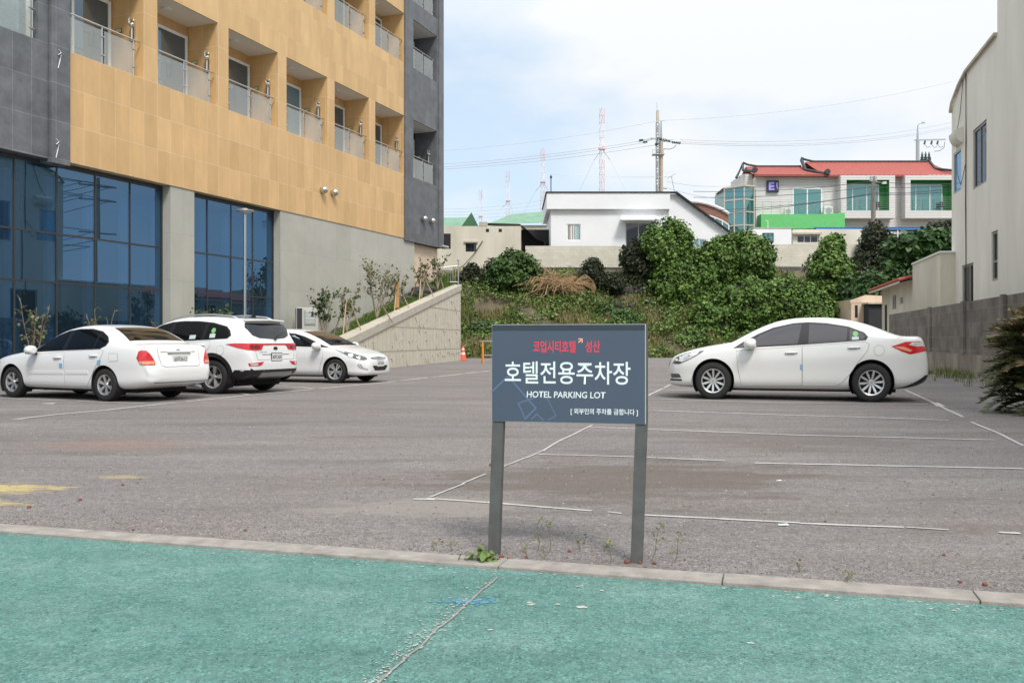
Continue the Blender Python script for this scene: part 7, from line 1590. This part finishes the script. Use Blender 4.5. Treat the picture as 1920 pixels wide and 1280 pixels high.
def ramp_tree(px, Y, top_py, spread, nst, nleaf, lab, lm='olive_leaf', st=None, bark='pale_bark', crown_from=.35, seed=1, lsize=.088, name='young_tree'):
    X = PX(px, Y); i = (Y-26.5)/(45.9-26.5)*40; p = RW0 + RD*(RL*i/40); e = fac_x(Y); t = min(1, max(0, (p.x-.42-X)/(p.x-.42-e))); z = (RH(RL*i/40)-.1)*(1-t) + ramp_fz(Y)*t
    r = thing(name, (X, Y, max(0, z)), 0, lab, 'tree', 'young trees along the hotel wall'); stemmed(r, PZ(top_py, Y)-max(0, z), spread, nst, nleaf, lsize, M[lm], M[bark], crown_from=crown_from, seed=seed)
    if st: stakes(r, *st)
    return r
ramp_tree(605, 28.9, 535, .46, 5, 620, 'bushy dark-leaved young tree beside the corrugated hose', 'young_leaf', seed=3, crown_from=.5)
t_ = ramp_tree(650, 31.1, 527, .46, 3, 420, 'young tree held by a tripod of pale wooden stakes', st=(1.25,.62), seed=5)
ramp_tree(706, 34.3, 490, .75, 6, 640, 'tall many-stemmed young tree in the middle of the ramp', st=(.9,.8,1,'bark',-.6), seed=8, crown_from=.35)
t_ = ramp_tree(744, 36.9, 502, .55, 4, 430, 'young tree with straw-wrapped trunk and leaning stakes', st=(1.1,.65), seed=11)
m = MB(); m.cyl((0,0,.15),(.02,0,1.2),.10,.08,9); m.build('trunk_wrap', M['wrap'], t_)
ramp_tree(790, 40.5, 483, .5, 4, 380, 'brownish sparse young tree near the top of the ramp', st=(1.2,.7), seed=14)
ramp_tree(820, 43.4, 480, .5, 4, 480, 'green young tree next to the guard railing', 'young_leaf', st=(1.0,.4,1,'pale_bark',.6), seed=17)
for px, Y, h, sp_q, nl, lab, sd, nm in ((66,20.2,2.0,.42,240,'leggy shrub with bare stems in front of the hotel glass, farthest left',21,5),(190,21.8,1.8,.35,130,'thin shrub of bare upright stems behind the roof of the oldest saloon',23,5),(303,23.4,1.75,.32,170,'thin leafy shrub at the edge of the glass beside the pillar',26,5)):
    r = thing('planted_shrub', (PX(px,Y), Y, 0), 0, lab, 'shrub', 'shrubs planted along the hotel glass'); stemmed(r, h, sp_q, nm, nl, .085, M['olive_leaf'], M['bark'], r0=.022, crown_from=.25, seed=sd)
r = thing('planted_shrub', (PX(408,25.5), 25.5, 0), 0, 'rounded leafy shrub behind the SUV roof, left of the lamp post', 'shrub', 'shrubs planted along the hotel glass'); stemmed(r, PZ(572,25.5), .62, 8, 900, .10, M['young_leaf'], M['bark'], crown_from=.45, seed=31)
gl_ = MB(); 
# weeds by the sign, and low plants in the gravel
def sprig(px, py, top, lab, n=14, size=.022, flower=False, lean=0):
    p = gp(px, py); h = (py-top)/F*p.y; r = thing('weed', p, 0, lab, 'weed', 'weeds in the gravel by the sign'); rnd = random.Random(px); m = MB(); pts = [Vector((lean*t*h+.006*sin(t*7), .004*cos(t*5), h*t)) for t in (0,.25,.5,.75,1)]
    m.tube(pts, .0022, 5, r1=.0012); tips = []
    for k in range(6): q = pts[1].lerp(pts[4], rnd.random()); a = rnd.uniform(0,6.28); e = q+Vector((cos(a)*.022, sin(a)*.022, .018)); m.tube([q, e], .0011, 4); tips.append(e)
    m.build('stem', M['weed_stem'], r, recalc=False)
    T = np.array([rnd.choice(tips+pts[2:]) for _ in range(n)])+RNG.normal(0,.006,(n,3)); V, Fs = leaf_mesh(T, np.tile((0,-.3,.7),(n,1)), size, thin=True); np_mesh('leaves', V, Fs, M['sprig_leaf'], r)
    if flower: T = np.array([tips[0]+Vector((0,0,.004*i)) for i in range(5)]); V, Fs = leaf_mesh(T, np.tile((0,-.5,.7),(5,1)), .012); np_mesh('flower', V, Fs, M['yellow_flower'], r)
M['weed_stem'] = mat('reddish_green_stem', (0.16,0.15,0.06), .7); M['sprig_leaf'] = leaf_mat('small_weed_leaves', [(0.10,0.15,0.04),(0.16,0.21,0.06),(0.24,0.27,0.09)]); M['yellow_flower'] = mat('yellow_petals', (0.70,0.52,0.04), .6)
for a in ((1009,1032,972,'tall thin weed right of the left sign post',16,.02),(1031,1034,978,'thin branching weed between the sign posts, second from the left post',14,.018),(985,1046,1018,'short brown seedling near the left sign post',9,.018),(1020,1048,1024,'tiny bare sprig between the sign posts',5,.014),(1144,1056,1012,'thin reddish weed just left of the right sign post',10,.018),(1132,1034,1018,'low weed with a yellow flower between the posts',8,.018,True),(1222,1052,982,'tall leafy weed just right of the right sign post',20,.024,False,.25),(1265,1053,994,'slender weed standing furthest right of the sign',14,.02,False,.2),(1585,1097,1075,'small green seedling on the kerb joint at the right',10,.026,False,.3),(1498,1072,1060,'tiny seedling in the gravel right of the sign',7,.022),(1085,1030,1012,'yellowish tuft in the gravel midway between the posts',14,.02),(812,1032,1016,'pale seedling left of the leafy rosette',9,.022),(845,1034,1014,'small brownish weed left of the left sign post',10,.02)): sprig(*a)
ro = gp(904, 1056); r = thing('leafy_weed', ro, 0, 'leafy green rosette on the kerb at the foot of the left sign post', 'weed')
T = []; N = []
for k in range(60): a = random.uniform(0,6.28); d = abs(random.gauss(0,.045)); T.append((cos(a)*d*1.3, sin(a)*d*.7, random.uniform(.01,.065)*(1-d*4))); N.append((cos(a)*.5, sin(a)*.5-.3, .8))
V, Fs = leaf_mesh(np.array(T), np.array(N), .036, jit=.3); np_mesh('leaves', V, Fs, M['rosette_leaf'] if 'rosette_leaf' in M else M['weed'], r)
m = MB()
for k in range(14): a = random.uniform(0,6.28); m.tube([(0,0,0),(cos(a)*.03,sin(a)*.02,.03),(cos(a)*.06,sin(a)*.035,.045)], .0018, 4)
m.build('stem', M['weed_stem'], r, recalc=False)
# red scoria stones
for i, (px, py, s) in enumerate(((1068,1034,.011),(1063,1046,.006),(1033,1057,.009),(1175,1055,.014),(1200,1056,.009),(1110,1034,.005),(940,1045,.012),(955,1050,.013),(987,1046,.008),(432,1013,.010),(250,994,.007),(460,995,.010),(497,989,.006),(848,1040,.007),(1548,978,.008),(1846,1097,.011),(1801,1092,.009),(1770,1041,.008),(1569,1068,.006),(230,910,.012),(720,900,.010),(1227,1057,.010),(150,938,.012),(55,952,.012),(1284,1050,.006),(1500,1050,.007))):
    p = gp(px, py); bm = bmesh.new(); bmesh.ops.create_icosphere(bm, subdivisions=2, radius=s)
    for v in bm.verts: v.co *= 1+.35*mnoise.noise(v.co*90+Vector((i*3.,0,0))); v.co.z *= .75
    me = bpy.data.meshes.new('pebble'); bm.to_mesh(me); bm.free(); o = link_mesh('pebble', me, M['scoria']); o.location = (p.x, p.y, s*.5); tag(o, 'small rough red scoria stone lying loose on the ground', 'stone', 'red stones in the gravel')

# sago palm at the right edge: stiff arching pinnate fronds, straw-yellow above, dark green beneath
M['frond_dry'] = leaf_mat('straw_yellow_fronds', [(0.26,0.19,0.09),(0.38,0.29,0.14),(0.52,0.42,0.23),(0.18,0.16,0.07)], .2, .6)
M['frond_green'] = leaf_mat('dark_green_fronds', [(0.045,0.07,0.026),(0.075,0.105,0.038),(0.115,0.14,0.055),(0.20,0.185,0.085)], .2, .5)
sg = thing('sago_palm', (7.58, 13.0, 0), 0, 'sago palm with yellowed upper fronds at the right edge by the wall', 'palm')
def fronds(n, L0, L1, el0, el1, base_r, m, name, zb, zt):
    V_, F_, off = [], [], 0; rc = MB()
    for i in range(n):
        a = random.uniform(0, 2*pi); el = radians(random.uniform(el0, el1)); L = random.uniform(L0, L1); o = Vector((cos(a)*base_r*random.random(), sin(a)*base_r*random.random(), random.uniform(zb, zt)))
        d = Vector((cos(a)*cos(el), sin(a)*cos(el), sin(el))); pts = [o + d*L*t + Vector((0,0,-.36*L*t*t)) for t in np.linspace(0,1,9)]; rc.tube(pts, .009, 4, r1=.004)
        side = Vector((-sin(a), cos(a), 0)); P, T, Nn = [], [], []
        for k in range(24):
            t = .12+.86*k/23; j = min(7, int(t*8)); p = pts[j].lerp(pts[j+1], t*8-j); tg_ = (pts[j+1]-pts[j]).normalized(); up = side.cross(tg_).normalized()*-1
            for sgn in (1,-1):
                ll = .17*(1-.75*abs(t-.42))*random.uniform(.85,1.1); dr = (side*sgn*.80 + tg_*random.uniform(.35,.75) + up*random.uniform(.05,.5)).normalized(); w = tg_.cross(dr).cross(dr).normalized()*.0115
                q = p+dr*ll; V_ += [p-w, p+w, p+dr*ll*.55+w*.9, p+dr*ll*.55-w*.9, q]; F_ += [(off,off+1,off+2),(off,off+2,off+3),(off+3,off+2,off+4)]; off += 5
    np_mesh(name, np.array([v[:] for v in V_]), np.array(F_), m, sg); rc.build('frond_ribs', M['frond_dry'] if m is M['frond_dry'] else M['frond_green'], sg, recalc=False)
fronds(80, .45, .75, 10, 70, .12, M['frond_dry'], 'upper_fronds', 1.0, 1.25)
fronds(170, .45, .75, -12, 62, .2, M['frond_green'], 'lower_fronds', .12, .95)
fronds(60, .4, .68, -5, 60, .2, M['frond_dry'], 'middle_fronds', .55, 1.1)
m = MB(); m.lathe([(.16,0),(.19,.2),(.17,.5),(.17,.8),(.13,1.15),(.02,1.25)], 14); m.build('trunk', M['bush_core'], sg)
# ------------------------------------------------------------------ hotel parking sign
M['sign_blue'] = mat('slate_blue_sign_face', (0.074,0.095,0.138), 0.38, var=.05, vscale=3)
M['sign_band'] = mat('dark_slate_sign_band', (0.035,0.045,0.062), 0.4)
M['sign_frame'] = mat('weathered_grey_steel', (0.105,0.104,0.10), 0.55, var=.28, vscale=9)
M['rust'] = mat('brown_rust', (0.20,0.085,0.03), .9, var=.4, vscale=200)
M['sign_edge'] = mat('pale_sign_edge', (0.50,0.52,0.52), 0.4)
M['sign_white'] = mat('white_vinyl_lettering', (0.80,0.84,0.85), 0.5)
M['sign_red'] = mat('red_vinyl_lettering', (0.78,0.055,0.10), 0.5)
M['sign_line'] = mat('pale_blue_vinyl_line', (0.115,0.165,0.285), 0.5)
M['sign_arrow'] = mat('salmon_vinyl_arrow', (0.80,0.36,0.26), 0.5)
TL, TR = Vector(((922-HX)/F*4.42, 4.42, 0)), Vector(((1213.5-HX)/F*4.25, 4.25, 0))
SWD = (TR-TL).length; zt, zb = EYE+(HY-608)/F*4.40, EYE-(793.5-HY)/F*4.30
sgn = thing('parking_sign', (TL+TR)/2, atan2(TR.y-TL.y, TR.x-TL.x), 'slate-blue bilingual hotel parking sign on two grey steel posts beside the kerb', 'sign')
zt_l, SH = zt, zt-zb
hw = SWD/2
m = MB(); m.box(-hw, hw, .002, .052, zb, zt); panel_o = m.build('sign_box', M['sign_frame'], sgn, bevel=.002)
m = MB(); m.box(-hw+.001, hw-.006, -.0015, .0015, zb+.001, zt-.001); m.build('sign_trim', M['sign_edge'], panel_o)
m = MB(); m.box(-hw+.003, hw-.010, -.004, -.0016, zb+.003, zt-.0315); face = m.build('sign_face', M['sign_blue'], panel_o)
m = MB(); m.box(-hw+.003, hw-.010, -.004, -.0016, zt-.031, zt-.003); m.build('sign_band', M['sign_band'], panel_o)
def SX(x): return -hw + (x-14)/(1862-14)*SWD                    # measured across the sign face
def SZ(y, x=900): return zt - (y-(55+ (x-14)*.003))/(1215-55+(x-14)*.022)*SH
def sgtxt(t, m_, x0, x1, y0, y1, bold=0.0, nm='lettering', shear=0.0):
    xm = (x0+x1)/2; return text_mesh(t, M[m_], face, ((SX(x0)+SX(x1))/2, -.0046, (SZ(y0,xm)+SZ(y1,xm))/2), (1,0,0), (0,0,1), SX(x1)-SX(x0), SZ(y0,xm)-SZ(y1,xm), nm, bold, shear)
sgtxt('코업시티호텔', 'sign_red', 522, 1032, 254, 398, .018); sgtxt('성산', 'sign_red', 1146, 1318, 256, 398, .018)
sgtxt('호텔전용주차장', 'sign_white', 178, 1672, 505, 775, .010)
sgtxt('HOTEL PARKING LOT', 'sign_white', 445, 1383, 864, 940, .012, shear=.06)
sgtxt('[ 외부인의 주차를 금합니다 ]', 'sign_white', 972, 1756, 1070, 1152, .014)
m = MB(); A = [(1062,228),(1116,228),(1116,282),(1100,282),(1100,256),(1070,284),(1058,272),(1088,244),(1062,244)]
m.add([(SX(x), -.0047, SZ(y,1090)) for x, y in A], [list(range(9))[::-1]]); m.build('arrow_mark', M['sign_arrow'], face, recalc=False)
def sline(pts, w, closed=False):
    m = MB(); 
    for (a, b_), (c, d) in zip(pts, pts[1:]):
        p, q = Vector((SX(a), 0, SZ(b_, a))), Vector((SX(c), 0, SZ(d, c))); t = (q-p).normalized(); nn = Vector((-t.z, 0, t.x))*w/2; m.add([p-nn-t*w*.4, q-nn+t*w*.4, q+nn+t*w*.4, p+nn-t*w*.4], [(0,1,2,3)])
    m.v = [(x, -.00435-.00002*i, z) for i, (x, y, z) in enumerate(m.v)]; m.build('outline_mark', M['sign_line'], face, recalc=False)
sline([(18,860),(205,688),(235,696),(556,1062),(425,1190)], .0075); sline([(560,930),(342,1000),(428,1188)], .006); sline([(505,1195),(565,1130),(645,1205)], .0055); sline([(560,930),(640,850),(690,940),(798,1155),(700,1205)], .0045)
for (bx_, by_), (tx, ty) in (((924.5,1040),(931.5,790)),((1190,1061.5),(1199.5,796))):
    b0 = gp(bx_, by_); Yp = b0.y; inv = sgn.matrix_basis.inverted(); lb = Matrix.Rotation(-sgn.rotation_euler.z, 3, 'Z') @ (b0 - sgn.location)
    sx = -1 if bx_ < 1000 else 1; topx = sx*(hw-.029-.0005) if sx < 0 else hw-.0285
    m = MB(); y0, y1 = .003, .051; hwid = .0275; xb = lb.x
    vs = [(xb-hwid,y0,-.05),(xb+hwid,y0,-.05),(xb+hwid,y1,-.05),(xb-hwid,y1,-.05),(topx-hwid,y0,zb-.001),(topx+hwid,y0,zb-.001),(topx+hwid,y1,zb-.001),(topx-hwid,y1,zb-.001)]
    m.add(vs, [(0,3,2,1),(4,5,6,7),(0,1,5,4),(1,2,6,5),(2,3,7,6),(3,0,4,7)]); po = m.build('post', M['sign_frame'], sgn, bevel=.002)
    if sx < 0: k_ = MB(); k_.add([(xb*.45+topx*.55-.0262+.006*cos(a*pi/4)*(1+.3*(a%2)), .0022, .44+.009*sin(a*pi/4)) for a in range(8)], [list(range(8))[::-1]]); k_.build('rust_spot', M['rust'], po, recalc=False)

# ------------------------------------------------------------------ traffic cone and barrier
M['cone_red'] = mat('orange_red_cone_plastic', (0.75,0.085,0.025), .5); M['orange'] = mat('orange_steel_paint', (0.80,0.25,0.02), .5, var=.15, vscale=8); M['red_cloth'] = mat('faded_red_bag', (0.42,0.05,0.07), .8, var=.3, vscale=5)
p = gp(868, 675.5); cn = thing('traffic_cone', p, 0, 'orange-red traffic cone with two white bands at the end of the retaining wall', 'cone')
m = MB(); m.lathe([(.20,.04),(.165,.05),(.055,.72),(.045,.74),(.03,.74)], 24); m.build('cone_body', M['cone_red'], cn, smooth=True); m = MB(); m.box(-.24,.24,-.24,.24,0,.045); m.build('base', M['cone_red'], cn, bevel=.02)
for z0, z1 in ((.30,.40),(.54,.62)):
    m = MB(); r_ = lambda z: .165-(z-.05)/.67*.11+.004; m.lathe([(r_(z0),z0),(r_(z1),z1)], 24); m.build('white_band', M['white_paint'], cn, smooth=True)
p = gp(905, 680.5); ba = thing('folding_barrier', (p.x+.55, p.y, 0), 0, 'orange tubular A-frame barrier standing behind the left edge of the sign', 'barrier')
for x in (-.55, .55):
    for s in (-1, 1): m = MB(); m.cyl((x-.10*s*0+.04*s,-.28*s,0),(x+.0,-.02*s,1.02),.035,n=8); m.build('leg', M['orange'], ba)
for z in (.36, 1.0): m = MB(); m.bar((-.62,-.06,z),(.62,-.06,z),.04,.06); m.build('rail', M['grey_metal'] , ba)
bg_ = MB(); bg_.ball((0,0,.30),.32,12); bg_.v = [(x*1.0, y*.9, max(0.01, z*(1+.3*mnoise.noise(Vector((x*4,y*4,z*4)))))) for x, y, z in bg_.v]
o = bg_.build('cloth_bundle', M['red_cloth'], smooth=True); o.location = (p.x+.75, p.y+.35, .02); tag(o, 'faded red cloth bundle on the ground just behind the orange barrier', 'bundle')
# white paper scraps lying about
for px, py, w_ in ((92,757,.10),(1468,985,.03),(1460,902,.02),(702,606,.0)):
    if w_: p = gp(px, py); m = MB(); m.add([(-w_,-w_*.5,.006),(w_,-w_*.6,.007),(w_*.9,w_*.4,.012),(-w_*.8,w_*.5,.006)], [(0,1,2,3)]); o = m.build('paper_scrap', M['white_paint'], recalc=False); o.location = p; tag(o, 'tiny white scrap of paper lying flat on the parking lot', 'litter', 'paper scraps on the lot')

# ------------------------------------------------------------------ put every Empty at the base of its own thing
bpy.context.view_layer.update()
for r in [o for o in COL.objects if o.type == 'EMPTY' and o.parent is None]:
    pts = []
    def grab(o, Mx):
        if o.type == 'MESH' and len(o.data.vertices):
            for c in o.bound_box: pts.append(Mx @ Vector(c))
        for ch in o.children: grab(ch, Mx @ ch.matrix_basis)
    grab(r, Matrix.Identity(4))
    if not pts: continue
    lo = Vector((min(p[i] for p in pts) for i in range(3))); hi = Vector((max(p[i] for p in pts) for i in range(3)))
    c = Vector(((lo.x+hi.x)/2, (lo.y+hi.y)/2, lo.z))
    if c.length < .5: continue
    R3 = Matrix.Rotation(r.rotation_euler.z, 3, 'Z'); r.location = r.location + R3 @ Vector((c.x*r.scale.x, c.y*r.scale.y, c.z*r.scale.z))
    for ch in r.children: ch.location = ch.location - c
